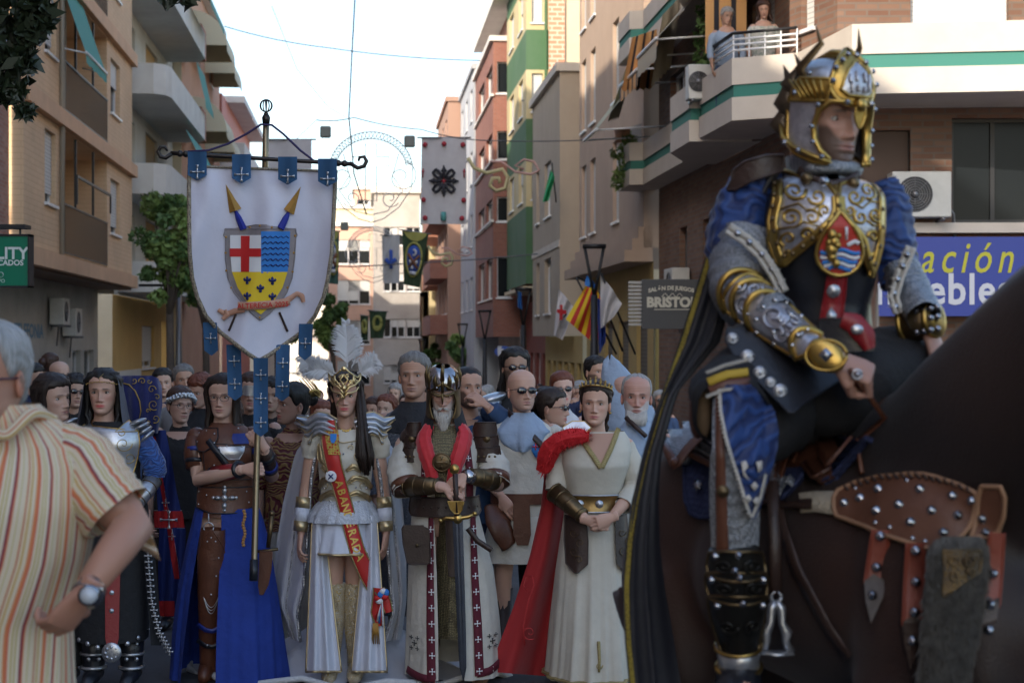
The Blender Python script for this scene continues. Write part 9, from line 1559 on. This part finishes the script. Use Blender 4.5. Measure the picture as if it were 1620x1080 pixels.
# shoulder cape collar and long black cape
g = MB(); g.patch([(246, 1212, 1240), (256, 1178, 1240), (270, 1160, 1238), (285, 1158, 1190), (300, 1150, 1164)], lambda a_, b_, off=0: P.p(a_, b_, -.02-.04*sin((a_-1150)/35)-off), .0, .012, 10, 0, 3, .004); P.kid(g, 'shoulder_plate', LEAD)
cap = mat('black_cape_satin', (.008, .009, .016), .5, bump=(5, .4, .03), sheen=.2); lftE = [(1168, 262), (1140, 330), (1112, 420), (1075, 540), (1040, 640), (1016, 719), (1000, 790), (990, 860), (985, 930), (988, 1010), (1000, 1130)]; rgtE = [(1240, 262), (1200, 340), (1165, 440), (1140, 540), (1072, 620), (1046, 720), (1042, 790), (1044, 860), (1052, 930), (1066, 1010), (1085, 1130)]; X = np.linspace(0, 1, 11); G = []
for t in np.linspace(0, 1, 44):
    l_ = [np.interp(t, X, [q_[k] for q_ in lftE]) for k in (0, 1)]; r_ = [np.interp(t, X, [q_[k] for q_ in rgtE]) for k in (0, 1)]; G.append([P.p(l_[0]*(1-s_)+r_[0]*s_, l_[1]*(1-s_)+r_[1]*s_, -.02+.04*t+.06*s_*t+.026*sin(s_*5+t*2)*(.4+t)+.01*sin(s_*13+t*5)) for s_ in np.linspace(0, 1, 20)])
g = MB(); g.grid(G); o = P.kid(g, 'cape', cap); g = MB(); yb = mat('yellow_braid', (.32, .24, .03), .7, kind=('mail', 150, (.1, .07, .01))); L3 = [r[0] for r in G]; G2 = [[p_+Vector((dx, -.004, 0)) for dx in (.004, .01, .016)] for p_ in L3]; g.grid(G2); P.kid(g, 'yellow_border', yb, o)
# leg on the near side
g = MB(); tubef(g, [P.p(1215, 600, .0), P.p(1165, 630, -.2), P.p(1158, 655, -.3)], [.13, .115, .09], 24, 12, .04); P.kid(g, 'thigh_cloth', C_BLACK)
lf1 = lambda a_, b_, off=0: P.p(a_, b_, -.28-.0005*(b_-600)-.05*math.sqrt(max(0, 1-((a_-1158)/50)**2))-off if b_ < 720 else -.34-.05*math.sqrt(max(0, 1-((a_-1162)/50)**2))-off+.0003*(b_-720)); g = MB(); ribbon(g, [(1120, 604), (1150, 592), (1184, 588)], 13, lf1, .012, 0, 12); ribbon(g, [(1122, 617), (1150, 606), (1187, 603)], 14, lf1, .01, 1, 12); P.kid(g, 'thigh_band', [mat('yellow_cloth_band', (.45, .3, .03), .7), LEA])
g = MB()
for y0 in (590, 628): ax, ay = ribbon(g, [(1118, y0), (1145, y0-11), (1188, y0-14 if y0 > 600 else y0-22)], 4, lf1, .02, 0, 20); [g.poly([(ax[k]-2, ay[k]), (ax[k], ay[k]-5), (ax[k]+2, ay[k])], lf1, .022, .005) for k in range(0, 20)]
P.kid(g, 'lace_trim', lc)
g = MB(); g.patch([(716, 1124, 1196), (760, 1122, 1201), (820, 1123, 1202), (884, 1126, 1200)], lf1, .0, .05, 14, 0, 4); g.patch([(630, 1128, 1150), (720, 1126, 1165)], lf1, -.004, .04, 6, 0, 4); P.kid(g, 'mail_legging', MAIL); g = MB(); ribbon(g, [(1137, 622), (1139, 700), (1141, 780), (1143, 880)], [10, 14, 18, 20], lf1, .012, 0, 24); ribbon(g, [(1124, 886), (1160, 892), (1200, 882)], 12, lf1, .014, 0, 10); g.stud(lf1(1144, 777, .014), .016, m=1, h=.5); P.kid(g, 'leather_panel', [LEA, BRZ])
bt_ = [(608, 1140, 1188), (625, 1138, 1208), (650, 1142, 1226), (680, 1148, 1232), (710, 1156, 1230), (740, 1166, 1222), (770, 1176, 1212), (800, 1184, 1204), (820, 1188, 1194)]; bf_ = lambda a_, b_, off=0: lf1(a_, b_, .02+off+.012*sin(a_/11+b_/30)); g = MB(); g.patch(bt_, bf_, .0, .02, 20, 0, 4); o = P.kid(g, 'brocade_flap', bro)
g = MB(); ax, ay = ribbon(g, [(1138, 615), (1140, 650), (1148, 690), (1160, 730), (1174, 775), (1188, 818)], 5, bf_, .008, 0, 60); [g.poly([(ax[k]+1, ay[k]-3), (ax[k]-6, ay[k]), (ax[k]+1, ay[k]+3)], bf_, .01, .005) for k in range(2, 60, 2)]; ribbon(g, [(1212, 750), (1204, 785), (1190, 818)], 5, bf_, .008, 0, 12); g.poly([(1172, 730), (1180, 728), (1184, 738), (1178, 745), (1186, 760), (1176, 752)], bf_, .012, .005); g.poly([(1196, 730), (1206, 728), (1206, 742), (1200, 748)], bf_, .012, .005); [g.poly([(x_-6, y_), (x_, y_-7), (x_+6, y_), (x_, y_+9)], bf_, .014, .006) for x_, y_ in ((1194, 768), (1184, 788), (1197, 792))]; P.kid(g, 'lace_trim', lc, o)
g = MB(); a = P.p(1162, 872, -.36); b = P.p(1168, 1030, -.27); g.tube([a, a.lerp(b, .25), a.lerp(b, .55), b], [.062, .073, .068, .046], 22); gf = lambda u, v, off=0: a.lerp(b, v)+Vector((np.interp(v, [0, .25, .55, 1], [.064, .075, .07, .048])*sin(u*1.5), -(np.interp(v, [0, .25, .55, 1], [.064, .075, .07, .048])+off)*cos(u*1.5), 0))
for v0, v1 in ((0, .22), (.2, .45), (.43, .98)): g.patch([(v0-.03, -.35, .35), (v0, -.9, .9), ((v0+v1)/2, -.95, .95), (v1, -.8, .8), (v1+.03, -.2, .2)], gf, .006, .006, 14, 0, 3, .0045, 1); [g.tube([gf(u0+x_*.28, (v0+v1)/2+y_*.07, .012) for x_, y_ in spiral(0, 0, 1, 1.4, a0, 20, .2)], .003, 5, 0) for u0, a0 in ((-.35, 0), (.35, 2))]
[g.stud(gf(u, v, .012), .01, (sin(u*1.5), -1, 0), 2, 1.) for v, u in ((.0, 0), (.14, -.1), (.25, -.65), (.25, .6), (.21, 0), (.46, .05), (.5, -.55), (.5, .6), (.02, -.6))]; P.kid(g, 'greave', [mat('black_embossed', (.02, .018, .015), .35, .5, bump=(40, .5, .006)), BRZ, STEEL])
g = MB(); c1_, c2_ = P.p(1168, 1020, -.27), P.p(1169, 1066, -.25); g.tube([c1_, c1_.lerp(c2_, .5), c2_], [.056, .05, .054], 20); [g.tube([c1_.lerp(c2_, t), c1_.lerp(c2_, t+.1)], [.06, .059], 20, 1) for t in (0, .7)]; g.tube([c2_, P.p(1168, 1100, -.3), P.p(1160, 1130, -.42)], [.055, .06, .04], 14, 2); P.kid(g, 'sabaton', [SILV, gl2, LEAB])
g = MB(); g.ell(P.p(1108, 640, -.2), (.028, .045, .085), Matrix.Rotation(.1, 3, 'Y'), 16, 10); g.ell(P.p(1114, 650, -.23), (.022, .03, .07), None, 14, 8, 1); P.kid(g, 'saddle_bag', [LEA, mat('suede', (.18, .12, .07), .9)])
o = g = MB(); g.tube([P.p(1222, 760, -.2), P.p(1226, 860, -.22), P.p(1228, 940, -.24)], [(.016, .006)]*3, 8, up=(0, 1, 0)); sl_ = P.kid(g, 'stirrup_leather', LEAD); g = MB(); q = lambda a_, b_, y=0: P.p(a_, b_, -.24+y); g.tube([q(1228+8*cos(t), 944+8*sin(t)) for t in np.linspace(0, 6.28, 14)], .005, 6); [g.tube([q(1228, 950), q(1228+s_*8, 962), q(1228+s_*9, 985), q(1228+s_*17, 1000), q(1228+s_*15, 1014), q(1228+s_*22, 1030)], [.009, .012, .009, .014, .009, .012], 8) for s_ in (-1, 1)]; g.tube([q(1203, 1030), q(1228, 1033), q(1254, 1031)], [(.03, .006)]*3, 8, up=(0, 0, 1)); P.kid(g, 'stirrup', SILV, sl_)
# people and goods just visible past the horse
P2 = simple(1482, 7.6, 560, 'person in a bright blue robe seen only between the legs of the horse', H_BRN, (.36, .2, .14), C_BLUE, C_BLUE, group=None)
for px in (1418, 1555): pass
g = MB(); Loft([(.0, -.5, .5, .3, .0), (.5, -.36, .36, .24, .0), (1.0, -.22, .22, .16, .0)], (.01, .07, 10, 1), 90).add(g, 20); P2.kid(g, 'robe', C_BLUE)
P = simple(1594, 9.3, 560, 'person in sandals standing by the shop at the right edge', H_BRN, (.42, .26, .19), C_BEIGE, C_GREY, male=False, group=None)
o = empty('handbag', at(1600, 955, 8.9), 0, 'grey blue bag set down at the right edge behind the horse', 'bag'); g = MB(); g.ell((0, 0, 0), (.11, .08, .16), None, 16, 12); g.build('body', cloth('slate_cloth', (.08, .1, .16)), o); g = MB(); g.tube([(-.08, 0, .12), (-.05, 0, .28), (.05, 0, .28), (.08, 0, .12)], .01, 6); g.build('handle', LEAD, o)
o = empty('market_rack', at(1612, 800, 11), 0, 'shop rack of folded colourful goods at the right edge', 'rack'); rng = random.Random(3)
for k in range(4): g = MB(); g.box((.0, 0, .28-k*.13), (.6, .3, .02)); g.build('shelf', black_m, o, False); [(lambda m_: (m_.box((-.2+.13*j, 0, .34-k*.13), (.11, .22, .08)), m_.build('folded_goods', rng.choice([C_RED, C_SHIRT, C_LB, C_BEIGE, C_NAVY]), o, False)))(MB()) for j in range(4)]
g = MB(); [g.box((x_, .1, -.6), (.03, .03, 2.)) for x_ in (-.3, .3)]; g.build('post', black_m, o, False)
